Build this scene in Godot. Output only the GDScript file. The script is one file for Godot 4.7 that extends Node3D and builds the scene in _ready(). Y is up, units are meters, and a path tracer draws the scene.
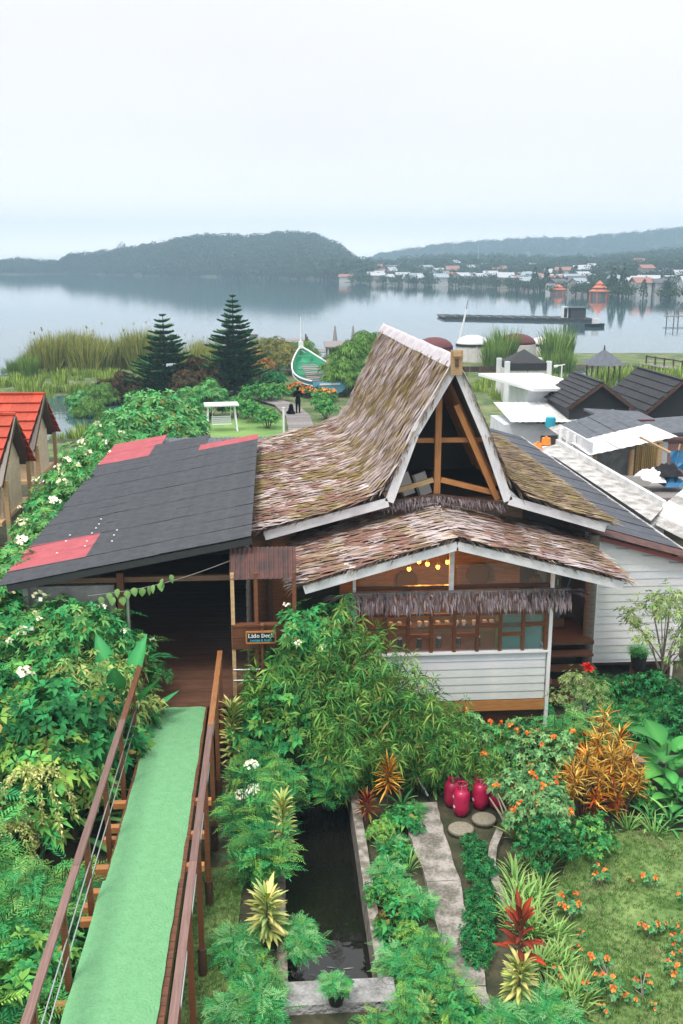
extends Node3D
# Thatched lakeside restaurant with garden, bridge, lake and hills. World axes follow the house: -z runs along the bridge.
const CAM_H := 8.1
const GND := -1.2
const WATER := -1.75
var FR := Transform3D.IDENTITY      # frame in which the building helpers take their coordinates
var c_f: Vector3
var c_r: Vector3
var c_u: Vector3
var rng := RandomNumberGenerator.new()
var taken := {}
var M := {}
var box_cache := {}
var cyl_cache := {}
var proto := {}

func _ready():
	rng.seed = 20240611
	set_camera_and_light()
	make_materials()
	build_setting()
	build_house()
	build_left_wing()
	build_right_wing()
	build_bridge()
	build_pond()
	build_background()
	build_far_shore()
	make_plants()
	build_garden()
	build_small_things()
	for k in proto: proto[k].free()

func set_camera_and_light():
	var yaw := deg_to_rad(4.0)
	var pitch := atan(0.25)
	var cam := Camera3D.new(); cam.name = "camera"; add_child(cam)
	cam.position = Vector3(0, CAM_H, 0)
	cam.rotation = Vector3(-pitch, -yaw, 0)
	cam.fov = rad_to_deg(2.0 * atan(0.512))
	cam.near = 0.1; cam.far = 6000.0
	cam.current = true
	c_f = -cam.basis.z; c_r = cam.basis.x; c_u = cam.basis.y
	var e := Environment.new()
	e.background_mode = Environment.BG_SKY
	e.tonemap_mode = Environment.TONE_MAPPER_LINEAR
	e.tonemap_exposure = 1.58
	var sk := PanoramaSkyMaterial.new()
	sk.panorama = overcast_sky()
	var s := Sky.new(); s.sky_material = sk
	e.sky = s
	e.sdfgi_enabled = true; e.ssao_enabled = true; e.ssil_enabled = true
	e.volumetric_fog_enabled = true; e.volumetric_fog_density = 0.0008; e.volumetric_fog_albedo = Color(0.77, 0.91, 1.0); e.volumetric_fog_anisotropy = 0.0
	var we := WorldEnvironment.new(); we.name = "environment"; we.environment = e; add_child(we)
	var sun := DirectionalLight3D.new(); sun.name = "sun"; add_child(sun)
	sun.light_energy = 0.5; sun.light_angular_distance = 14.0; sun.light_color = Color(1.0, 0.97, 0.93)
	sun.shadow_enabled = true
	sun.rotation_degrees = Vector3(-62, -35, 0)

# an even overcast: brighter towards the zenith, white haze at the horizon, faint cloud streaks
func overcast_sky() -> ImageTexture:
	var im := Image.create(512, 256, false, Image.FORMAT_RGBF)
	var nz := FastNoiseLite.new(); nz.seed = 12; nz.frequency = 1.3; nz.fractal_octaves = 4
	for y in 256:
		var el := (0.5 - (y + 0.5) / 256.0) * PI
		var up := maxf(0.0, sin(el))
		var base := (1.0 + 1.5 * up) / 1.3
		var glow := 0.85 * exp(-maxf(el, 0.0) / 0.062)
		for x in 512:
			var az := TAU * x / 512.0
			var v := nz.get_noise_3d(cos(az) * cos(el), up * 4.0, sin(az) * cos(el)) * 0.07
			var l := base * (1.0 + v) if el > 0.0 else 0.7
			im.set_pixel(x, y, Color(0.64 * l + glow, 0.635 * l + glow * 0.985, 0.655 * l + glow * 0.985) if el > 0.0 else Color(0.5, 0.55, 0.57))
	return ImageTexture.create_from_image(im)

# ---------- pixels to points
func ray(px: float, py: float) -> Vector3:
	return c_f + c_r * ((px - 341.5) / 1000.0) - c_u * ((py - 512.0) / 1000.0)
func at(px: float, py: float, y := GND) -> Vector3:      # the point of height y seen at a pixel
	var d := ray(px, py)
	return Vector3(0, CAM_H, 0) + d * ((y - CAM_H) / d.y)
func at_z(px: float, py: float, z: float) -> Vector3:
	var d := ray(px, py)
	return Vector3(0, CAM_H, 0) + d * (z / d.z)

# ---------- nodes
func numbered(n: String) -> String:
	if not taken.has(n):
		taken[n] = 0
		return n
	taken[n] += 1
	return "%s_%03d" % [n, taken[n]]
func tag(o: Node, label: String, category: String, group := ""):
	o.set_meta("label", label); o.set_meta("category", category)
	if group != "": o.set_meta("group", group)
func thing(called: String, label: String, category: String, pos := Vector3.ZERO, turn := 0.0, group := "") -> Node3D:
	var o := Node3D.new(); o.name = numbered(called); add_child(o)
	o.position = pos; o.rotation.y = turn
	tag(o, label, category, group)
	FR = Transform3D.IDENTITY
	return o
func sub(parent: Node3D, called: String) -> Node3D:       # a part that holds sub-parts
	var o := Node3D.new(); o.name = called; parent.add_child(o, true)
	return o
func mesh(parent: Node, called: String, m: Mesh, mat: Material, xf := Transform3D.IDENTITY) -> MeshInstance3D:
	var o := MeshInstance3D.new()
	o.mesh = m
	if mat: o.material_override = mat
	if parent == self:
		o.name = numbered(called); add_child(o)
	else:
		o.name = called; parent.add_child(o, true)
	o.global_transform = FR * xf
	return o
func structure(called: String, m: Mesh, mat: Material, xf := Transform3D.IDENTITY) -> MeshInstance3D:
	FR = Transform3D.IDENTITY
	var o := mesh(self, called, m, mat, xf)
	o.set_meta("kind", "structure")
	return o
func stuff(o: Node): o.set_meta("kind", "stuff")
func box_mesh(s: Vector3) -> BoxMesh:
	var k := "%.3f %.3f %.3f" % [s.x, s.y, s.z]
	if not box_cache.has(k):
		var b := BoxMesh.new(); b.size = s; box_cache[k] = b
	return box_cache[k]
func box(parent: Node, called: String, c: Vector3, s: Vector3, mat: Material, turn := Vector3.ZERO) -> MeshInstance3D:
	return mesh(parent, called, box_mesh(s), mat, Transform3D(Basis.from_euler(turn), c))
func span(a: Vector3, b: Vector3, up := Vector3.UP) -> Transform3D:   # x axis from a to b, centre between
	var x := (b - a).normalized()
	if absf(x.dot(up)) > 0.98: up = Vector3.BACK
	var z := x.cross(up).normalized()
	return Transform3D(Basis(x, z.cross(x), z), (a + b) * 0.5)
func bar(parent: Node, called: String, a: Vector3, b: Vector3, h: float, w: float, mat: Material, up := Vector3.UP) -> MeshInstance3D:
	return mesh(parent, called, box_mesh(Vector3(a.distance_to(b), h, w)), mat, span(a, b, up))
func rod(parent: Node, called: String, a: Vector3, b: Vector3, r: float, mat: Material, r2 := -1.0, sides := 8) -> MeshInstance3D:
	if r2 < 0.0: r2 = r
	var l := a.distance_to(b)
	var k := "%.3f %.3f %.3f %d" % [l, r, r2, sides]
	if not cyl_cache.has(k):
		var c := CylinderMesh.new(); c.height = l; c.bottom_radius = r; c.top_radius = r2; c.radial_segments = sides; c.rings = 1
		cyl_cache[k] = c
	var y := (b - a).normalized()
	var x := y.cross(Vector3.BACK if absf(y.z) < 0.9 else Vector3.RIGHT).normalized()
	return mesh(parent, called, cyl_cache[k], mat, Transform3D(Basis(x, y, x.cross(y)), (a + b) * 0.5))
func rf(a: float, b: float) -> float: return rng.randf_range(a, b)
func rdir() -> Vector3: return Vector3(rng.randfn(), rng.randfn(), rng.randfn()).normalized()

# ---------- mesh builder
class MB:
	var v := PackedVector3Array()
	var n := PackedVector3Array()
	var c := PackedColorArray()
	var i := PackedInt32Array()
	func leaf(p: Vector3, d: Vector3, up: Vector3, l: float, w: float, droop: float, col: Color):
		var s := d.cross(up).normalized()
		var q := s.cross(d)
		var b := v.size()
		var m := p + d * (l * 0.42)
		var dn := Vector3(0, droop * l, 0)
		v.append(p); v.append(m - s * (w * 0.5) + q * (w * 0.12)); v.append(m - dn * 0.15); v.append(m + s * (w * 0.5) + q * (w * 0.12)); v.append(p + d * l - dn)
		n.append(q); n.append((q + s * 0.35).normalized()); n.append(q); n.append((q - s * 0.35).normalized()); n.append((q + d * 0.3).normalized())
		for k in 5: c.append(col)
		i.append_array([b, b + 1, b + 2, b, b + 2, b + 3, b + 1, b + 4, b + 2, b + 2, b + 4, b + 3])
	func chip(p: Vector3, d: Vector3, s: Vector3, l: float, w: float, col: Color):    # a flat leaflet of two triangles
		var b := v.size()
		var q := s.cross(d).normalized()
		var m := p + d * (l * 0.5)
		v.append(p); v.append(m - s * (w * 0.5)); v.append(p + d * l); v.append(m + s * (w * 0.5))
		for k in 4: n.append(q); c.append(col)
		i.append_array([b, b + 1, b + 2, b, b + 2, b + 3])
	func strap(p: Vector3, d: Vector3, up: Vector3, l: float, w: float, bend: float, col: Color, segs := 3, tipcol := Color(-1, 0, 0), belly := 0.35, fold := 0.25, rib := 0.0):
		if tipcol.r < 0.0: tipcol = col
		var s := d.cross(up).normalized()
		var pos := p
		var dir := d
		var b := v.size()
		for k in segs + 1:
			var t := float(k) / segs
			var hw := w * 0.5 * (minf(1.0, 0.35 + t / belly * 0.65) if t < belly else 1.0 - pow((t - belly) / (1.0 - belly), 1.6) * 0.97)
			var q := s.cross(dir).normalized()
			var cc := col.lerp(tipcol, t)
			v.append(pos - s * hw + q * (hw * fold)); v.append(pos); v.append(pos + s * hw + q * (hw * fold))
			n.append((q + s * 0.3).normalized()); n.append(q); n.append((q - s * 0.3).normalized())
			c.append(cc); c.append(cc.lerp(Color(cc.r * 1.5 + 0.04, cc.g * 1.4 + 0.05, cc.b * 1.3 + 0.02), rib)); c.append(cc)
			if k < segs:
				var a := b + k * 3
				i.append_array([a, a + 3, a + 1, a + 1, a + 3, a + 4, a + 1, a + 4, a + 2, a + 2, a + 4, a + 5])
			pos += dir * (l / segs)
			dir = (dir - Vector3(0, bend / segs, 0)).normalized()
	func quad(p0: Vector3, p1: Vector3, p2: Vector3, p3: Vector3, col := Color(1, 1, 1)):
		var b := v.size()
		var q := (p2 - p0).cross(p1 - p0).normalized()
		v.append(p0); v.append(p1); v.append(p2); v.append(p3)
		for k in 4: n.append(q); c.append(col)
		i.append_array([b, b + 1, b + 2, b, b + 2, b + 3])
	func tri(p0: Vector3, p1: Vector3, p2: Vector3, col := Color(1, 1, 1)):
		var b := v.size()
		var q := (p2 - p0).cross(p1 - p0).normalized()
		v.append(p0); v.append(p1); v.append(p2)
		for k in 3: n.append(q); c.append(col)
		i.append_array([b, b + 1, b + 2])
	func tube(pts: Array, rad: Array, col: Color, sides := 5):
		var b := v.size()
		for k in pts.size():
			var d: Vector3 = (pts[mini(k + 1, pts.size() - 1)] - pts[maxi(k - 1, 0)]).normalized()
			var x := d.cross(Vector3(0.31, 0.2, 0.93)).normalized()
			var z := x.cross(d)
			for j in sides:
				var a := TAU * j / sides
				var o := x * cos(a) + z * sin(a)
				v.append(pts[k] + o * rad[k]); n.append(o); c.append(col)
			if k > 0:
				for j in sides:
					var a0 := b + (k - 1) * sides + j
					var a1 := b + (k - 1) * sides + (j + 1) % sides
					i.append_array([a0, a1, a0 + sides, a1, a1 + sides, a0 + sides])
	func ball(p: Vector3, r: Vector3, col: Color, rings := 5, sides := 7):
		var b := v.size()
		for k in rings + 1:
			var t := PI * k / rings
			for j in sides:
				var a := TAU * j / sides
				var o := Vector3(sin(t) * cos(a), cos(t), sin(t) * sin(a))
				v.append(p + o * r); n.append((o / r).normalized()); c.append(col)
			if k > 0:
				for j in sides:
					var a0 := b + (k - 1) * sides + j
					var a1 := b + (k - 1) * sides + (j + 1) % sides
					i.append_array([a0, a1, a0 + sides, a1, a1 + sides, a0 + sides])
	func bx(ctr: Vector3, s: Vector3, col: Color, bs := Basis.IDENTITY):
		for f in [[Vector3.RIGHT, Vector3.UP, Vector3.BACK], [Vector3.LEFT, Vector3.UP, Vector3.FORWARD], [Vector3.UP, Vector3.BACK, Vector3.RIGHT], [Vector3.DOWN, Vector3.FORWARD, Vector3.RIGHT], [Vector3.BACK, Vector3.UP, Vector3.LEFT], [Vector3.FORWARD, Vector3.UP, Vector3.RIGHT]]:
			var o: Vector3 = bs * (f[0] * s * 0.5)
			var a: Vector3 = bs * (f[1] * s * 0.5)
			var e: Vector3 = bs * (f[2] * s * 0.5)
			quad(ctr + o - a - e, ctr + o + a - e, ctr + o + a + e, ctr + o - a + e, col)
	func done() -> ArrayMesh:
		var arr := []
		arr.resize(Mesh.ARRAY_MAX)
		arr[Mesh.ARRAY_VERTEX] = v; arr[Mesh.ARRAY_NORMAL] = n; arr[Mesh.ARRAY_COLOR] = c; arr[Mesh.ARRAY_INDEX] = i
		var m := ArrayMesh.new()
		m.add_surface_from_arrays(Mesh.PRIMITIVE_TRIANGLES, arr)
		return m

# a sheet given by a grid of points (rows of equal length), smooth normals
func sheet(rows: Array, cols = null) -> ArrayMesh:
	var mb := MB.new()
	var nr := rows.size()
	var nc: int = rows[0].size()
	var face := 0.0          # which way the whole sheet faces decides its winding
	for r in nr - 1:
		for k in nc - 1: face += (rows[r][k + 1] - rows[r][k]).cross(rows[r + 1][k] - rows[r][k]).y
	var turned := face < 0.0
	for r in nr:
		for k in nc:
			var p: Vector3 = rows[r][k]
			var a: Vector3 = rows[r][mini(k + 1, nc - 1)] - rows[r][maxi(k - 1, 0)]
			var b: Vector3 = rows[mini(r + 1, nr - 1)][k] - rows[maxi(r - 1, 0)][k]
			var q := a.cross(b).normalized()
			if turned: q = -q
			mb.v.append(p); mb.n.append(q); mb.c.append(cols[r][k] if cols else Color(1, 1, 1))
	for r in nr - 1:
		for k in nc - 1:
			var o := r * nc + k
			if turned: mb.i.append_array([o, o + 1, o + nc, o + 1, o + nc + 1, o + nc])
			else: mb.i.append_array([o, o + nc, o + 1, o + 1, o + nc, o + nc + 1])
	return mb.done()
# a flat slab with an outline in plan (x, z), top at y
func slab(pts: PackedVector2Array, y: float, thick: float) -> ArrayMesh:
	var mb := MB.new()
	var t := Geometry2D.triangulate_polygon(pts)
	for k in range(0, t.size(), 3):
		var a := Vector3(pts[t[k]].x, y, pts[t[k]].y)
		var b := Vector3(pts[t[k + 1]].x, y, pts[t[k + 1]].y)
		var d := Vector3(pts[t[k + 2]].x, y, pts[t[k + 2]].y)
		if (d - a).cross(b - a).y < 0: mb.tri(a, d, b)
		else: mb.tri(a, b, d)
	for k in pts.size():
		var a := pts[k]
		var b := pts[(k + 1) % pts.size()]
		mb.quad(Vector3(a.x, y, a.y), Vector3(b.x, y, b.y), Vector3(b.x, y - thick, b.y), Vector3(a.x, y - thick, a.y))
	return mb.done()
# corrugated sheet: waves repeat along x, runs along z (0..l), centred on x
func corrugated(w: float, l: float, pitch := 0.095, amp := 0.014, wavy := 0.0, sd := 1) -> ArrayMesh:
	var nx := int(round(w / pitch * 6.0))
	var r := RandomNumberGenerator.new(); r.seed = sd
	var rows := []
	for k in 4:
		var row := []
		for j in nx + 1:
			var x := -w * 0.5 + w * j / nx
			row.append(Vector3(x, amp * cos(TAU * x / pitch) + r.randf_range(-wavy, wavy) * (1.0 if j % 6 == 0 else 0.3), l * k / 3.0))
		rows.append(row)
	return sheet(rows)

# ---------- materials
func tex(sd: int, freq: float, lo: Color, hi: Color, size := 256, gain := 1.6, fine := 0.35, cell := false, ax := 1.0) -> ImageTexture:
	var f := FastNoiseLite.new(); f.seed = sd; f.frequency = freq; f.fractal_octaves = 4
	f.noise_type = FastNoiseLite.TYPE_CELLULAR if cell else FastNoiseLite.TYPE_SIMPLEX_SMOOTH
	var a := f.get_seamless_image(size, size).get_data()
	f.seed = sd + 77; f.frequency = freq * 7.0; f.noise_type = FastNoiseLite.TYPE_SIMPLEX_SMOOTH
	var b := f.get_seamless_image(size, size).get_data()
	var out := PackedByteArray(); out.resize(size * size * 3)
	var l := lo.linear_to_srgb()
	var h := hi.linear_to_srgb()
	for k in size * size:
		var t := clampf(((a[k] / 255.0 - 0.5) * (1.0 - fine) + (b[k] / 255.0 - 0.5) * fine) * gain + 0.5, 0.0, 1.0)
		out[k * 3] = int(lerpf(l.r, h.r, t) * 255.0); out[k * 3 + 1] = int(lerpf(l.g, h.g, t) * 255.0); out[k * 3 + 2] = int(lerpf(l.b, h.b, t) * 255.0)
	return ImageTexture.create_from_image(Image.create_from_data(size, size, false, Image.FORMAT_RGB8, out))
func nmap(sd: int, freq: float, strength: float, size := 256, oct := 3) -> ImageTexture:
	var f := FastNoiseLite.new(); f.seed = sd; f.frequency = freq; f.fractal_octaves = oct; f.noise_type = FastNoiseLite.TYPE_SIMPLEX_SMOOTH
	var im := f.get_seamless_image(size, size)
	im.convert(Image.FORMAT_RGBA8)
	im.bump_map_to_normal_map(strength)
	return ImageTexture.create_from_image(im)
func lin(r: float, g: float, b: float) -> Color: return Color(r, g, b).linear_to_srgb()
func plain(key: String, r: float, g: float, b: float, rough := 0.7, metal := 0.0) -> StandardMaterial3D:
	var m := StandardMaterial3D.new(); m.resource_name = key
	m.albedo_color = lin(r, g, b); m.roughness = rough; m.metallic = metal
	M[key] = m
	return m
func mottled(key: String, t: Texture2D, sc: Vector3, rough := 0.8, world := false, tint := Color(1, 1, 1)) -> StandardMaterial3D:
	var m := StandardMaterial3D.new(); m.resource_name = key
	m.albedo_texture = t; m.albedo_color = tint; m.roughness = rough
	m.uv1_triplanar = true; m.uv1_world_triplanar = world; m.uv1_scale = sc
	M[key] = m
	return m
func variants(key: String, n: int):           # the same material shifted along its pattern and slightly lighter or darker
	for k in n:
		var m: StandardMaterial3D = M[key].duplicate()
		m.uv1_offset = Vector3(rf(0, 9), rf(0, 9), rf(0, 9))
		var s := rf(0.82, 1.0)
		m.albedo_color = Color(M[key].albedo_color.r * s, M[key].albedo_color.g * s * rf(0.97, 1.0), M[key].albedo_color.b * s * rf(0.95, 1.0))
		M["%s%d" % [key, k]] = m
func any(key: String, n: int) -> StandardMaterial3D: return M["%s%d" % [key, rng.randi() % n]]
func painted(key: String, rough := 0.5, back := 0.0) -> StandardMaterial3D:      # colour from the vertices
	var m := StandardMaterial3D.new(); m.resource_name = key
	m.vertex_color_use_as_albedo = true; m.roughness = rough
	m.cull_mode = BaseMaterial3D.CULL_DISABLED
	if back > 0.0:
		m.backlight_enabled = true; m.backlight = Color(back, back, back * 0.6)
	M[key] = m
	return m

func make_materials():
	painted("leaf", 0.62, 0.35).metallic_specular = 0.25
	painted("petal", 0.6, 0.3)
	painted("bark", 0.9)
	painted("thatch", 0.95)
	painted("solid", 0.7)
	var wood := tex(3, 0.02, Color(0.10, 0.035, 0.014), Color(0.24, 0.09, 0.034))
	mottled("red_wood", wood, Vector3(0.5, 7, 7), 0.55); variants("red_wood", 4)
	mottled("orange_wood", tex(4, 0.02, Color(0.36, 0.15, 0.04), Color(0.55, 0.27, 0.09)), Vector3(0.5, 7, 7), 0.6); variants("orange_wood", 4)
	mottled("dark_wood", tex(5, 0.02, Color(0.05, 0.026, 0.017), Color(0.13, 0.068, 0.044)), Vector3(0.5, 7, 7), 0.32); variants("dark_wood", 5)
	mottled("deck_wood", tex(54, 0.02, Color(0.11, 0.055, 0.036), Color(0.23, 0.125, 0.08)), Vector3(0.5, 7, 7), 0.35); variants("deck_wood", 5)
	mottled("panel_wood", tex(55, 0.02, Color(0.16, 0.10, 0.06), Color(0.27, 0.18, 0.11)), Vector3(0.5, 3, 3), 0.7)
	mottled("mauve_wood", tex(6, 0.02, Color(0.17, 0.10, 0.085), Color(0.27, 0.17, 0.15)), Vector3(0.4, 6, 6), 0.7); variants("mauve_wood", 3)
	mottled("grey_wood", tex(7, 0.02, Color(0.10, 0.095, 0.085), Color(0.24, 0.23, 0.21)), Vector3(0.5, 6, 6), 0.85); variants("grey_wood", 4)
	mottled("pale_wood", tex(8, 0.02, Color(0.42, 0.28, 0.13), Color(0.66, 0.47, 0.26)), Vector3(0.5, 7, 7), 0.7); variants("pale_wood", 3)
	mottled("white_board", tex(9, 0.01, Color(0.72, 0.78, 0.84), Color(0.86, 0.90, 0.94), 256, 1.8), Vector3(0.4, 1.1, 1.1), 0.5); variants("white_board", 5)
	mottled("grey_paint", tex(10, 0.012, Color(0.56, 0.57, 0.58), Color(0.74, 0.75, 0.77)), Vector3(0.6, 2, 2), 0.6)
	mottled("black_roof", tex(11, 0.008, Color(0.028, 0.032, 0.039), Color(0.062, 0.067, 0.078), 512, 1.8), Vector3(0.8, 0.8, 0.8), 0.62, true)
	mottled("red_roof", tex(12, 0.01, Color(0.33, 0.055, 0.07), Color(0.46, 0.105, 0.12)), Vector3(0.8, 0.8, 0.8), 0.6, true)
	mottled("slate_roof", tex(13, 0.012, Color(0.06, 0.07, 0.085), Color(0.13, 0.145, 0.165)), Vector3(0.6, 0.6, 0.6), 0.6, true)
	mottled("rust_roof", tex(14, 0.012, Color(0.045, 0.035, 0.035), Color(0.17, 0.06, 0.045), 256, 2.6), Vector3(1.2, 1.2, 1.2), 0.7, true)
	mottled("white_roof", tex(15, 0.01, Color(0.60, 0.61, 0.60), Color(0.84, 0.85, 0.85), 256, 2.2), Vector3(0.4, 0.4, 0.4), 0.6, true)
	mottled("pale_roof", tex(16, 0.012, Color(0.25, 0.235, 0.22), Color(0.58, 0.57, 0.55), 256, 2.4), Vector3(0.5, 0.5, 0.5), 0.85, true)
	mottled("orange_tile", tex(17, 0.015, Color(0.50, 0.045, 0.015), Color(0.66, 0.085, 0.022)), Vector3(1.5, 1.5, 1.5), 0.6); variants("orange_tile", 4)
	mottled("black_shingle", tex(18, 0.015, Color(0.022, 0.024, 0.028), Color(0.05, 0.052, 0.06)), Vector3(1.5, 1.5, 1.5), 0.8); variants("black_shingle", 4)
	mottled("carpet", tex(19, 0.02, Color(0.13, 0.35, 0.155), Color(0.19, 0.44, 0.215), 512, 1.5, 0.6), Vector3(0.55, 0.55, 0.55), 0.95, true)
	M["carpet"].normal_enabled = true; M["carpet"].normal_texture = nmap(20, 0.12, 6.0); M["carpet"].normal_scale = 0.5
	mottled("concrete", tex(21, 0.01, Color(0.20, 0.20, 0.19), Color(0.42, 0.42, 0.41), 512, 2.0), Vector3(0.5, 0.5, 0.5), 0.9, true)
	M["concrete"].normal_enabled = true; M["concrete"].normal_texture = nmap(22, 0.08, 5.0)
	mottled("mossy", tex(23, 0.014, Color(0.045, 0.04, 0.025), Color(0.24, 0.215, 0.17), 256, 2.2), Vector3(0.9, 0.9, 0.9), 0.9, true)
	mottled("path_stone", tex(24, 0.012, Color(0.13, 0.12, 0.095), Color(0.38, 0.345, 0.31), 256, 2.6), Vector3(0.7, 0.7, 0.7), 0.85, true)
	mottled("step_stone", tex(25, 0.02, Color(0.20, 0.18, 0.13), Color(0.31, 0.285, 0.22)), Vector3(2, 2, 2), 0.9, true)
	mottled("soil", tex(26, 0.012, Color(0.028, 0.036, 0.014), Color(0.085, 0.075, 0.042), 512, 2.0), Vector3(0.25, 0.25, 0.25), 1.0, true)
	mottled("lawn", tex(27, 0.01, Color(0.085, 0.17, 0.04), Color(0.22, 0.31, 0.10), 512, 2.2, 0.45), Vector3(0.28, 0.28, 0.28), 1.0, true)
	mottled("bright_lawn", tex(28, 0.01, Color(0.12, 0.25, 0.06), Color(0.24, 0.38, 0.10), 256, 1.6), Vector3(0.1, 0.1, 0.1), 1.0, true)
	mottled("marsh", tex(29, 0.012, Color(0.05, 0.10, 0.03), Color(0.20, 0.22, 0.09), 512, 2.2), Vector3(0.07, 0.07, 0.07), 1.0, true)
	mottled("cream", tex(30, 0.012, Color(0.56, 0.44, 0.29), Color(0.70, 0.58, 0.42)), Vector3(0.8, 0.8, 0.8), 0.8, true)
	mottled("brick_pink", tex(31, 0.03, Color(0.34, 0.17, 0.14), Color(0.50, 0.28, 0.24)), Vector3(1, 1, 1), 0.9, true)
	mottled("grey_wall", tex(32, 0.012, Color(0.22, 0.22, 0.22), Color(0.37, 0.37, 0.37)), Vector3(0.7, 0.7, 0.7), 0.9, true)
	mottled("white_wall", tex(33, 0.01, Color(0.62, 0.66, 0.70), Color(0.80, 0.82, 0.84)), Vector3(0.4, 0.4, 0.4), 0.7, true)
	mottled("canvas", tex(34, 0.012, Color(0.52, 0.50, 0.47), Color(0.74, 0.73, 0.70)), Vector3(0.5, 0.5, 0.5), 0.8, true)
	mottled("bamboo", tex(35, 0.02, Color(0.42, 0.27, 0.09), Color(0.62, 0.44, 0.18)), Vector3(1, 3, 1), 0.5); variants("bamboo", 3)
	mottled("plank_grey", tex(36, 0.02, Color(0.20, 0.19, 0.18), Color(0.36, 0.34, 0.33)), Vector3(1, 4, 4), 0.85); variants("plank_grey", 4)
	mottled("gas_pink", tex(37, 0.015, Color(0.50, 0.012, 0.075), Color(0.62, 0.022, 0.11)), Vector3(3, 3, 3), 0.32)
	variants("gas_pink", 4)
	mottled("underlay", tex(38, 0.03, Color(0.09, 0.065, 0.05), Color(0.19, 0.145, 0.12)), Vector3(1.5, 1.5, 1.5), 1.0, true)
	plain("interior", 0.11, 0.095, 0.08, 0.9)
	plain("black", 0.012, 0.013, 0.014, 0.7)
	plain("black_cloth", 0.014, 0.014, 0.017, 0.9)
	plain("white_paint", 0.78, 0.80, 0.80, 0.45)
	plain("white_cloth", 0.75, 0.76, 0.78, 0.9)
	plain("steel", 0.62, 0.64, 0.66, 0.3, 0.9)
	plain("dark_metal", 0.05, 0.05, 0.055, 0.5, 0.5)
	plain("teal", 0.10, 0.30, 0.30, 0.6)
	plain("wicker", 0.09, 0.06, 0.03, 0.9)
	plain("tarp_blue", 0.02, 0.16, 0.34, 0.5)
	plain("tarp_cyan", 0.03, 0.42, 0.55, 0.5)
	plain("orange_plastic", 0.85, 0.26, 0.03, 0.4)
	plain("orange_brick", 0.75, 0.25, 0.05, 0.8)
	plain("boat_green", 0.06, 0.36, 0.20, 0.5)
	plain("boat_blue", 0.10, 0.33, 0.48, 0.5)
	plain("dome_red", 0.12, 0.024, 0.026, 0.7)
	plain("pavilion_orange", 0.55, 0.16, 0.07, 0.8)
	plain("red_bloom", 0.62, 0.02, 0.015, 0.5)
	plain("skin", 0.45, 0.27, 0.19, 0.6)
	var g := plain("glass", 0.6, 0.65, 0.65, 0.04); g.transparency = BaseMaterial3D.TRANSPARENCY_ALPHA; g.albedo_color.a = 0.04
	var b := plain("bulb_glow", 1.0, 0.7, 0.3, 0.4); b.emission_enabled = true; b.emission = Color(1.0, 0.62, 0.22); b.emission_energy_multiplier = 5.0
	var w := plain("lake", 0.045, 0.105, 0.125, 0.02); w.normal_enabled = true; w.normal_texture = nmap(41, 0.02, 3.0, 512, 4); w.normal_scale = 0.05
	w.uv1_triplanar = true; w.uv1_world_triplanar = true; w.uv1_scale = Vector3(0.05, 0.05, 0.05)
	var pw := plain("pond", 0.010, 0.010, 0.007, 0.04); pw.normal_enabled = true; pw.normal_texture = nmap(43, 0.015, 2.0); pw.normal_scale = 0.12
	pw.uv1_triplanar = true; pw.uv1_world_triplanar = true; pw.uv1_scale = Vector3(0.6, 0.6, 0.6)

# ================= setting
const POND_X0 := 0.08
const POND_X1 := 1.27
const POND_Z0 := -17.4
const POND_Z1 := -11.25
var hn: FastNoiseLite

func smooth(a: float, b: float, t: float) -> float: return smoothstep(a, b, t)
func ground_y(x: float, z: float) -> float:
	var y := GND
	if z < -22.0:
		y = lerpf(GND, -1.4, smooth(-22.0, -40.0, z)) + hn.get_noise_2d(x * 3.0, z * 3.0) * 0.06
		var shore := -93.0 + hn.get_noise_2d(x * 2.0, 3.0) * 9.0 - smooth(8.0, 24.0, x) * 12.0
		y -= smooth(-2.0, 6.0, shore - z) * 1.6
		var p1 := Vector2((x + 17.5) / 10.5, (z + 66.0) / 12.0).length() + hn.get_noise_2d(x * 4.0, z * 4.0) * 0.35
		y -= (1.0 - smooth(0.85, 1.05, p1)) * 0.9
		var p2 := Vector2((x - 27.0) / 14.0, (z + 88.0) / 5.5).length() + hn.get_noise_2d(x * 4.0, z * 4.0) * 0.5
		y -= (1.0 - smooth(0.85, 1.05, p2)) * 0.7
	else:
		var edge := minf(minf(absf(x - POND_X0), absf(x - POND_X1)), 1.0)
		y += hn.get_noise_2d(x * 14.0, z * 14.0) * 0.06 * smooth(0.2, 0.8, edge)
	return y

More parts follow.
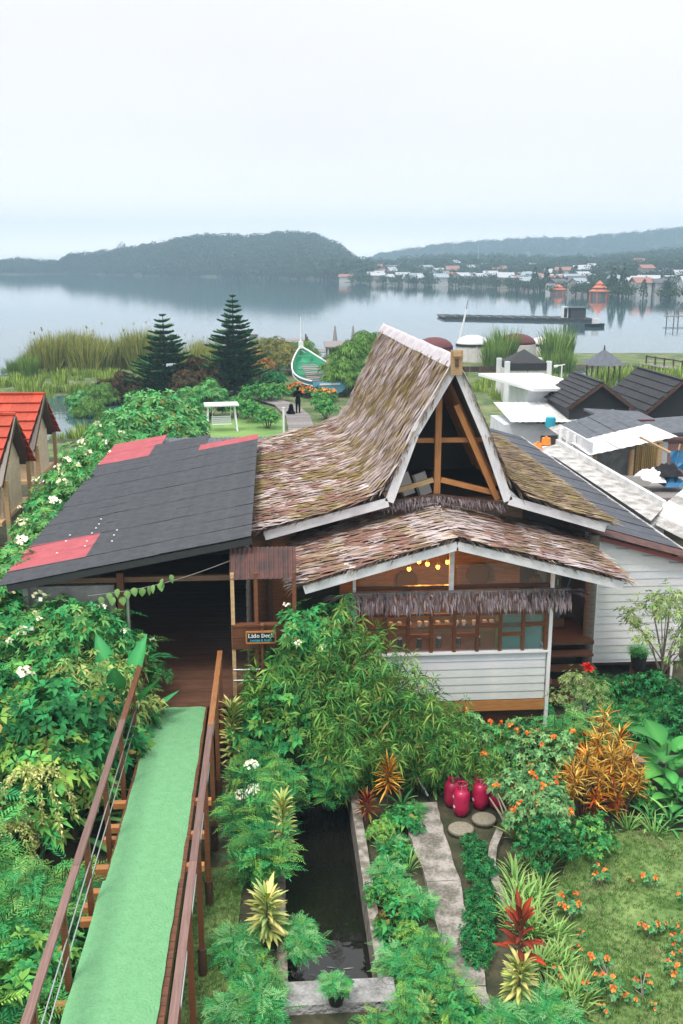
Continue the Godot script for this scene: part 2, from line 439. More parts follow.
func build_setting():
	hn = FastNoiseLite.new(); hn.seed = 5; hn.frequency = 0.02; hn.fractal_octaves = 3
	var xs := []
	var x := -150.0
	while x < 170.0:
		if x > -12.0 and x < 14.0 and absf(x - POND_X0) > 0.3 and absf(x - POND_X1) > 0.3: xs.append(x)
		elif x <= -12.0 or x >= 14.0: xs.append(x)
		x += 0.5 if (x >= -12.0 and x < 14.0) else (1.5 if x > -40.0 and x < 60.0 else 6.0)
	xs.append_array([POND_X0 - 0.02, POND_X1 + 0.02]); xs.sort()
	var zs := []
	var z := 10.0
	while z > -125.0:
		if z < -22.0 or (absf(z - POND_Z0) > 0.3 and absf(z - POND_Z1) > 0.3): zs.append(z)
		z -= 0.5 if z > -22.0 else 1.4
	zs.append_array([POND_Z0 - 0.02, POND_Z1 + 0.02]); zs.sort(); zs.reverse()
	var mb := MB.new()
	var nc := xs.size()
	for zz in zs:
		for xx in xs:
			mb.v.append(Vector3(xx, ground_y(xx, zz), zz)); mb.n.append(Vector3.UP); mb.c.append(Color(1, 1, 1))
	for r in zs.size() - 1:
		for k in nc - 1:
			var mx: float = (xs[k] + xs[k + 1]) * 0.5
			var mz: float = (zs[r] + zs[r + 1]) * 0.5
			if mx > POND_X0 - 0.02 and mx < POND_X1 + 0.02 and mz > POND_Z0 and mz < POND_Z1: continue
			var o := r * nc + k
			mb.i.append_array([o, o + nc, o + 1, o + 1, o + nc, o + nc + 1])
	structure("ground", mb.done(), M.soil)
	# marsh grass of the far bank as a sheet over the ground
	var rows := []
	for zz in range(-50, -112, -2):
		var row := []
		for xx in range(-60, 100, 2): row.append(Vector3(xx, ground_y(xx, zz) + 0.03, zz))
		rows.append(row)
	structure("bank_grass", sheet(rows), M.marsh)
	var q := MB.new()
	q.quad(Vector3(-1300, WATER, -45), Vector3(-1300, WATER, -1450), Vector3(1600, WATER, -1450), Vector3(1600, WATER, -45))
	structure("lake", q.done(), M.lake)
	# lawns
	var pts := PackedVector2Array()
	for p in [[556, 1060], [545, 985], [548, 935], [556, 890], [568, 862], [590, 842], [630, 833], [683, 835], [760, 840], [800, 900], [820, 1060]]:
		var w := at(p[0], p[1]); pts.append(Vector2(w.x, w.z))
	structure("lawn", slab(pts, GND + 0.05, 0.1), M.lawn)
	pts = PackedVector2Array()
	for p in [[196, 870], [244, 870], [238, 930], [246, 990], [240, 1060], [170, 1060], [176, 960]]:
		var w := at(p[0], p[1]); pts.append(Vector2(w.x, w.z))
	structure("lawn", slab(pts, GND + 0.045, 0.1), M.lawn)
	pts = PackedVector2Array()
	for p in [[150, 445], [200, 426], [250, 416], [285, 421], [286, 450], [150, 460]]:
		var w := at(p[0], p[1], -1.33); pts.append(Vector2(w.x, w.z))
	structure("lawn", slab(pts, -1.30, 0.1), M.bright_lawn)
	# stone path, kerb
	var lft := [[402, 808], [408, 835], [424, 880], [436, 930], [446, 975], [462, 1020], [480, 1060]]
	var rgt := [[436, 806], [444, 835], [458, 880], [470, 930], [482, 970], [490, 1010], [500, 1060]]
	var lc := Curve2D.new()
	var rc := Curve2D.new()
	for k in 7:
		for e in [[lc, lft], [rc, rgt]]:
			var w := at(e[1][k][0], e[1][k][1])
			var a := at(e[1][maxi(k - 1, 0)][0], e[1][maxi(k - 1, 0)][1])
			var b := at(e[1][mini(k + 1, 6)][0], e[1][mini(k + 1, 6)][1])
			var t := Vector2(b.x - a.x, b.z - a.z) / 6.0
			e[0].add_point(Vector2(w.x, w.z), -t, t)
	var cuts := [0.0, 0.4, 0.8, 1.0]
	var edge := FastNoiseLite.new(); edge.seed = 8; edge.frequency = 1.7
	for k in 3:
		pts = PackedVector2Array()
		for j in 13:
			var u := lerpf(cuts[k] + 0.002, cuts[k + 1] - 0.002, j / 12.0)
			pts.append(lc.sample_baked(u * lc.get_baked_length()) + Vector2(edge.get_noise_1d(u * 9.0) * 0.05, 0))
		for j in range(12, -1, -1):
			var u := lerpf(cuts[k] + 0.002, cuts[k + 1] - 0.002, j / 12.0)
			pts.append(rc.sample_baked(u * rc.get_baked_length()) + Vector2(edge.get_noise_1d(u * 9.0 + 70.0) * 0.04, 0))
		structure("garden_path", slab(pts, GND + 0.09 + 0.006 * (k % 2), 0.14), M.path_stone)
	var kp := [[500, 836], [493, 852], [491, 870], [496, 890], [506, 908], [514, 930]]
	for k in kp.size() - 1:
		var a := at(kp[k][0], kp[k][1]); var b := at(kp[k + 1][0], kp[k + 1][1])
		var o := structure("kerb", box_mesh(Vector3(a.distance_to(b) * 1.01, 0.16, 0.13)), M.path_stone, span(a + Vector3(0, 0.05 + 0.003 * (k % 2), 0), b + Vector3(0, 0.05 + 0.003 * (k % 2), 0)))

# ================= thatch
var tones := []
var bundle_meshes := []
var bundles := []       # [transform, tone, mesh number, apparent size]
var tone_cols := [Color(0.42, 0.335, 0.315), Color(0.575, 0.495, 0.485), Color(0.37, 0.28, 0.17), Color(0.26, 0.18, 0.11), Color(0.25, 0.185, 0.06), Color(0.27, 0.145, 0.11), Color(0.49, 0.395, 0.33), Color(0.14, 0.095, 0.06)]

func make_bundles():
	for t in tone_cols:
		var m: StandardMaterial3D = M.thatch.duplicate()
		m.albedo_color = t.linear_to_srgb()
		tones.append(m)
	for k in 4:
		var mb := MB.new()
		for j in 7:
			var x := -0.165 + 0.055 * j + rf(-0.02, 0.02)
			var d := Vector3(rf(-0.16, 0.16), rf(0.0, 0.1), 1.0).normalized()
			var s := rf(0.66, 1.2)
			var p := Vector3(x, rf(0.0, 0.03), -0.12 + rf(-0.03, 0.05))
			var l := rf(0.30, 0.48)
			var w := rf(0.034, 0.062)
			var col := Color(s, s * rf(0.94, 1.02), s * rf(0.88, 1.05))
			var b := mb.v.size()
			var e := p + d * l
			var m2 := p + d * l * 0.55 + Vector3(0, 0.012, 0)
			var tw := w * rf(0.25, 0.8)
			mb.v.append_array([p - Vector3(w, 0, 0), p + Vector3(w, 0, 0), m2 - Vector3(w, 0, 0), m2 + Vector3(w, 0, 0), e - Vector3(tw, 0, rf(0, 0.03)), e + Vector3(tw, 0, -rf(0, 0.03))])
			var up := Vector3(rf(-0.25, 0.25), 1, rf(-0.1, 0.25)).normalized()
			for q in 6: mb.n.append(up); mb.c.append(col)
			mb.i.append_array([b, b + 1, b + 2, b + 1, b + 3, b + 2, b + 2, b + 3, b + 4, b + 3, b + 5, b + 4])
		bundle_meshes.append(mb.done())

# profile: points (x, y) from the ridge down to the eave
func thatch_slope(prof: Array, z0: float, z1: float, mix: Array, moss: Array, sd: int, lean := 0.0, pale_top := 0.0):
	var nz := FastNoiseLite.new(); nz.seed = sd; nz.frequency = 0.35; nz.fractal_octaves = 3
	var seg := []
	var total := 0.0
	for k in prof.size() - 1:
		var l: float = prof[k].distance_to(prof[k + 1])
		seg.append([total, l]); total += l
	var s := 0.06
	while s < total - 0.05:
		var k := 0
		while k < seg.size() - 1 and s > seg[k][0] + seg[k][1]: k += 1
		var t: float = (s - seg[k][0]) / seg[k][1]
		var p: Vector2 = prof[k].lerp(prof[k + 1], t)
		var d2: Vector2 = (prof[k + 1] - prof[k]).normalized()
		if k < seg.size() - 1: d2 = d2.lerp((prof[k + 2] - prof[k + 1]).normalized(), t * 0.5).normalized()
		var down := Vector3(d2.x, d2.y, 0)
		var z := z0 - 0.1
		while z > z1:
			var pos := Vector3(p.x + lean * (p.y - 3.2) / 3.0 * (z - z0) / (z1 - z0) if p.y > 3.2 else p.x, p.y + 0.03, z)
			var side := Vector3(0, 0, 1) if d2.x < 0 else Vector3(0, 0, -1)
			var nrm := down.cross(side).normalized()
			if nrm.y < 0: nrm = -nrm; side = -side
			var dn := (down + Vector3(0, rf(-0.03, 0.03), rf(-0.16, 0.16))).normalized()
			var xa := nrm.cross(dn).normalized()
			var xf := Transform3D(Basis(xa, dn.cross(xa).normalized(), dn), pos + nrm * rf(0.0, 0.03))
			xf.basis = xf.basis.scaled(Vector3.ONE * rf(0.85, 1.15))
			var m := nz.get_noise_2d(z * 1.1, s * 1.6)
			var tone: int = moss[rng.randi() % moss.size()] if m + rf(-0.12, 0.12) > 0.07 else mix[rng.randi() % mix.size()]
			if pale_top > 0.0 and s < pale_top and rng.randf() < 0.8: tone = [1, 1, 6, 0][rng.randi() % 4]
			var eye := Vector3(0, CAM_H, 0) - pos
			bundles.append([xf, tone, rng.randi() % 4, maxf(0.0, eye.normalized().dot(nrm)) / eye.length_squared()])
			z -= 0.25 * rf(0.85, 1.15)
		s += 0.2

func lay_bundles(roof: Node3D):
	bundles.sort_custom(func(a, b): return a[3] > b[3])
	var rest := MB.new()
	for k in bundles.size():
		var b: Array = bundles[k]
		if k < 300:
			mesh(roof, "thatch_bundle", bundle_meshes[b[2]], tones[b[1]], b[0])
			continue
		var a: Array = bundle_meshes[b[2]].surface_get_arrays(0)
		var o := rest.v.size()
		var xf: Transform3D = b[0]
		rest.v.append_array(xf * (a[Mesh.ARRAY_VERTEX] as PackedVector3Array))
		rest.n.append_array(Transform3D(xf.basis.orthonormalized(), Vector3.ZERO) * (a[Mesh.ARRAY_NORMAL] as PackedVector3Array))
		var tc: Color = tone_cols[b[1]]
		for c in a[Mesh.ARRAY_COLOR]: rest.c.append(Color(c.r * tc.r, c.g * tc.g, c.b * tc.b))
		for q in a[Mesh.ARRAY_INDEX]: rest.i.append(q + o)
	stuff(mesh(roof, "thatch", rest.done(), M.thatch))

func fringe(parent: Node, called: String, a: Vector3, b: Vector3, n: int, out: Vector3, l: float, w: float, cols: Array, spread := 0.35) -> MeshInstance3D:
	var mb := MB.new()
	for k in n:
		var p := a.lerp(b, rng.randf()) + Vector3(rf(-0.02, 0.02), rf(-0.03, 0.03), rf(-0.02, 0.02))
		var d := (out + rdir() * spread).normalized()
		var col: Color = cols[rng.randi() % cols.size()] * rf(0.75, 1.2)
		mb.strap(p, d, Vector3(0.1, 1, 0.2), l * rf(0.6, 1.25), w * rf(0.7, 1.3), 0.5, col, 2)
	var o := mesh(parent, called, mb.done(), M.thatch)
	stuff(o)
	return o

# sheet between two profiles of equal length along z
func roof_sheet(prof: Array, z0: float, z1: float, drop: float, lean := 0.0) -> ArrayMesh:
	var rows := []
	for k in 9:
		var t := k / 8.0
		var row := []
		for p in prof: row.append(Vector3(p.x + (lean * (p.y - 3.2) / 3.0 * t if p.y > 3.2 else 0.0), p.y - drop, lerpf(z0, z1, t)))
		rows.append(row)
	return sheet(rows)

func build_house():
	var h := thing("thatched_house", "thatched restaurant house with steep gable, white boards and hanging light bulbs", "house", Vector3(3.5, GND, -20.0))
	make_bundles()
	var roof := sub(h, "roof")
	# ---- upper roof
	var lp := [Vector2(3.75, 6.12), Vector2(2.98, 4.72), Vector2(2.55, 3.85), Vector2(2.15, 3.36), Vector2(1.5, 3.06), Vector2(0.6, 2.84), Vector2(-0.3, 2.63)]
	var rp := [Vector2(3.75, 6.12), Vector2(4.36, 4.85), Vector2(4.85, 3.75), Vector2(5.2, 3.34), Vector2(5.9, 3.02), Vector2(7.2, 2.66)]
	var zf := -20.35
	var zb := -31.1
	for pr in [lp, rp]:
		mesh(roof, "underlay", roof_sheet(pr, zf, zb, 0.0, -0.28), M.underlay)
		mesh(roof, "soffit", roof_sheet(pr, zf, zb, 0.11, -0.28), M.grey_wood)
	thatch_slope(lp.slice(0, 5), zf + 0.05, zb, [0, 0, 6, 2, 1, 3], [2, 6, 3, 4], 3, -0.28)
	thatch_slope([Vector2(1.95, 3.27), Vector2(1.5, 3.08), Vector2(0.6, 2.85), Vector2(-0.3, 2.64)], zf + 0.05, zb, [0, 1, 5, 5, 6, 3], [4, 3, 2, 5, 4], 8)
	thatch_slope(rp.slice(0, 4), zf + 0.05, zb, [0, 2, 6, 3], [2, 3, 4], 5, -0.28)
	thatch_slope([Vector2(5.0, 3.56), Vector2(5.2, 3.34), Vector2(5.9, 3.02), Vector2(7.2, 2.66)], zf + 0.05, zb, [3, 3, 2, 4, 7], [4, 4, 3, 7], 6)
	# ---- lower front roof
	var ll := [Vector2(3.47, 3.0), Vector2(3.0, 2.87), Vector2(2.2, 2.64), Vector2(0.45, 2.14)]
	var lr := [Vector2(3.47, 3.0), Vector2(3.95, 2.87), Vector2(4.85, 2.62), Vector2(6.85, 2.08)]
	for pr in [ll, lr]:
		mesh(roof, "underlay", roof_sheet(pr, -18.15, -22.3, 0.0), M.underlay)
		mesh(roof, "soffit", roof_sheet(pr, -18.15, -22.3, 0.08), M.grey_wood)
	thatch_slope(ll, -18.1, -21.2, [0, 1, 0, 6, 5, 5, 3], [5, 2, 3, 6], 11, 0.0, 0.55)
	thatch_slope(lr, -18.1, -21.2, [0, 0, 1, 5, 5, 3], [5, 3, 7, 0], 12, 0.0, 0.5)
	lay_bundles(roof)
	# straggling ends along the gable edges
	var tc := [Color(0.42, 0.35, 0.30), Color(0.34, 0.25, 0.15), Color(0.55, 0.48, 0.42), Color(0.22, 0.15, 0.09)]
	for pr in [lp, rp]:
		for k in pr.size() - 1:
			fringe(roof, "straw_edge", Vector3(pr[k].x, pr[k].y + 0.04, zf + 0.03), Vector3(pr[k + 1].x, pr[k + 1].y + 0.04, zf + 0.03), int(55 * pr[k].distance_to(pr[k + 1])), (Vector3(pr[k + 1].x - pr[k].x, pr[k + 1].y - pr[k].y, 0).normalized() * 1.1 + Vector3(0, -0.1, 0.35)), 0.24, 0.03, tc, 0.35)
	for pr in [ll, lr]:
		for k in pr.size() - 1:
			fringe(roof, "straw_edge", Vector3(pr[k].x, pr[k].y + 0.03, -18.12), Vector3(pr[k + 1].x, pr[k + 1].y + 0.03, -18.12), int(60 * pr[k].distance_to(pr[k + 1])), Vector3(signf(pr[k + 1].x - pr[k].x) * 0.8, -0.35, 0.5), 0.2, 0.028, tc, 0.4)
	fringe(roof, "straw_edge", Vector3(-0.3, 2.64, zf), Vector3(-0.3, 2.64, zb), 420, Vector3(-1, -0.35, 0), 0.3, 0.035, tc, 0.35)
	fringe(roof, "straw_edge", Vector3(7.2, 2.66, zf), Vector3(7.2, 2.66, zb), 420, Vector3(1, -0.35, 0), 0.3, 0.035, tc, 0.35)
	fringe(roof, "straw_edge", Vector3(0.45, 2.15, -18.1), Vector3(0.45, 2.15, -21.2), 170, Vector3(-1, -0.45, 0.1), 0.3, 0.035, tc, 0.35)
	fringe(roof, "straw_edge", Vector3(6.85, 2.08, -18.1), Vector3(6.85, 2.08, -21.2), 170, Vector3(1, -0.4, 0.1), 0.3, 0.035, tc, 0.35)
	# ridge cap
	var rows := []
	for k in 15:
		var t := k / 14.0
		var row := []
		for j in 9:
			var a := -1.0 + j / 4.0
			var xx := 3.75 - 0.28 * t + a * 0.15
			row.append(Vector3(xx, 6.27 - pow(absf(a), 1.25) * 0.25 + rf(-0.012, 0.012), lerpf(zf + 0.12, zb - 0.05, t)))
		rows.append(row)
	mesh(roof, "ridge_cap", sheet(rows), M.ridge_white if M.has("ridge_white") else mottled("ridge_white", tex(50, 0.012, Color(0.40, 0.36, 0.38), Color(0.68, 0.65, 0.67), 256, 2.0), Vector3(0.8, 0.8, 0.8), 0.8, true))
	# finial
	var fin := sub(roof, "finial")
	box(fin, "finial_board", Vector3(3.75, 6.12, zf + 0.16), Vector3(0.24, 0.5, 0.07), M.pale_wood0)
	box(fin, "finial_block", Vector3(3.75, 6.3, zf + 0.2), Vector3(0.16, 0.1, 0.1), M.pale_wood1)
	box(fin, "finial_notch", Vector3(3.75, 6.12, zf + 0.205), Vector3(0.07, 0.16, 0.02), M.dark_wood)
	# barge boards
	for s in [[Vector2(3.72, 6.02), Vector2(2.93, 4.66)], [Vector2(2.93, 4.66), Vector2(2.42, 3.22)], [Vector2(2.40, 3.21), Vector2(-0.2, 2.53)], [Vector2(3.78, 6.02), Vector2(4.42, 4.62)], [Vector2(4.42, 4.62), Vector2(4.95, 3.2)], [Vector2(4.97, 3.21), Vector2(7.1, 2.57)]]:
		bar(h, "barge_board", Vector3(s[0].x, s[0].y, zf + 0.06), Vector3(s[1].x, s[1].y, zf + 0.06), 0.19, 0.05, M.grey_paint)
	for s in [[Vector2(3.47, 2.87), Vector2(0.55, 2.06)], [Vector2(3.472, 2.87), Vector2(6.75, 2.00)]]:
		bar(h, "barge_board", Vector3(s[0].x, s[0].y, -18.08), Vector3(s[1].x, s[1].y, -18.08), 0.17, 0.05, M.grey_paint)
	# gable frame behind the barge boards
	var zt := -20.75
	var g := sub(h, "gable_frame")
	bar(g, "post", Vector3(3.5, 3.1, zt), Vector3(3.5, 5.6, zt), 0.13, 0.13, M.orange_wood0)
	bar(g, "collar_beam", Vector3(2.9, 4.42, zt - 0.1), Vector3(4.5, 4.42, zt - 0.1), 0.1, 0.08, M.orange_wood1)
	bar(g, "brace", Vector3(3.85, 5.2, zt + 0.12), Vector3(4.8, 3.15, zt + 0.12), 0.12, 0.08, M.orange_wood2)
	bar(g, "tie_beam", Vector3(2.35, 3.27, zt), Vector3(3.42, 3.58, zt), 0.1, 0.08, M.pale_wood2)
	bar(g, "tie_beam", Vector3(3.58, 3.58, zt), Vector3(4.85, 3.25, zt), 0.11, 0.08, M.orange_wood3)
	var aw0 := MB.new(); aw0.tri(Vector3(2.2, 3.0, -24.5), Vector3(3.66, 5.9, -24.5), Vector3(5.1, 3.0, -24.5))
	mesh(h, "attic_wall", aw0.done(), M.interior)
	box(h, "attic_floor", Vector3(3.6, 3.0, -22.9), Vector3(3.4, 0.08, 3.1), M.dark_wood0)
	for k in 5:
		for e in [-1.0, 1.0]: bar(g, "rafter", Vector3(3.68, 5.85, -21.3 - 0.62 * k), Vector3(3.66 + e * 1.25, 3.3, -21.3 - 0.62 * k), 0.09, 0.06, any("orange_wood", 4))
	for k in 3:
		box(g, "folded_cushion", Vector3(2.55 + 0.38 * k, 3.3, -21.6), Vector3(0.3, 0.5, 0.1), M.canvas, Vector3(-0.35, 0.4, 0.2))
	# purple fringe at the foot of the gable
	var pc := [Color(0.12, 0.092, 0.10), Color(0.17, 0.14, 0.15), Color(0.085, 0.065, 0.07), Color(0.22, 0.18, 0.19)]
	for s in [[Vector3(2.3, 3.14, -20.5), Vector3(3.45, 3.30, -20.5)], [Vector3(3.45, 3.30, -20.5), Vector3(4.9, 3.10, -20.5)]]:
		var b := bar(h, "fringe_rail", s[0], s[1], 0.06, 0.08, M.dark_wood1)
		fringe(b, "palm_fringe", s[0], s[1], 110, Vector3(0, -0.5, 0.8), 0.26, 0.035, pc, 0.3)
	# ---- porch walls
	var zw := -18.6
	var wl := sub(h, "porch_wall")
	for k in 6:
		var y := -0.55 + 0.17 * (k + 0.5)
		bar(wl, "board", Vector3(1.6, y, zw), Vector3(5.44, y, zw), 0.165, 0.03, any("white_board", 5), Vector3(0, 1, -0.09))
		bar(wl, "board", Vector3(1.58, y, zw - 0.02), Vector3(1.58, y, -21.0), 0.165, 0.03, any("white_board", 5), Vector3(0.09, 1, 0))
		bar(wl, "board", Vector3(5.47, y, zw - 0.05), Vector3(5.47, y, -21.0), 0.165, 0.03, any("white_board", 5), Vector3(0.09, 1, 0))
	box(wl, "sill", Vector3(3.52, 0.49, zw + 0.02), Vector3(3.9, 0.035, 0.12), M.white_paint)
	box(wl, "skirting", Vector3(3.52, -0.68, zw + 0.01), Vector3(3.86, 0.22, 0.05), M.orange_wood)
	box(wl, "foundation", Vector3(3.52, -1.0, zw - 0.1), Vector3(3.8, 0.42, 0.1), M.dark_wood2)
	box(h, "corner_post", Vector3(5.5, 0.5, zw + 0.02), Vector3(0.07, 3.5, 0.07), M.white_paint)
	box(h, "corner_post", Vector3(1.55, 0.5, zw + 0.02), Vector3(0.06, 3.4, 0.06), M.grey_paint)
	box(h, "gable_post", Vector3(3.47, 2.25, zw), Vector3(0.09, 1.0, 0.08), M.grey_paint)
	box(h, "tie_rail", Vector3(3.52, 1.86, zw - 0.06), Vector3(3.9, 0.08, 0.08), M.dark_wood1)
	# windows: bays of reddish frames with a rail at alternating height
	var win := sub(h, "window")
	for k in 9:
		var x := 5.42 - 0.465 * k
		box(win, "mullion", Vector3(x, 1.1, zw), Vector3(0.065, 1.2, 0.07), any("red_wood", 4))
		if k < 8:
			var y := 1.06 if k % 2 == 0 else 0.86
			box(win, "rail", Vector3(x - 0.2325, y, zw), Vector3(0.40, 0.075, 0.06), any("red_wood", 4))
			box(win, "rail", Vector3(x - 0.2325, 1.30 + 0.02 * (k % 2), zw), Vector3(0.40, 0.05, 0.05), any("red_wood", 4))
			box(win, "pane", Vector3(x - 0.2325, 1.1, zw - 0.012), Vector3(0.39, 1.18, 0.006), M.glass)
	for s in [[2.55, 0.0], [4.48, 0.0]]:
		box(win, "pane", Vector3(s[0], 2.12, zw - 0.03), Vector3(1.8, 0.42, 0.006), M.glass)
	# palm awning over the windows
	var aw := sub(h, "palm_awning")
	bar(aw, "pole", Vector3(1.3, 1.80, zw + 0.12), Vector3(5.85, 1.80, zw + 0.12), 0.07, 0.07, M.grey_wood)
	for k in 4:
		fringe(aw, "palm_fringe", Vector3(1.35, 1.83 - 0.07 * k, zw + 0.15 + 0.07 * k), Vector3(5.8, 1.83 - 0.07 * k, zw + 0.15 + 0.07 * k), 210, Vector3(0.0, -0.75, 0.45), 0.2, 0.036, pc, 0.22)
	fringe(aw, "palm_fringe", Vector3(1.2, 1.78, zw + 0.2), Vector3(1.35, 1.82, zw + 0.2), 30, Vector3(-1, -0.2, 0.2), 0.35, 0.04, pc, 0.3)
	fringe(aw, "palm_fringe", Vector3(5.7, 1.78, zw + 0.2), Vector3(5.85, 1.82, zw + 0.2), 30, Vector3(1, -0.1, 0.2), 0.35, 0.04, pc, 0.3)
	# inside
	box(h, "floor", Vector3(3.6, -0.2, -20.2), Vector3(4.0, 0.1, 3.2), M.deck_wood3)
	box(h, "inner_wall", Vector3(3.5, 1.3, -21.4), Vector3(4.1, 3.2, 0.1), M.panel_wood)
	box(h, "shelf", Vector3(3.4, 0.96, zw - 0.3), Vector3(3.5, 0.03, 0.3), M.dark_wood1)
	# entry at the right, house body behind
	box(h, "body_wall", Vector3(-0.1, 0.65, -24.5), Vector3(0.1, 3.7, 6.0), M.grey_wood1)
	box(h, "body_wall", Vector3(3.5, 0.6, -30.6), Vector3(6.8, 3.6, 0.1), M.grey_wood2)
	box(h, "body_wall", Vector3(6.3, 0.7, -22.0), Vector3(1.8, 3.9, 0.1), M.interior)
	var dr := box(h, "door", Vector3(6.28, 0.95, -21.6), Vector3(0.62, 2.0, 0.05), M.door_grey if M.has("door_grey") else plain("door_grey", 0.10, 0.15, 0.155, 0.6))
	box(dr, "door_handle", Vector3(6.5, 0.95, -21.55), Vector3(0.03, 0.14, 0.04), M.steel)
	rod(h, "column", Vector3(7.02, -1.2, -20.75), Vector3(7.02, 2.3, -20.75), 0.13, M.grey_wood0)
	for k in 4:
		box(h, "step", Vector3(6.3, -0.3 - 0.22 * k, -20.3 + 0.28 * k), Vector3(1.35, 0.05, 0.3), any("deck_wood", 5))
	box(h, "entry_floor", Vector3(6.3, -0.1, -21.2), Vector3(1.5, 0.08, 1.6), M.deck_wood4)
	build_porch_things(zw)

func build_porch_things(zw: float):
	# string of warm bulbs
	var pix := [[409, 569], [419, 561.5], [427.5, 564], [438, 567], [447.5, 562], [470, 563]]
	var top := -1.0
	for k in pix.size() - 1:
		var p := at_z(pix[k][0], pix[k][1], -19.6)
		var b := thing("light_bulb", "lit warm bulb on a cord under the porch gable", "bulb", p, 0.0, "string of bulbs in the porch")
		var s := SphereMesh.new(); s.radius = 0.042; s.height = 0.1; s.radial_segments = 12; s.rings = 8
		mesh(b, "glass_bulb", s, M.bulb_glow, Transform3D(Basis.IDENTITY, p))
		rod(b, "socket", p + Vector3(0, 0.04, 0), p + Vector3(0, 0.11, 0), 0.022, M.black)
		rod(b, "cord", p + Vector3(0, 0.11, 0), Vector3(p.x, 2.48, p.z), 0.006, M.black)
		var l := OmniLight3D.new(); l.name = "glow"; b.add_child(l); l.light_color = Color(1.0, 0.62, 0.25); l.light_energy = 0.3; l.omni_range = 8.0; l.light_size = 0.04; l.shadow_enabled = true; l.omni_attenuation = 2.0
	for q in [[407, 580, 0.24, "round wicker tray hung beside the warm bulbs"], [478, 574, 0.27, "round wicker tray hung behind the gable post"]]:
		var p := at_z(q[0], q[1], -21.2)
		var w := thing("wicker_tray", q[3], "tray", p)
		var t := TorusMesh.new(); t.inner_radius = q[2] * 0.88; t.outer_radius = q[2]; t.rings = 24; t.ring_segments = 6
		mesh(w, "rim", t, M.wicker, Transform3D(Basis.from_euler(Vector3(PI / 2, 0, 0)), p))
		rod(w, "woven_disc", p - Vector3(0, 0, 0.02), p + Vector3(0, 0, 0.01), q[2] * 0.9, M.wicker, -1.0, 24)
	var pl := at_z(536, 580, -20.6)
	var ls := thing("pendant_lamp", "dim orange woven lamp shade under the porch eave", "lamp", pl)
	rod(ls, "lamp_shade", pl - Vector3(0, 0.13, 0), pl + Vector3(0, 0.1, 0), 0.2, M.wicker, 0.09, 14)
	rod(ls, "cord", pl + Vector3(0, 0.1, 0), Vector3(pl.x, 2.3, pl.z), 0.008, M.black)
	var lb := SphereMesh.new(); lb.radius = 0.05; lb.height = 0.1
	mesh(ls, "bulb", lb, M.bulb_glow, Transform3D(Basis.IDENTITY, pl - Vector3(0, 0.15, 0)))
	var lo := OmniLight3D.new(); lo.name = "glow"; ls.add_child(lo); lo.position = Vector3(0, -0.15, 0); lo.light_color = Color(1, 0.5, 0.18); lo.light_energy = 0.1; lo.light_size = 0.04; lo.omni_range = 6.0; lo.shadow_enabled = true
	# teal cabinet, crockery
	var cb := thing("cabinet", "teal cabinet standing inside the last window bays", "cabinet", Vector3(5.0, -0.15, -19.1))
	box(cb, "carcass", Vector3(5.0, 0.5, -19.15), Vector3(0.86, 1.3, 0.4), M.teal)
	box(cb, "door", Vector3(4.79, 0.5, -18.94), Vector3(0.4, 1.2, 0.02), M.teal)
	box(cb, "door", Vector3(5.21, 0.5, -18.94), Vector3(0.4, 1.2, 0.02), M.teal)
	for k in 13:
		var x := 2.3 + 0.19 * k + rf(-0.04, 0.04)
		if x > 4.5: break
		var p := Vector3(x, 0.975, zw - 0.25)
		var c := thing("cup", "small pale cup on the shelf behind the porch windows", "cup", p, 0.0, "crockery on the window shelf")
		rod(c, "bowl", p, p + Vector3(0, 0.1, 0), 0.03, M.white_cloth, 0.045, 10)
		bar(c, "handle", p + Vector3(0.05, 0.03, 0), p + Vector3(0.05, 0.08, 0), 0.012, 0.012, M.white_cloth)
	var x0 := 2.5
	for k in 5:
		var p := Vector3(x0 + 0.4 * k, 0.5, zw - 0.28)
		var j := thing("glass_jar", "dark jar standing on the ledge behind the porch windows", "jar", p, 0.0, "jars on the window ledge")
		rod(j, "jar_body", p, p + Vector3(0, 0.2, 0), 0.06, M.dark_metal, 0.055, 12)
		rod(j, "lid", p + Vector3(0, 0.2, 0), p + Vector3(0, 0.23, 0), 0.05, M.white_cloth, -1.0, 12)

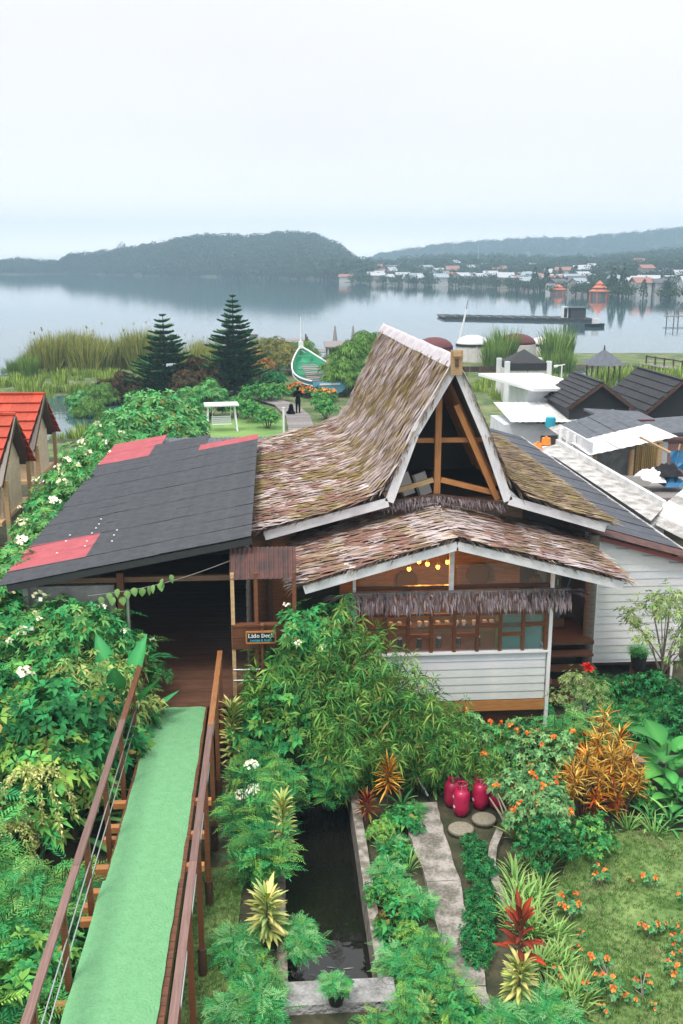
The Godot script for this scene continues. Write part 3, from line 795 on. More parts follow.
# ================= left wing with the black corrugated roof
func build_left_wing():
	var h := thing("entrance_hall", "dark entrance hall under a low black corrugated roof with red panels", "building", Vector3(-2.5, GND, -24.0))
	var roof := sub(h, "roof")
	var sheets := []
	for k in 3: sheets.append(corrugated(0.95, 1.75, 0.095, 0.014, 0.004, k + 1))
	var x0 := -5.02
	var y0 := 2.24
	var slope := atan(0.182)
	var down := Vector3(-cos(slope), -sin(slope), 0)
	# rows up the slope, columns along the length
	for r in 3:
		var xt: float = -5.02 + cos(slope) * 1.555 * (r + 1)
		var zend: float = [-32.4, -31.0, -29.0][r]
		var c := 0
		var z := -18.2
		while z > zend:
			var top := Vector3(xt, y0 + (xt - x0) * 0.182 + 0.013 * r * 0.0 + 0.005, z - 0.44)
			var red := (r == 0 and (c == 1 or c == 2)) or (r == 0 and c >= 13) or (r == 2 and z - 0.88 <= zend)
			if r == 1 and (c == 1 or c == 2): red = false
			var mat: Material = M.red_roof if red else M.black_roof
			var b := Basis(Vector3(0, 0, 1), Vector3(-sin(slope), cos(slope), 0), down)
			mesh(roof, "roofing_sheet", sheets[rng.randi() % 3], mat, Transform3D(b, top + Vector3(0, 0.010 * r + 0.003 * (c % 2), 0)))
			z -= 0.88
			c += 1
	for s in [[-18.16, -5.0, -0.3]]:
		bar(roof, "fascia", Vector3(-5.0, y0 - 0.07, -18.2), Vector3(-0.42, y0 + 4.6 * 0.182 - 0.07, -18.2), 0.13, 0.03, M.dark_metal)
	# a few white scraps stuck to the roof by the red panel
	for p in [[101, 519], [99, 524], [96, 528], [92, 533], [117, 530], [114, 535], [112, 541], [70, 535], [66, 541], [87, 541], [85, 546], [57, 553]]:
		var y := 2.7
		var w := Vector3.ZERO
		for k in 6:
			w = at(p[0], p[1], y); y = y0 + (w.x - x0) * 0.182 + 0.05
		mesh(roof, "washer", box_mesh(Vector3(0.035, 0.012, 0.04)), M.white_paint, Transform3D(Basis.IDENTITY, w))
	for k in 5:
		bar(roof, "rafter", Vector3(-4.9, y0 - 0.1, -18.5 - 2.6 * k), Vector3(-0.45, y0 + 0.73, -18.5 - 2.6 * k), 0.12, 0.07, M.dark_wood0)
	# walls
	var bw := sub(h, "board_wall")
	for k in 15:
		var y := 0.1 + 0.19 * k
		bar(bw, "board", Vector3(-0.55, y, -18.7), Vector3(-0.55, y, -27.5), 0.185, 0.03, any("grey_wood", 4), Vector3(0.1, 1, 0))
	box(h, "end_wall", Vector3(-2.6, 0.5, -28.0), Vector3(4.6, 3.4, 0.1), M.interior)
	box(h, "side_wall", Vector3(-4.75, 0.4, -23.5), Vector3(0.1, 3.4, 10.0), M.grey_wall)
	box(h, "front_wall", Vector3(-3.95, 0.45, -18.7), Vector3(1.7, 3.2, 0.12), M.grey_wall)
	box(h, "front_beam", Vector3(-2.6, 2.18, -18.6), Vector3(4.2, 0.1, 0.1), M.deck_wood)
	box(h, "door_post", Vector3(-2.95, 0.9, -18.5), Vector3(0.13, 2.9, 0.13), M.red_wood0)
	var st := sub(h, "stone_plinth")
	for r in 4:
		for k in 3:
			box(st, "stone", Vector3(-3.3 + 0.26 * k + 0.1 * (r % 2), -0.05 + 0.2 * r, -18.45), Vector3(0.25 + rf(-0.02, 0.005), 0.19 + rf(-0.015, 0.005), 0.28 + rf(0, 0.05)), M.mossy)
	var fl := sub(h, "deck_floor")
	for k in 62:
		var z := -17.62 - 0.155 * k
		box(fl, "plank", Vector3(-2.55, -0.03 + rf(-0.003, 0.003), z), Vector3(4.2, 0.04, 0.148), any("deck_wood", 5))
	box(fl, "under_floor", Vector3(-2.6, -0.2, -23.0), Vector3(4.3, 0.2, 10.4), M.interior)
	# grey roof that continues behind
	var g := thing("rear_roof", "blue grey corrugated lean-to roof beyond the black one", "roof", Vector3(-2.0, GND, -33.0))
	var gs := corrugated(4.6, 1.9, 0.15, 0.016)
	mesh(g, "roofing_sheet", gs, M.slate_roof, Transform3D(Basis.from_euler(Vector3(0.05, 0.0, 0)), Vector3(-1.9, 2.35, -33.6)))
	for k in 3:
		rod(g, "post", Vector3(-3.7 + 2.1 * k, GND, -32.6), Vector3(-3.7 + 2.1 * k, 2.45, -32.6), 0.05, M.grey_wood)
	build_booth()

func build_booth():
	var b := thing("ticket_booth", "small wooden booth with a rusty corrugated awning at the hall entrance", "booth", Vector3(-0.2, 0, -18.0))
	mesh(b, "awning", corrugated(1.25, 0.66, 0.09, 0.016, 0.004, 5), M.rust_roof, Transform3D(Basis.from_euler(Vector3(0.86, 0, 0)), Vector3(-0.22, 2.84, -18.36)))
	for x in [-0.8, -0.36, 0.36]:
		box(b, "post", Vector3(x, 1.2, -17.98), Vector3(0.07, 2.5, 0.07), M.red_wood if x > -0.5 else M.pale_wood)
	for k in 2:
		box(b, "board", Vector3(-0.08, 1.06 + 0.235 * k, -17.94), Vector3(1.5, 0.228, 0.04), M["red_wood%d" % k])
	box(b, "counter", Vector3(-0.08, 1.42, -17.98), Vector3(1.5, 0.035, 0.16), M.red_wood2)
	box(b, "back_panel", Vector3(0.0, 0.9, -21.6), Vector3(1.0, 3.2, 0.05), M.panel_wood)
	for y in [0.30, 0.52]:
		rod(b, "steel_rail", Vector3(-0.82, y, -17.95), Vector3(0.5, y, -17.95), 0.018, M.steel)
	# sign on a post
	var c := Vector3(-0.28, 1.24, -17.78)
	var s := thing("name_sign", "dark sign with white lettering on a wooden post before the booth", "sign", Vector3(c.x, GND, c.z))
	box(s, "panel", c, Vector3(0.52, 0.19, 0.03), plain("sign_navy", 0.008, 0.014, 0.022, 0.4))
	for q in [[0, 0.108, 0.56, 0.03], [0, -0.108, 0.56, 0.03], [-0.272, 0, 0.03, 0.19], [0.272, 0, 0.03, 0.19]]:
		box(s, "frame", c + Vector3(q[0], q[1], 0.006), Vector3(q[2], q[3], 0.04), M.orange_wood1)
	rod(s, "post", Vector3(c.x + 0.03, GND, c.z - 0.06), Vector3(c.x + 0.03, 1.43, c.z - 0.06), 0.035, M.red_wood1)
	var kn := SphereMesh.new(); kn.radius = 0.06; kn.height = 0.1
	mesh(s, "knob", kn, M.red_wood2, Transform3D(Basis.IDENTITY, Vector3(c.x + 0.03, 1.46, c.z - 0.06)))
	lettering(s, "Lido Deck", c + Vector3(0, 0.03, 0.017), 0.098, M.white_paint, "Droid Serif")
	lettering(s, "Lounge & Resto", c + Vector3(0, -0.058, 0.017), 0.056, M.tarp_cyan, "Droid Sans")

func lettering(parent: Node, text: String, pos: Vector3, height: float, mat: Material, font: String, turn := 0.0):
	var f := SystemFont.new(); f.font_names = PackedStringArray([font]); f.font_weight = 700
	var t := TextMesh.new(); t.text = text; t.font = f; t.font_size = 32; t.pixel_size = height / 32.0; t.depth = 0.004
	mesh(parent, "lettering", t, mat, Transform3D(Basis.from_euler(Vector3(0, turn, 0)), pos))

# ================= right wing
func build_right_wing():
	var h := thing("white_annex", "white weatherboard annex on stilts with a dark roof beside the thatch", "building", Vector3(8.2, GND, -25.0))
	var z := -20.9
	var w := sub(h, "front_wall")
	for k in 18:
		var y := -0.72 + 0.175 * (k + 0.5)
		var xe := minf(9.22, 7.13 + (2.12 - y) / 0.285)
		if xe < 7.35: break
		bar(w, "board", Vector3(7.2, y, z), Vector3(xe, y, z), 0.172, 0.03, any("white_board", 5), Vector3(0, 1, -0.09))
	var bk := MB.new(); bk.quad(Vector3(7.2, -0.72, z - 0.05), Vector3(7.2, 2.14, z - 0.05), Vector3(9.24, 1.56, z - 0.05), Vector3(9.24, -0.72, z - 0.05))
	mesh(w, "backing", bk.done(), M.white_wall)
	box(w, "corner_trim", Vector3(7.19, 0.7, z + 0.02), Vector3(0.06, 2.9, 0.06), M.white_paint)
	box(w, "base_rail", Vector3(8.2, -0.76, z - 0.03), Vector3(2.1, 0.07, 0.06), M.white_paint)
	box(h, "side_wall", Vector3(9.2, 0.4, -28.0), Vector3(0.06, 2.3, 14.0), M.white_wall)
	box(h, "floor", Vector3(8.2, -0.85, -28.0), Vector3(2.0, 0.1, 14.0), M.dark_wood0)
	for k in 3:
		for j in 3:
			box(h, "stilt", Vector3(7.3 + 0.9 * k, -1.02, -21.1 - 2.5 * j), Vector3(0.12, 0.4, 0.12), M.dark_wood1)
	box(h, "under_wall", Vector3(8.2, -1.0, -22.6), Vector3(2.0, 0.4, 0.05), M.interior)
	rod(h, "drain_pipe", Vector3(9.05, -1.2, z + 0.07), Vector3(9.05, 0.1, z + 0.07), 0.03, M.white_paint)
	var roof := sub(h, "roof")
	var sl := atan(0.285)
	var dn := Vector3(cos(sl), -sin(sl), 0)
	var bs := Basis(Vector3(0, 0, -1), Vector3(sin(sl), cos(sl), 0), dn)
	var sm := corrugated(0.95, 3.3, 0.12, 0.012)
	for c in 18:
		var m: Material = M.rust_roof if c == 0 else M.slate_dark if M.has("slate_dark") else mottled("slate_dark", tex(51, 0.01, Color(0.045, 0.05, 0.06), Color(0.10, 0.11, 0.13), 256, 2.0), Vector3(0.4, 0.4, 0.4), 0.6, true)
		mesh(roof, "roofing_sheet", sm, m, Transform3D(bs, Vector3(6.25, 2.56 + 0.006 * (c % 2), -21.1 - 0.9 * c)))
	bar(roof, "fascia", Vector3(7.0, 2.25, z + 0.2), Vector3(9.4, 1.57, z + 0.2), 0.09, 0.03, plain("rust_red", 0.16, 0.045, 0.04, 0.7))
	bar(roof, "gutter", Vector3(9.42, 1.62, -20.8), Vector3(9.42, 1.62, -37.0), 0.1, 0.08, M.pale_roof)

# ================= bridge
func build_bridge():
	var b := thing("footbridge", "wooden footbridge with brown handrails leading to the entrance hall", "bridge", Vector3(-1.85, GND, -11.0))
	var zn := -3.5
	var dk := sub(b, "deck")
	var z := -17.5
	while z < zn:
		box(dk, "plank", Vector3(-1.83, -0.035 + rf(-0.002, 0.002), z), Vector3(1.06, 0.04, 0.15), any("red_wood", 4))
		z += 0.158
	for x in [-2.33, -1.34]:
		box(b, "edge_beam", Vector3(x, -0.12, -10.6), Vector3(0.07, 0.14, 14.0), M.red_wood3 if x < -2 else M.dark_wood0)
	# joist ends that stick out towards the rail posts
	for p in [[118, 803], [111, 827], [107, 839], [99, 868], [91, 892], [87, 906], [85, 920], [52, 1005], [130, 752], [139, 728]]:
		var zz := at(p[0], p[1], -0.06).z
		box(b, "joist", Vector3(-2.40 + rf(-0.02, 0.02), -0.09, zz), Vector3(0.32, 0.09, 0.09 + rf(0, 0.03)), any("orange_wood", 4))
	for p in [[200, 800], [199, 833], [196, 865]]:
		var zz := at(p[0], p[1], -0.06).z
		box(b, "joist", Vector3(-1.2, -0.09, zz), Vector3(0.3, 0.09, 0.1), any("orange_wood", 4))
	for side in [-2.46, -1.05]:
		var k := 0
		var zp := -17.6
		while zp < zn:
			box(b, "post", Vector3(side, 0.1, zp), Vector3(0.07, 1.75, 0.07), any("red_wood", 4))
			rod(b, "leg", Vector3(side, GND - 0.1, zp), Vector3(side, -0.75, zp), 0.06, M.dark_wood1)
			zp += 1.5
		for y in [0.38, 0.62]:
			rod(b, "rail_wire", Vector3(side + (0.03 if side < -2 else -0.03), y, -17.6), Vector3(side + (0.03 if side < -2 else -0.03), y, zn), 0.009, M.steel, -1.0, 6)
		# top rail in lengths, brown wood further on and mauve boards nearer
		var cut := -14.6 if side > -2 else -14.9
		bar(b, "handrail", Vector3(side, 1.0, -17.7), Vector3(side, 1.0, cut), 0.045, 0.092, M.red_wood1 if side < -2 else M.orange_rail if M.has("orange_rail") else mottled("orange_rail", tex(52, 0.02, Color(0.22, 0.085, 0.025), Color(0.36, 0.16, 0.055)), Vector3(0.5, 7, 7), 0.5))
		bar(b, "handrail", Vector3(side, 1.0, cut + 0.006), Vector3(side, 1.0, -10.9), 0.045, 0.092, M.mauve_wood0)
		bar(b, "handrail", Vector3(side, 1.0, -10.894), Vector3(side, 1.0, zn), 0.045, 0.092, M.mauve_wood1)
	bar(b, "end_rail", Vector3(-3.0, 1.0, -17.75), Vector3(-2.42, 1.0, -17.75), 0.05, 0.1, M.red_wood2)
	# carpet in two lengths with soft edges
	carpet("green carpet runner laid along the footbridge, up to the dark deck", -17.46, -11.98, -2.29, -1.34, -2.35, -1.35, 0.0)
	carpet("green carpet runner with its edge folded over the first at the seam", -12.05, zn, -2.38, -1.36, -2.52, -1.41, 0.028)

func carpet(label: String, z0: float, z1: float, xl0: float, xr0: float, xl1: float, xr1: float, lift: float):
	var c := thing("carpet", label, "carpet", Vector3(-1.85, 0, (z0 + z1) * 0.5), 0.0, "green carpet runners")
	var rows := []
	var nz := FastNoiseLite.new(); nz.seed = 9; nz.frequency = 0.6
	var n := int((z1 - z0) / 0.12)
	for k in n + 1:
		var t := float(k) / n
		var z := lerpf(z0, z1, t)
		var row := []
		var a := lerpf(xl0, xl1, t) + nz.get_noise_1d(z * 2.0) * 0.02
		var b := lerpf(xr0, xr1, t) + nz.get_noise_1d(z * 2.0 + 50.0) * 0.015
		for j in 11:
			var u := j / 10.0
			var y := 0.006 + lift + maxf(0.0, nz.get_noise_2d(u * 5.0, z * 1.3)) * 0.014
			if j == 0 or j == 10: y = -0.012 + lift
			row.append(Vector3(lerpf(a, b, u), y, z))
		rows.append(row)
	mesh(c, "runner", sheet(rows), M.carpet)

# ================= pond
func build_pond():
	var p := thing("garden_pond", "narrow dark pond with a weathered concrete rim in the garden", "pond", Vector3(0.67, GND, -14.3))
	var q := MB.new()
	# water with rings round a small fountain drop
	var rows := []
	var ctr := Vector2(at(317, 874, -1.62).x, at(317, 874, -1.62).z)
	for k in 104:
		var row := []
		var z := lerpf(POND_Z0, POND_Z1, k / 103.0)
		for j in 25:
			var x := lerpf(POND_X0, POND_X1, j / 24.0)
			var d := Vector2(x, z).distance_to(ctr)
			row.append(Vector3(x, -1.62 + 0.010 * sin(d * 42.0) * exp(-d * 4.2), z))
		rows.append(row)
	mesh(p, "water", sheet(rows), M.pond)
	# rim blocks along the right side, each a little off
	var z := POND_Z1
	var k := 0
	while z > POND_Z0 + 0.1:
		var l := minf(0.95, z - POND_Z0)
		box(p, "rim_block", Vector3(POND_X1 + 0.07 + rf(-0.004, 0.004), -1.55 + rf(-0.01, 0.01), z - l * 0.5), Vector3(0.15, 0.98, l - 0.008), M.rim_conc if M.has("rim_conc") else mottled("rim_conc", tex(53, 0.012, Color(0.15, 0.13, 0.10), Color(0.40, 0.37, 0.33), 512, 2.4), Vector3(0.7, 0.7, 0.7), 0.9, true))
		box(p, "rim_block", Vector3(POND_X0 - 0.07 + rf(-0.004, 0.004), -1.6 + rf(-0.01, 0.01), z - l * 0.5), Vector3(0.14, 0.94, l - 0.008), M.mossy)
		z -= l
	box(p, "end_slab", Vector3(0.66, -1.56, POND_Z1 + 0.22), Vector3(1.62, 1.0, 0.44), M.concrete)
	box(p, "end_slab", Vector3(0.66, -1.56, POND_Z0 - 0.1), Vector3(1.5, 0.92, 0.2), M.mossy)
	box(p, "pond_bed", Vector3(0.66, -2.0, (POND_Z0 + POND_Z1) * 0.5), Vector3(1.2, 0.1, 6.2), M.interior)
	for s in [[326, 967, 0.14, 0.2], [343, 969, 0.16, -0.1], [309, 975, 0.1, 0.1]]:
		var w := at(s[0], s[1], -1.615)
		var f := thing("floating_leaf", "thin pale strip of leaf floating on the dark pond", "leaf", w, 0.0, "leaves floating on the pond")
		var mb := MB.new(); mb.strap(Vector3.ZERO, Vector3(1, 0, s[3]).normalized(), Vector3.UP, s[2], 0.022, 0.0, Color(0.4, 0.4, 0.36), 2)
		mesh(f, "blade", mb.done(), M.leaf, Transform3D(Basis.IDENTITY, w))

# ================= buildings and things behind the house
func gable_roof_tiles(parent: Node3D, called: String, a: Vector3, b: Vector3, ea: Vector3, eb: Vector3, rows: int, cols: int, key: String, nv: int, over := 0.05):
	# slope between the ridge a-b and the eave ea-eb laid with tiles in courses, each course lapping the one below
	for r in rows:
		var t0 := float(r) / rows
		var t1 := float(r + 1) / rows
		for c in cols:
			var u0 := float(c) / cols
			var u1 := float(c + 1) / cols
			var p00 := a.lerp(b, u0).lerp(ea.lerp(eb, u0), t0)
			var p10 := a.lerp(b, u1).lerp(ea.lerp(eb, u1), t0)
			var p01 := a.lerp(b, u0).lerp(ea.lerp(eb, u0), t1)
			var p11 := a.lerp(b, u1).lerp(ea.lerp(eb, u1), t1)
			var x := p10 - p00
			var z := p01 - p00
			var n := z.cross(x).normalized()
			if n.y < 0: n = -n
			var c0 := (p00 + p10 + p01 + p11) * 0.25
			var zn := (z.normalized() + n * (over / z.length())).normalized()
			var xn := x.normalized()
			var bs := Basis(xn, zn.cross(xn).normalized(), zn)
			mesh(parent, called, box_mesh(Vector3(snappedf(x.length() * 0.985, 0.01), 0.03, snappedf(z.length() * 1.12, 0.01))), any(key, nv), Transform3D(bs, c0 + n * (0.02 + over * 0.5 + rf(0, 0.006))))

func cottage(label: String, gx: float, zr: float, yr: float, ye: float, half: float, base: float):
	var h := thing("stilt_cottage", label, "cottage", Vector3(gx - 2.5, -1.35, zr), 0.0, "red roofed stilt cottages")
	var w := 5.0
	var roof := sub(h, "roof")
	for s in [1.0, -1.0]:
		gable_roof_tiles(roof, "roof_tile", Vector3(gx - w, yr, zr), Vector3(gx, yr, zr), Vector3(gx - w, ye, zr + s * half), Vector3(gx - 0.35 if s > 0 else gx + 0.15, ye, zr + s * half), 6, 14, "orange_tile", 4, 0.06)
		bar(roof, "barge_board", Vector3(gx + 0.02, yr - 0.06, zr), Vector3(gx - 0.1, ye - 0.06, zr + s * half), 0.14, 0.04, M.dark_wood0)
		var mb := MB.new()
		mb.quad(Vector3(gx - w, yr - 0.06, zr), Vector3(gx - 0.02, yr - 0.06, zr), Vector3(gx - 0.12, ye - 0.06, zr + s * half), Vector3(gx - w, ye - 0.06, zr + s * half))
		mesh(roof, "lining", mb.done(), M.dark_wood2)
	for k in 12:
		box(roof, "ridge_tile", Vector3(gx - w + 0.42 * k + 0.2, yr + 0.06, zr), Vector3(0.41, 0.07, 0.16), any("orange_tile", 4))
	# body
	var bx := gx - 0.32
	var gw := MB.new()
	gw.tri(Vector3(bx, ye + 0.2, zr - half * 0.8), Vector3(bx, yr - 0.25, zr), Vector3(bx, ye + 0.2, zr + half * 0.8))
	mesh(h, "gable_wall", gw.done(), M.cream)
	box(h, "front_wall", Vector3(gx - 2.36, (ye + 0.4 + base) * 0.5, zr + half * 0.72), Vector3(4.0, ye + 0.4 - base, 0.08), M.cream)
	box(h, "side_wall", Vector3(bx, (ye + 0.3 + base) * 0.5, zr), Vector3(0.08, ye + 0.3 - base, half * 1.4), M.cream)
	box(h, "floor", Vector3(gx - 2.6, base - 0.05, zr), Vector3(4.8, 0.12, half * 2.0), M.pale_wood)
	for z in [zr - half * 0.85, zr + half * 0.85]:
		for x in [gx - 0.06, gx - 2.4, gx - 4.4]:
			box(h, "stilt", Vector3(x, (ye - 1.35) * 0.5, z), Vector3(0.13, ye + 1.5, 0.13), any("pale_wood", 3))
	bar(h, "brace", Vector3(gx - 0.35, base - 0.1, zr - half * 0.8), Vector3(gx - 0.35, base - 1.2, zr + half * 0.3), 0.08, 0.06, M.pale_wood0)
	box(h, "window", Vector3(gx - 2.2, ye - 0.1, zr + half * 0.72 + 0.05), Vector3(0.7, 0.7, 0.03), M.interior)

func skillion(parent: Node3D, pts: Array, n: int, mats: Array, pitch := 0.2):
	# corrugated strips between the high edge pts[0]-pts[1] and the low edge pts[3]-pts[2]
	for k in n:
		var u0 := float(k) / n
		var u1 := float(k + 1) / n
		var rows := []
		for r in 3:
			var row := []
			var m := 14
			for j in m + 1:
				var u := lerpf(u0, u1 + 0.02 / n, float(j) / m)
				var p: Vector3 = pts[0].lerp(pts[1], u).lerp(pts[3].lerp(pts[2], u), r / 2.0)
				row.append(p + Vector3(0, 0.012 * cos(TAU * j / 2.0 * 0.5) + 0.006 * (k % 2), 0))
			rows.append(row)
		mesh(parent, "roofing_sheet", sheet(rows), mats[k % mats.size()])

func build_background():
	cottage("front cottage with bright orange red tiled roof on stilts beside the hedge", -8.1, -32.0, 3.4, 1.55, 1.75, 0.35)
	cottage("cottage behind the other, red tiled roof ridge showing above it", -8.55, -38.3, 3.25, 1.5, 1.8, 0.3)
	# ---- white flat-roofed house
	var h := thing("white_house", "plain white house with flat white roof behind the thatched gable", "house", Vector3(14.5, -1.4, -52.0))
	box(h, "wall", Vector3(14.6, 0.2, -52.3), Vector3(3.1, 3.2, 4.2), M.white_wall)
	box(h, "roof_slab", Vector3(14.05, 1.95, -52.2), Vector3(4.1, 0.14, 5.2), M.white_paint, Vector3(0.05, 0.35, -0.04))
	box(h, "lean_to_wall", Vector3(12.6, -0.5, -48.0), Vector3(3.2, 2.2, 3.0), M.white_wall)
	skillion(h, [Vector3(11.2, 1.2, -49.9), Vector3(14.9, 1.15, -49.9), Vector3(15.2, 0.75, -46.0), Vector3(11.2, 0.8, -46.0)], 4, [M.white_roof])
	box(h, "window", Vector3(13.2, -0.3, -46.48), Vector3(0.8, 0.7, 0.05), M.interior)
	box(h, "door", Vector3(14.4, 0.1, -50.17), Vector3(0.8, 1.8, 0.05), M.grey_paint)
	# ---- storage tent with black top
	var c := at(522, 401, -1.4)
	var t := thing("pavilion_tent", "grey walled tent with black pyramid top between white pillars", "tent", c)
	box(t, "curtain", c + Vector3(-0.68, 1.15, 1.2), Vector3(1.3, 2.3, 0.06), M.canvas)
	box(t, "curtain", c + Vector3(0.68, 1.15, 1.2), Vector3(1.3, 2.3, 0.06), M.canvas)
	box(t, "curtain", c + Vector3(-1.35, 1.15, 0), Vector3(0.06, 2.3, 2.3), M.canvas)
	box(t, "curtain", c + Vector3(1.35, 1.15, 0), Vector3(0.06, 2.3, 2.3), M.canvas)
	for x in [-1.45, 1.45]:
		box(t, "pillar", c + Vector3(x, 1.45, 1.25), Vector3(0.32, 2.9, 0.32), M.white_wall)
		box(t, "pillar", c + Vector3(x, 1.45, -1.25), Vector3(0.32, 2.9, 0.32), M.white_wall)
	rod(t, "tent_top", c + Vector3(0, 2.75, 0), c + Vector3(0, 3.6, 0), 1.85, M.black_shingle0, 0.05, 4).rotate_y(PI / 4)
	for s in [Vector3(0, 2.52, 1.27), Vector3(0, 2.52, -1.27)]:
		box(t, "valance", c + s, Vector3(2.6, 0.5, 0.05), M.black_shingle1)
	for s in [Vector3(1.27, 2.52, 0), Vector3(-1.27, 2.52, 0)]:
		box(t, "valance", c + s, Vector3(0.05, 0.5, 2.6), M.black_shingle1)
	# ---- domed tents
	dome("white domed tent with dark band beside the tall reeds", at(472, 361, -1.4), 1.75, 2.6, M.canvas, M.white_cloth, true)
	dome("pale domed tent with a dark red cap between the reed clumps", at(516, 361, -1.4), 2.0, 2.75, M.canvas, M.dome_red, false)
	dome("brown red domed hut showing just above the thatched ridge", at(434, 366, -1.4), 1.9, 2.75, M.dome_red, M.dome_red, false)
	dome("grey tent partly hidden behind the right reed clump", at(541, 358, -1.4), 1.3, 2.2, M.canvas, M.canvas, true)
	var bl := thing("bulkhead", "low dark timber bulkhead in front of the domed tents", "wall", at(490, 372, -1.4))
	for k in 9:
		bar(bl, "board", at(460 + 10 * k, 372, -1.4) + Vector3(0, 0.25, 0), at(469.5 + 10 * k, 372, -1.4) + Vector3(0, 0.25, 0), 0.5, 0.08, any("dark_wood", 5))
	# ---- thatched little gazebo on posts
	c = at(602, 389, -1.4)
	var gz := thing("gazebo", "small open gazebo with pointed dark roof behind the black huts", "gazebo", c)
	rod(gz, "roof", c + Vector3(0, 1.9, 0), c + Vector3(0, 3.0, 0), 1.7, M.slate_roof, 0.06, 6)
	rod(gz, "finial", c + Vector3(0, 3.0, 0), c + Vector3(0, 3.35, 0), 0.08, M.black, 0.03)
	for k in 6:
		var a := TAU * (k + 0.5) / 6.0
		rod(gz, "post", c + Vector3(cos(a) * 1.25, 0, sin(a) * 1.25), c + Vector3(cos(a) * 1.25, 1.95, sin(a) * 1.25), 0.06, M.dark_wood)
	rod(gz, "platform", c, c + Vector3(0, 0.2, 0), 1.5, M.grey_wood, -1.0, 6)
	# ---- black shingled huts
	black_hut("black shingled hut with gable, beside the little gazebo", 15.55, -46.2, -50.8, 2.55, 1.35, 1.62)
	black_hut("larger black shingled hut standing by the green bank", 19.35, -46.0, -52.0, 2.65, 0.6, 2.3)
	# ---- open shed with pale corrugated roof
	var s := thing("work_shed", "open work shed with patched white and grey corrugated roof", "shed", Vector3(12.8, -1.35, -37.5))
	var hl := at_z(577, 415, -41.0)
	var hr := at_z(613, 409, -41.0)
	var lr := at_z(674, 437, -36.5)
	var ll := at_z(588, 456, -35.6)
	var le := at_z(548, 428, -40.5)
	skillion(s, [le, hr, lr, ll], 5, [M.pale_roof, M.slate_roof, M.slate_roof, M.slate_roof, M.slate_roof])
	skillion(s, [le.lerp(ll, 0.6) + Vector3(0, 0.05, 0), hr.lerp(lr, 0.6) + Vector3(0, 0.05, 0), lr + Vector3(0.1, 0.04, 0.1), ll + Vector3(0, 0.04, 0.1)], 3, [M.white_roof])
	for p in [[594, 452], [632, 446], [660, 440]]:
		var q := at_z(p[0], p[1] + 3, -36.4)
		rod(s, "post", Vector3(q.x, -1.35, q.z), q, 0.11, any("pale_wood", 3))
	box(s, "back_wall", at_z(612, 470, -38.8), Vector3(4.0, 2.7, 0.1), M.grey_wall)
	box(s, "side_board", at_z(577, 447, -37.4) + Vector3(0, -0.6, 0), Vector3(0.08, 2.2, 3.6), M.grey_paint)
	for k in 4:
		box(s, "side_post", at_z(560 + 7 * k, 440 + 4 * k, -38.6 + 0.6 * k) + Vector3(0.0, -0.3, 0), Vector3(0.1, 1.6, 0.1), M.white_paint)
	box(s, "picture_panel", at_z(620, 455, -39.3), Vector3(0.55, 0.6, 0.04), M.canvas)
	var bm := sub(s, "bamboo_screen")
	for k in 14:
		var q := at_z(637 + 1.9 * k, 443, -38.4)
		rod(bm, "cane", Vector3(q.x, -1.3, q.z + rf(-0.05, 0.05)), q + Vector3(0, rf(-0.15, 0.1), 0), 0.045, any("bamboo", 3), -1.0, 6)
	# brick outbuilding between shed and huts
	var ob := thing("brick_hut", "small pink brick hut with grey slab roof behind the shed", "hut", at_z(632, 430, -43.5))
	box(ob, "wall", at_z(625, 426, -43.5) + Vector3(0, -1.2, 0), Vector3(2.2, 2.4, 1.8), M.brick_pink)
	box(ob, "roof_slab", at_z(622, 416, -43.5), Vector3(2.7, 0.1, 2.3), M.slate_roof, Vector3(0.06, 0.1, -0.08))
	box(ob, "fascia", at_z(630, 421, -42.3), Vector3(2.2, 0.12, 0.06), M.dome_red)
	var ob2 := thing("brick_hut", "pink brick hut with sheet roof beside the larger black hut", "hut", at_z(672, 440, -42.0))
	box(ob2, "wall", at_z(683, 440, -42.0) + Vector3(0.3, -1.3, 0), Vector3(2.8, 2.6, 1.8), M.brick_pink)
	box(ob2, "roof_slab", at_z(682, 425, -41.6), Vector3(3.6, 0.1, 2.4), M.slate_roof, Vector3(0.1, 0.1, 0.05))
	box(ob2, "door", at_z(660, 443, -41.05) + Vector3(0, -0.8, 0), Vector3(0.7, 1.7, 0.05), M.white_wall)
	# ---- pale gutter roof right of the annex, and the pale roof in front of it
	var lr2 := thing("gutter_roof", "long stained pale concrete roof strip alongside the dark annex roof", "roof", Vector3(10.4, -1.3, -30.0))
	var a0 := at(541, 448, 1.5)
	var a1 := at(557, 444, 1.5)
	var a2 := at(664, 507, 1.25)
	var a3 := at(651, 521, 1.25)
	var mbr := sheet([[a0, a0.lerp(a1, 0.5), a1], [a0.lerp(a3, 0.5), a0.lerp(a3, 0.5).lerp(a1.lerp(a2, 0.5), 0.5) + Vector3(0, 0.02, 0), a1.lerp(a2, 0.5)], [a3, a3.lerp(a2, 0.5), a2]])
	mesh(lr2, "strip", mbr, M.pale_roof)
	bar(lr2, "parapet", a1 + Vector3(0, 0.08, 0), a2 + Vector3(0, 0.08, 0), 0.2, 0.12, M.white_roof)
	bar(lr2, "wall", a1 + Vector3(-0.05, -1.3, 0), a2 + Vector3(-0.05, -1.3, 0), 2.4, 0.1, M.grey_wall)
	bar(lr2, "end_wall", a3 + Vector3(0, -1.3, 0), a2 + Vector3(0, -1.3, 0), 2.3, 0.1, M.grey_wall)
	var pr := thing("corrugated_roof", "weathered off white corrugated roof next to the cluttered yard", "roof", Vector3(13.5, -1.3, -27.0))
	var p2 := at(735, 565, 1.05)
	var p3 := at(645, 519, 1.05)
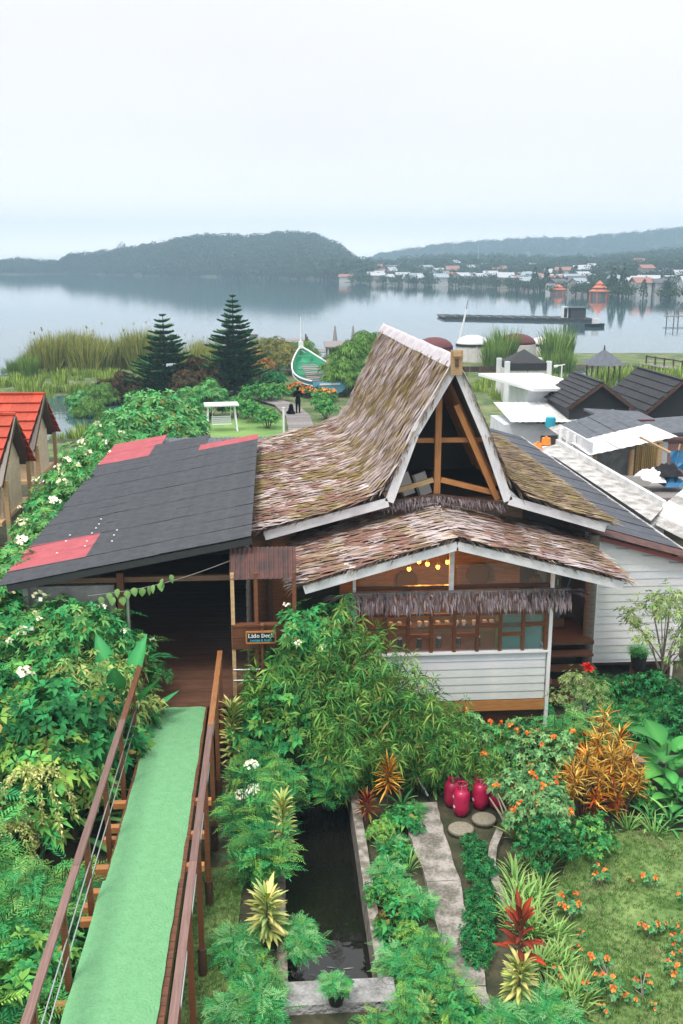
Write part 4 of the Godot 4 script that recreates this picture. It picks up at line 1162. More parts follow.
	skillion(pr, [at(690, 484, 1.6), p3, p2, at(790, 520, 1.6)], 6, [M.white_roof, M.white_roof, M.pale_roof])
	for q in [p2, p3]:
		rod(pr, "post", Vector3(q.x + 0.3, -1.3, q.z - 0.2), q + Vector3(0.3, 0.05, -0.2), 0.06, M.pale_wood)
	build_yard()
	build_shore_things()

func dome(label: String, c: Vector3, r: float, hgt: float, wall: Material, cap: Material, band: bool):
	var d := thing("dome_tent", label, "tent", c, 0.0, "")
	rod(d, "wall", c, c + Vector3(0, hgt * 0.62, 0), r, wall, r * 0.92, 16)
	var s := SphereMesh.new(); s.radius = r * 0.93; s.height = hgt * 0.76; s.is_hemisphere = true; s.height = hgt * 0.36; s.radial_segments = 20; s.rings = 8
	mesh(d, "cap", s, cap, Transform3D(Basis.IDENTITY, c + Vector3(0, hgt * 0.62, 0)))
	if band: rod(d, "band", c + Vector3(0, hgt * 0.57, 0), c + Vector3(0, hgt * 0.66, 0), r * 0.97, M.black, r * 0.95, 16)
	box(d, "door_flap", c + Vector3(0.1, hgt * 0.3, r * 0.97), Vector3(0.06, hgt * 0.6, 0.04), M.white_cloth)
	for k in 4:
		var a := TAU * (k + 0.3) / 4.0
		bar(d, "seam", c + Vector3(cos(a) * r * 1.005, 0, sin(a) * r * 1.005), c + Vector3(cos(a) * r * 0.93, hgt * 0.62, sin(a) * r * 0.93), 0.03, 0.03, wall)

func black_hut(label: String, x: float, z0: float, z1: float, yr: float, ye: float, half: float):
	var h := thing("black_hut", label, "hut", Vector3(x, -1.35, (z0 + z1) * 0.5), 0.0, "")
	for s in [-1.0, 1.0]:
		gable_roof_tiles(h, "shingle", Vector3(x, yr, z1), Vector3(x, yr, z0), Vector3(x + s * half, ye, z1), Vector3(x + s * half, ye, z0), 7, 6, "black_shingle", 4, 0.05)
		bar(h, "barge_board", Vector3(x, yr - 0.05, z0 + 0.03), Vector3(x + s * half, ye - 0.05, z0 + 0.03), 0.13, 0.04, M.dark_wood3)
	var mb := MB.new()
	mb.tri(Vector3(x - half * 0.92, ye, z0 - 0.25), Vector3(x, yr - 0.12, z0 - 0.25), Vector3(x + half * 0.92, ye, z0 - 0.25))
	mesh(h, "gable", mb.done(), M.black)
	mb = MB.new()
	mb.tri(Vector3(x - half * 0.92, ye, z1 + 0.1), Vector3(x, yr - 0.12, z1 + 0.1), Vector3(x + half * 0.92, ye, z1 + 0.1))
	mesh(h, "gable", mb.done(), M.black)
	box(h, "wall", Vector3(x, (ye - 1.35) * 0.5, (z0 + z1) * 0.5), Vector3(half * 1.8, ye + 1.35, z0 - z1 - 0.5), M.black_wall if M.has("black_wall") else plain("black_wall", 0.03, 0.031, 0.034, 0.8))
	box(h, "ridge_cap", Vector3(x, yr + 0.07, (z0 + z1) * 0.5), Vector3(0.22, 0.04, z0 - z1 + 0.06), M.black_shingle0)

func crumpled(sz: Vector3, sd: int) -> ArrayMesh:
	var nz := FastNoiseLite.new(); nz.seed = sd; nz.frequency = 1.1
	var rows := []
	for r in 25:
		var row := []
		for k in 25:
			var u := k / 24.0 * 2.0 - 1.0
			var w := r / 24.0 * 2.0 - 1.0
			var e := maxf(absf(u), absf(w))
			var y := sz.y * (1.0 - pow(e, 3.0)) * (0.75 + nz.get_noise_2d(u * 1.4, w * 1.4) * 0.6)
			row.append(Vector3(u * sz.x * 0.5 + nz.get_noise_2d(w * 3.0, 9.0) * 0.04, maxf(0.0, y), w * sz.z * 0.5 + nz.get_noise_2d(u * 3.0, 40.0) * 0.04))
		rows.append(row)
	return sheet(rows)

func build_yard():
	# cluttered yard by the shed
	for q in [[650, 476, 0.9, 0.45, M.white_cloth, "crumpled white tarpaulin heaped at the shed post"], [672, 480, 0.8, 0.35, M.tarp_blue, "crumpled blue tarpaulin lying in the yard clutter"], [668, 470, 0.8, 0.4, M.black_cloth, "black plastic sheet heaped behind the blue tarpaulin"], [642, 490, 1.0, 0.25, M.canvas, "grey sack cloth spread at the edge of the yard"]]:
		var c := at_z(q[0], q[1], -33.0); c.y -= 0.15
		var t := thing("tarpaulin", q[5], "tarp", c)
		mesh(t, "cover", crumpled(Vector3(q[2], q[3], 0.9), int(q[0])), q[4], Transform3D(Basis.IDENTITY, c))
	var yd := at_z(655, 480, -33.5)
	var pl := thing("yard_platform", "low grey timber platform under the yard clutter", "platform", Vector3(yd.x + 0.6, GND, yd.z))
	for k in 12:
		box(pl, "plank", Vector3(yd.x + 0.8, yd.y - 0.28, yd.z - 1.8 + 0.3 * k), Vector3(4.6, 0.06, 0.28), any("plank_grey", 4))
	for x in [-1.2, 0.8, 2.8]:
		for z in [-1.6, 1.4]:
			box(pl, "leg", Vector3(yd.x + x, (yd.y - 0.3 + GND) * 0.5, yd.z + z), Vector3(0.12, yd.y - 0.3 - GND, 0.12), M.dark_wood0)
	var ps := thing("pole_stack", "bundle of bare poles leaning across the yard", "poles", at_z(672, 455, -34.0))
	for k in 6:
		rod(ps, "pole", at_z(640 + 3 * k, 437 + 1.5 * k, -35.2 + 0.1 * k), at_z(690 + 3 * k, 462 + 2 * k, -33.6 + 0.12 * k), 0.04, any("pale_wood", 3), -1.0, 6)
	var bd := thing("blue_banner", "blue cloth hung on a stick in the yard", "cloth", at_z(676, 470, -33.2))
	mesh(bd, "cloth", sheet([[at_z(670, 452, -33.2), at_z(678, 450, -33.2), at_z(687, 453, -33.2)], [at_z(671, 460, -33.0), at_z(679, 461, -33.3), at_z(686, 462, -33.0)], [at_z(669, 470, -33.2), at_z(676, 468, -33.0), at_z(684, 471, -33.2)]]), M.tarp_blue)
	rod(bd, "stick", at_z(672, 478, -33.25), at_z(680, 444, -33.25), 0.03, M.pale_wood)
	var rk := thing("brown_mat", "weathered mat lying along the gutter roof", "mat", at_z(618, 477, -33.0))
	mesh(rk, "mat", crumpled(Vector3(2.2, 0.18, 1.2), 77), M.grey_wood, Transform3D(Basis.from_euler(Vector3(0, -0.5, 0)), at_z(618, 480, -33.0)))
	var ob := at_z(539, 451, -38.0)
	for q in [[0.0, 0.0, "squat orange plastic jerrycan on the white lean-to roof edge"], [0.32, 0.22, "upper orange plastic jerrycan beside the squat one"]]:
		var c := ob + Vector3(q[0], q[1], -0.2)
		var t := thing("jerrycan", q[2], "jerrycan", c)
		rod(t, "body", c, c + Vector3(0, 0.26, 0), 0.2, M.orange_plastic, 0.17, 12)
		rod(t, "cap", c + Vector3(0, 0.26, 0), c + Vector3(0, 0.33, 0), 0.06, M.orange_plastic)
	var bb := at_z(551, 414, -45.5)
	var bt := thing("water_barrel", "cyan plastic barrel beside the white house wall", "barrel", bb - Vector3(0, 0.6, 0))
	rod(bt, "body", bb - Vector3(0, 0.6, 0), bb + Vector3(0, -0.2, 0), 0.24, M.tarp_cyan, -1.0, 14)
	rod(bt, "lid", bb + Vector3(0, -0.2, 0), bb + Vector3(0, -0.15, 0), 0.2, M.tarp_cyan, -1.0, 14)
	# deck under jerrycans: flat roof of the store by the annex
	var sr := thing("store_shed", "low store with flat pale roof squeezed behind the thatch", "shed", Vector3(ob.x, -1.35, ob.z))
	box(sr, "roof_slab", ob + Vector3(0.1, -0.06, -0.1), Vector3(2.2, 0.1, 2.0), M.white_roof)
	box(sr, "wall", Vector3(ob.x + 0.1, (ob.y - 1.45) * 0.5, ob.z - 0.1), Vector3(2.0, ob.y + 1.2, 1.8), M.white_wall)

func build_shore_things():
	# boardwalk
	var bw := thing("boardwalk", "grey plank boardwalk running from the lawn towards the boat", "boardwalk", at(300, 425, -1.3))
	var track := [[305, 446, 15.5], [301, 428, 14.5], [298, 416, 13.0], [286, 405, 11.0], [262, 398, 10.0], [238, 392, 9.5]]
	for k in track.size() - 1:
		var a := at(track[k][0], track[k][1], -1.2)
		var b := at(track[k + 1][0], track[k + 1][1], -1.2)
		var w := 1.5 if k < 3 else 1.35
		var n := int(a.distance_to(b) / 0.3)
		var d := (b - a).normalized()
		for j in n:
			var c := a.lerp(b, (j + 0.5) / n)
			mesh(bw, "plank", box_mesh(Vector3(w, 0.06, 0.28)), any("plank_grey", 4), Transform3D(Basis(Vector3.UP, atan2(-d.x, -d.z)), c + Vector3(0, 0.012 * (k % 2) + rf(0, 0.006), 0)))
		for s in [-0.6, 0.6]:
			rod(bw, "pile", Vector3(a.x + s, -2.2, a.z), Vector3(a.x + s, -1.25, a.z), 0.07, M.dark_wood0)
	var wp := at(284, 438, -1.3)
	var po := thing("white_post", "slim white post at the lawn edge of the boardwalk", "post", wp)
	rod(po, "shaft", wp, wp + Vector3(0, 1.65, 0), 0.06, M.white_paint)
	rod(po, "cap", wp + Vector3(0, 1.65, 0), wp + Vector3(0, 1.7, 0), 0.08, M.white_paint)
	# swing
	var sp := at(222, 431, -1.3)
	var sw := thing("garden_swing", "white garden swing seat with flat canopy on the lawn", "swing", sp, 0.15)
	sw.scale = Vector3.ONE * 0.74
	FR = sw.transform
	for x in [-1.0, 1.0]:
		rod(sw, "leg", Vector3(x * 1.15, 0, 0.65), Vector3(x, 2.0, 0.05), 0.06, M.white_paint)
		rod(sw, "leg", Vector3(x * 1.15, 0, -0.65), Vector3(x, 2.0, -0.05), 0.06, M.white_paint)
		rod(sw, "foot_bar", Vector3(x * 1.15, 0.06, -0.75), Vector3(x * 1.15, 0.06, 0.75), 0.05, M.white_paint)
		rod(sw, "hanger", Vector3(x * 0.7, 1.95, 0), Vector3(x * 0.7, 0.55, 0), 0.02, M.white_paint)
	box(sw, "canopy", Vector3(0, 2.08, 0), Vector3(2.6, 0.1, 1.3), M.white_paint, Vector3(0.06, 0, 0))
	for k in 5: box(sw, "seat_slat", Vector3(0, 0.55, -0.2 + 0.11 * k), Vector3(1.5, 0.03, 0.095), M.white_paint)
	for k in 4: box(sw, "back_slat", Vector3(0, 0.68 + 0.13 * k, -0.3 - 0.02 * k), Vector3(1.5, 0.1, 0.03), M.white_paint)
	FR = Transform3D.IDENTITY
	# painted boat
	build_boat()
	# slim pole and jetty furniture behind the boat
	for q in [[243, 352, 8, 12, "square stone pillar at the landing beside the tall pine", M.brick_pink], [254, 352, 5, 10, "pale stone pillar at the landing", M.concrete]]:
		var c := at(q[0], 362, -1.4)
		var t := thing("gate_pillar", q[4], "pillar", c)
		box(t, "shaft", c + Vector3(0, 1.3, 0), Vector3(0.8, 2.6, 0.8), q[5])
		box(t, "capstone", c + Vector3(0, 2.66, 0), Vector3(0.95, 0.12, 0.95), M.concrete)
	for q in [[265, "bench"], [275, "bench"], [283, "bench"]]:
		var c := at(q[0], 357, -1.5)
		var t := thing("landing_crate", "dark crate standing on the boat landing", "crate", c, 0.0, "crates on the boat landing")
		box(t, "side_panel", c + Vector3(0, 0.6, 0.5), Vector3(1.1, 1.2, 0.08), M.grey_wood0)
		box(t, "side_panel", c + Vector3(0, 0.6, -0.5), Vector3(1.1, 1.2, 0.08), M.grey_wood1)
		box(t, "side_panel", c + Vector3(-0.5, 0.6, 0), Vector3(0.08, 1.2, 0.9), M.grey_wood2)
		box(t, "side_panel", c + Vector3(0.5, 0.6, 0), Vector3(0.08, 1.2, 0.9), M.grey_wood3)
		box(t, "lid", c + Vector3(0, 1.24, 0), Vector3(1.2, 0.06, 1.2), M.dark_wood0)
	var lt := thing("landing_stage", "grey timber landing stage reaching into the lake", "jetty", at(300, 352, -1.5))
	for k in 22:
		box(lt, "plank", at(300, 354, -1.5) + Vector3(0.0, 0.2, -0.9 * k), Vector3(16.0 if k < 4 else 3.0, 0.08, 0.86), any("plank_grey", 4))
	for k in 5:
		rod(lt, "pile", at(300, 354, -1.5) + Vector3(1.2, -1.2, -4.0 * k), at(300, 354, -1.5) + Vector3(1.2, 1.0, -4.0 * k), 0.1, M.dark_wood0)
	for q in [[335, 348, "grey furled parasol beside the boat house"], [353, 350, "second grey furled parasol near the boat house"]]:
		var c := at(q[0], 362, -1.4)
		var t := thing("furled_parasol", q[2], "parasol", c)
		rod(t, "pole", c, c + Vector3(0, 3.4, 0), 0.05, M.grey_wood)
		rod(t, "canopy", c + Vector3(0, 1.4, 0), c + Vector3(0, 3.5, 0), 0.32, M.plank_grey, 0.06, 8)
	var bh := thing("boat_house", "pale timber shelter with white railings behind the boat", "shelter", at(343, 372, -1.4))
	var c := at(343, 370, -1.4)
	box(bh, "roof", c + Vector3(0, 2.3, 0), Vector3(3.4, 0.12, 3.0), M.plank_grey0, Vector3(0.1, 0, 0))
	box(bh, "back_wall", c + Vector3(0, 1.1, -1.2), Vector3(3.0, 2.2, 0.1), M.grey_wall)
	for x in [-1.4, -0.5, 0.5, 1.4]:
		box(bh, "post", c + Vector3(x, 1.1, 1.2), Vector3(0.12, 2.2, 0.12), M.white_paint)
	for k in 3: box(bh, "rail", c + Vector3(0, 0.3 + 0.35 * k, 1.25), Vector3(3.0, 0.08, 0.06), M.white_paint)
	var mp := at(457, 352, -1.5)
	var ms := thing("white_mast", "slim white mast leaning above the thatched ridge", "mast", mp)
	rod(ms, "shaft", mp, mp + Vector3(0.9, 4.6, 0), 0.14, M.white_paint, 0.09)
	rod(ms, "tip", mp + Vector3(0.9, 4.6, 0), mp + Vector3(1.05, 5.6, 0), 0.03, M.dark_metal)
	# pier with railing at the right bank
	var pr := thing("pier", "wooden pier with post railing on the green bank", "pier", at(665, 368, -1.4))
	for k in 8:
		var a := at(646 + 9 * k, 364 + 1.4 * k, -1.0)
		rod(pr, "post", a + Vector3(0, -0.9, 0), a + Vector3(0, 0.8, 0), 0.08, M.dark_wood3)
		if k < 7:
			var b := at(655 + 9 * k, 365.4 + 1.4 * k, -1.0)
			bar(pr, "rail", a + Vector3(0, 0.7, 0), b + Vector3(0, 0.7, 0), 0.1, 0.06, M.dark_wood2)
			bar(pr, "deck_board", a + Vector3(0, 0, -0.3), b + Vector3(0, 0, -0.3), 0.08, 1.4, any("plank_grey", 4))
	# lamp with two arms at the marsh
	for q in [[560, 402, "thin white lamp post at the edge of the marsh pool"]]:
		var cc := at(q[0], q[1], -1.4)
		var t := thing("lamp_post", q[2], "lamp post", cc)
		rod(t, "pole", cc, cc + Vector3(0, 2.6, 0), 0.05, M.white_paint)
		rod(t, "arm", cc + Vector3(-0.4, 2.5, 0), cc + Vector3(0.2, 2.6, 0), 0.04, M.white_paint)
		rod(t, "lamp_head", cc + Vector3(-0.55, 2.45, 0), cc + Vector3(-0.3, 2.5, 0), 0.1, M.white_paint)
	build_raft()

func build_boat():
	# high-prowed hull, stern towards the camera, mast at the prow
	var base := at(327, 397, -1.4)
	var b := thing("painted_boat", "green and blue painted wooden boat with a tall white prow", "boat", base, deg_to_rad(9))
	FR = b.transform
	var n := 14
	var outer := []
	var inner := []
	for k in n + 1:
		var t := float(k) / n
		var w := 1.8 * pow(sin(PI * clampf(0.22 + t * 0.78, 0.0, 1.0)), 0.8) if t < 1.0 else 0.03
		var top := 1.1 + 1.7 * pow(t, 2.2) + 0.15 * pow(1.0 - t, 2.0)
		var bot := 0.3 + 1.7 * pow(t, 3.5)
		var z := 1.0 - 11.0 * t
		var ro := []
		var ri := []
		for j in 9:
			var a := PI * j / 8.0
			var x := -cos(a) * w
			var y := lerpf(top, bot, pow(sin(a), 0.65))
			ro.append(Vector3(x, y, z))
			ri.append(Vector3(x * 0.93, maxf(y, bot + 0.12) + 0.0, z))
		outer.append(ro); inner.append(ri)
	mesh(b, "hull", sheet(outer), M.boat_blue)
	mesh(b, "lining", sheet(inner), M.boat_green)
	for s in [0, 8]:
		var mb := MB.new()
		var pts := []
		var rad := []
		for k in n + 1: pts.append(outer[k][s] + Vector3(0, 0.03, 0)); rad.append(0.07)
		mb.tube(pts, rad, Color(0.72, 0.76, 0.72), 6)
		mesh(b, "gunwale", mb.done(), M.solid)
		mb = MB.new()
		pts = []; rad = []
		for k in n + 1: pts.append(outer[k][s].lerp(outer[k][1 if s == 0 else 7], 0.6) + Vector3(-0.03 if s == 0 else 0.03, 0, 0)); rad.append(0.05)
		mb.tube(pts, rad, Color(0.75, 0.78, 0.78), 5)
		mesh(b, "stripe", mb.done(), M.solid)
	var tr := MB.new()
	for j in 8: tr.tri(outer[0][j], Vector3(0, 1.2, 1.0), outer[0][j + 1])
	mesh(b, "transom", tr.done(), M.boat_blue)
	mesh(b, "transom_stripe", box_mesh(Vector3(1.5, 0.12, 0.04)), M.white_paint, Transform3D(Basis.IDENTITY, Vector3(0, 1.05, 1.03)))
	box(b, "prow_block", Vector3(0, 2.95, -10.0), Vector3(0.35, 0.6, 0.35), M.white_paint)
	rod(b, "prow_pole", Vector3(0, 3.2, -10.0), Vector3(0, 5.2, -10.0), 0.07, M.white_paint, 0.03)
	for k in 11:
		bar(b, "deck_board", Vector3(-1.4 + 0.08 * k, 0.95 + 0.07 * k, 0.4 - 0.7 * k), Vector3(1.4 - 0.08 * k, 0.97 + 0.07 * k + rf(-0.05, 0.08), 0.4 - 0.7 * k + rf(-0.2, 0.2)), 0.05, 0.6, any("plank_grey", 4))
	for k in 3:
		bar(b, "thwart", Vector3(-0.95 + 0.2 * k, 1.4 + 0.4 * k, -6.2 - 1.1 * k), Vector3(0.95 - 0.2 * k, 1.4 + 0.4 * k, -6.2 - 1.1 * k), 0.07, 0.25, M.boat_green)
	for k in 4:
		bar(b, "loose_timber", Vector3(0.1 + 0.2 * k, 1.0, -0.6 - 0.5 * k), Vector3(0.75 + 0.05 * k, 2.3 - 0.25 * k, -3.0 - 0.4 * k), 0.1, 0.22, any("orange_wood", 4))
	for x in [-0.9, 0.9]:
		rod(b, "prop", Vector3(x, -0.05, -0.5), Vector3(x * 0.7, 0.8, -0.5), 0.08, M.pale_wood)
		rod(b, "prop", Vector3(x, -0.05, -4.5), Vector3(x * 0.7, 0.9, -4.5), 0.08, M.pale_wood)
	FR = Transform3D.IDENTITY

func build_raft():
	var a := at(445, 319, WATER)
	var b := at(596, 322, WATER)
	var r := thing("fish_farm_raft", "long dark fish farm raft with nets on the lake", "raft", (a + b) * 0.5)
	var d := (b - a)
	for row in 4:
		var o := Vector3(0, 0.25, -2.4 * row)
		bar(r, "float_beam", a + o, b + o + Vector3(0.0, 0, 0.01 * row), 0.45, 0.5, M.dark_metal)
	for k in 14:
		var p := a + d * (k / 13.0)
		bar(r, "cross_beam", p + Vector3(0, 0.36, 0.4), p + Vector3(0, 0.36, -7.6), 0.3, 0.4, any("dark_wood", 5))
		if k < 13:
			for row in 3:
				box(r, "net_cover", p + d / 26.0 + Vector3(0, 0.5, -1.2 - 2.4 * row), Vector3(d.length() / 13.0 - 0.5, 0.06, 1.8), M.net if M.has("net") else plain("net", 0.015, 0.06, 0.055, 0.9))
	var hp := at(572, 321, WATER) + Vector3(0, 0.5, -1.0)
	var h := thing("raft_hut", "small dark hut standing on the fish farm raft", "hut", hp)
	box(h, "wall", hp + Vector3(1.0, 0.8, 0), Vector3(2.6, 1.6, 2.4), M.black_wall)
	box(h, "white_frame", hp + Vector3(-1.2, 0.95, 0.4), Vector3(0.9, 1.9, 1.2), M.white_paint)
	box(h, "doorway", hp + Vector3(-1.2, 0.85, 1.02), Vector3(0.55, 1.5, 0.05), M.black)
	box(h, "roof", hp + Vector3(0.6, 1.75, 0), Vector3(4.2, 0.12, 2.8), M.slate_roof)
	var bp := at(594, 327, WATER)
	var s := thing("small_boat", "little grey boat moored by the raft hut", "boat", bp)
	var rows := []
	for k in 9:
		var t := k / 8.0
		var w := 0.75 * pow(sin(PI * clampf(t, 0.06, 0.94)), 0.6)
		rows.append([Vector3(-1.6 + 3.2 * t, 0.55, -w) + bp, Vector3(-1.6 + 3.2 * t, 0.0, -w * 0.5) + bp, Vector3(-1.6 + 3.2 * t, 0.0, w * 0.5) + bp, Vector3(-1.6 + 3.2 * t, 0.55, w) + bp])
	mesh(s, "hull", sheet(rows), M.dark_metal)
	box(s, "cabin", bp + Vector3(0.2, 0.9, 0), Vector3(0.9, 0.9, 0.8), M.grey_paint)
	box(s, "thwart", bp + Vector3(-0.8, 0.45, 0), Vector3(0.2, 0.05, 1.0), M.pale_wood)
	var np := at(678, 322, WATER)
	var st := thing("fishing_platform", "thin legged fishing platform standing in the lake", "platform", np)
	for k in 6:
		rod(st, "stilt", np + Vector3(-2.0 + 1.0 * k, -0.4, 0.6 * (k % 2)), np + Vector3(-2.0 + 1.0 * k, 2.2, 0.6 * (k % 2)), 0.09, M.grey_wood)
	box(st, "deck", np + Vector3(0.6, 1.0, 0.3), Vector3(6.0, 0.15, 1.6), M.plank_grey0)
	box(st, "top_rail", np + Vector3(0.6, 2.0, 0.6), Vector3(6.0, 0.1, 0.1), M.plank_grey1)

# ================= far shore
func skyline(pts: Array, px: float) -> float:
	for k in pts.size() - 1:
		if px <= pts[k + 1][0]:
			return lerpf(pts[k][1], pts[k + 1][1], (px - pts[k][0]) / (pts[k + 1][0] - pts[k][0]))
	return pts[-1][1]

func tree_mesh(sd: int, conifer: bool) -> ArrayMesh:
	rng.seed = sd
	var mb := MB.new()
	var cols := [Color(0.03, 0.065, 0.028), Color(0.045, 0.085, 0.035), Color(0.02, 0.05, 0.024), Color(0.06, 0.10, 0.04)]
	mb.tube([Vector3(0, -0.1, 0), Vector3(0, 0.7, 0)], [0.045, 0.015], Color(0.05, 0.04, 0.03), 5)
	for k in 170:
		var d := rdir()
		var p: Vector3
		if conifer:
			var t := rng.randf()
			p = Vector3(d.x * 0.2 * (1.05 - t), 0.12 + t * 0.9, d.z * 0.2 * (1.05 - t))
		else:
			var ci := rng.randi() % 5
			var cc: Vector3 = [Vector3(0, 0.75, 0), Vector3(0.22, 0.58, 0.1), Vector3(-0.2, 0.6, 0.14), Vector3(0.05, 0.55, -0.22), Vector3(-0.1, 0.45, 0.2)][ci]
			p = cc + d * Vector3(0.26, 0.2, 0.26) * pow(rng.randf(), 0.35)
		mb.leaf(p, (d + Vector3(0, 0.2, 0)).normalized(), rdir(), rf(0.08, 0.16), rf(0.07, 0.13), 0.3, cols[rng.randi() % 4] * rf(0.75, 1.3))
	return mb.done()

var far_spots := []
func terrain(called: String, sky: Array, px0: float, px1: float, zs: Array, shore: Array, zr: float, tree_h: float) -> Callable:
	# a hill whose crest at depth zr reaches the skyline given in pixels; rises from the shore line (pixels) to the crest
	var nz := FastNoiseLite.new(); nz.seed = int(zr) ; nz.frequency = 0.012; nz.fractal_octaves = 4
	var rows := []
	var hf := func(px: float, t: float) -> Vector3:
		var s := at(px, skyline(shore, px), WATER)
		var c := at_z(px, skyline(sky, px), -zr)
		c.y = maxf(c.y - tree_h, WATER + 1.0)
		var p: Vector3
		if t <= 1.0:
			p = s.lerp(c, t)
			p.y = lerpf(WATER - 0.6, c.y, pow(smoothstep(0.0, 1.0, t), 0.8)) + nz.get_noise_2d(p.x, p.z) * tree_h * 0.9 * sin(PI * t)
			if t > 0.0: p.y = maxf(p.y, WATER + 0.4)
		else:
			p = c + (c - s) * (t - 1.0)
			p.y = maxf(c.y - (t - 1.0) * (t - 1.0) * 120.0, WATER - 2.0)
		return p
	for k in 15:
		var t := k / 10.0
		var row := []
		for j in 81:
			row.append(hf.call(lerpf(px0, px1, j / 80.0), t))
		rows.append(row)
	structure(called, sheet(rows), M.far_ground if M.has("far_ground") else mottled("far_ground", tex(60, 0.012, Color(0.04, 0.065, 0.035), Color(0.09, 0.12, 0.065), 512, 2.0), Vector3(0.01, 0.01, 0.01), 1.0, true))
	return hf

func build_far_shore():
	var keep := rng.state
	var trees := [tree_mesh(101, false), tree_mesh(102, false), tree_mesh(103, false), tree_mesh(104, true)]
	# left wooded hill
	var sky1 := [[-300, 262], [-60, 266], [0, 266], [40, 268], [58, 266], [72, 255], [95, 253], [120, 250], [150, 246], [175, 240], [200, 236], [230, 236], [260, 237], [290, 234], [315, 236], [335, 243], [348, 252], [358, 261], [370, 263], [420, 263]]
	var shore1 := [[-300, 272], [0, 272], [60, 274], [150, 276], [250, 278], [330, 281], [370, 283], [420, 284]]
	var h1 := terrain("hill", sky1, -300, 372, [], shore1, 860.0, 8.0)
	# right slopes with the village, hazy mountain behind
	var sky2 := [[330, 264], [365, 263], [385, 262], [420, 259], [470, 257], [520, 258], [560, 259], [600, 258], [640, 254], [683, 251], [760, 247], [1000, 240]]
	var shore2 := [[330, 283], [380, 285], [430, 287], [500, 290], [540, 293], [560, 296], [600, 298], [683, 301], [760, 305], [1000, 315]]
	var h2 := terrain("village_slope", sky2, 345, 800, [], shore2, 780.0, 6.0)
	var sky3 := [[250, 268], [340, 266], [357, 262], [375, 256], [400, 251], [430, 247], [470, 242], [500, 240], [540, 238], [580, 238], [620, 234], [650, 231], [683, 228], [760, 222], [1000, 205]]
	var shore3 := [[250, 271], [683, 271.5], [1000, 271.5]]
	var h3 := terrain("mountain", sky3, 300, 780, [], shore3, 1350.0, 5.0)
	var xf := [[], [], [], []]
	rng.seed = 777
	for k in 2600:
		var px := rf(-60, 372)
		var t := pow(rng.randf(), 0.75) * 1.04
		if px < 55 and t < 0.5: continue
		var p: Vector3 = h1.call(px, t)
		var s := rf(7.0, 12.5)
		xf[rng.randi() % 3].append(Transform3D(Basis(Vector3.UP, rf(0, TAU)).scaled(Vector3(s * rf(0.9, 1.3), s, s * rf(0.9, 1.3))), p - Vector3(0, s * 0.12, 0)))
	for k in 2300:
		var px := rf(350, 740)
		var t := pow(rng.randf(), 1.1) * 1.03
		var p: Vector3 = h2.call(px, t)
		if t < 0.05 and rng.randf() < 0.6: continue
		var s := rf(2.6, 5.0) + t * 4.5
		var v := rng.randi() % 3
		if px > 545 and t < 0.3 and rng.randf() < 0.15: v = 3
		xf[v].append(Transform3D(Basis(Vector3.UP, rf(0, TAU)).scaled(Vector3(s * rf(0.9, 1.3), s * rf(0.85, 1.2), s * rf(0.9, 1.3))), p - Vector3(0, s * 0.1, 0)))
	for k in 900:
		var p: Vector3 = h3.call(rf(330, 720), rf(0.3, 1.02))
		var s := rf(6.0, 11.0)
		xf[rng.randi() % 3].append(Transform3D(Basis(Vector3.UP, rf(0, TAU)).scaled(Vector3(s * 1.5, s, s * 1.5)), p - Vector3(0, s * 0.2, 0)))
	for v in 4:
		var mm := MultiMesh.new(); mm.transform_format = MultiMesh.TRANSFORM_3D; mm.mesh = trees[v]; mm.instance_count = xf[v].size()
		for k in xf[v].size(): mm.set_instance_transform(k, xf[v][k])
		var o := MultiMeshInstance3D.new(); o.name = numbered("forest"); o.multimesh = mm; o.material_override = M.leaf; add_child(o)
		tag(o, ["distant wood of broad crowned trees covering the far hill", "hazy mixed wood covering the far shore hillsides", "darker scattered wood on the hillsides across the lake", "dark conifers dotted along the far village shore"][v], "wood")
		stuff(o)
	# a lone tall tree on the left hill crest
	var lt: Vector3 = h1.call(122, 0.95)
	var tt := thing("lone_tree", "tall lone tree rising above the wooded hill crest", "tree", lt)
	mesh(tt, "crown", trees[0], M.leaf, Transform3D(Basis.IDENTITY.scaled(Vector3(9, 15, 9)), lt))
	# village houses
	var roofs := [plain("far_roof_red", 0.32, 0.15, 0.11, 0.8), plain("far_roof_grey", 0.45, 0.47, 0.50, 0.8), plain("far_roof_white", 0.42, 0.44, 0.46, 0.7), plain("far_roof_dark", 0.10, 0.10, 0.11, 0.8), plain("far_roof_blue", 0.30, 0.36, 0.40, 0.8)]
	var rn := ["red", "grey", "white", "dark", "blue grey"]
	plain("far_wall", 0.50, 0.50, 0.48, 0.9); plain("far_wall_b", 0.36, 0.32, 0.28, 0.9)
	var near_px := [[346, 0.10], [352, 0.2], [378, 0.06], [392, 0.3], [408, 0.16], [415, 0.05], [428, 0.3], [441, 0.18], [449, 0.36], [462, 0.1], [471, 0.3], [482, 0.45], [490, 0.2], [497, 0.36], [505, 0.08], [512, 0.28], [518, 0.5], [524, 0.07], [530, 0.3], [537, 0.18], [541, 0.42], [548, 0.28], [556, 0.12], [563, 0.3], [571, 0.16], [578, 0.06], [586, 0.22], [592, 0.4], [611, 0.1], [619, 0.3], [627, 0.08], [634, 0.2], [640, 0.06], [648, 0.13], [655, 0.3], [662, 0.07], [669, 0.18], [676, 0.08], [681, 0.22], [398, 0.42], [420, 0.45], [455, 0.52], [533, 0.55], [565, 0.5], [602, 0.5], [630, 0.42], [660, 0.45], [500, 0.55], [475, 0.17], [520, 0.17]]
	for k in 60: near_px.append([rf(372, 690), rf(0.05, 0.6)])
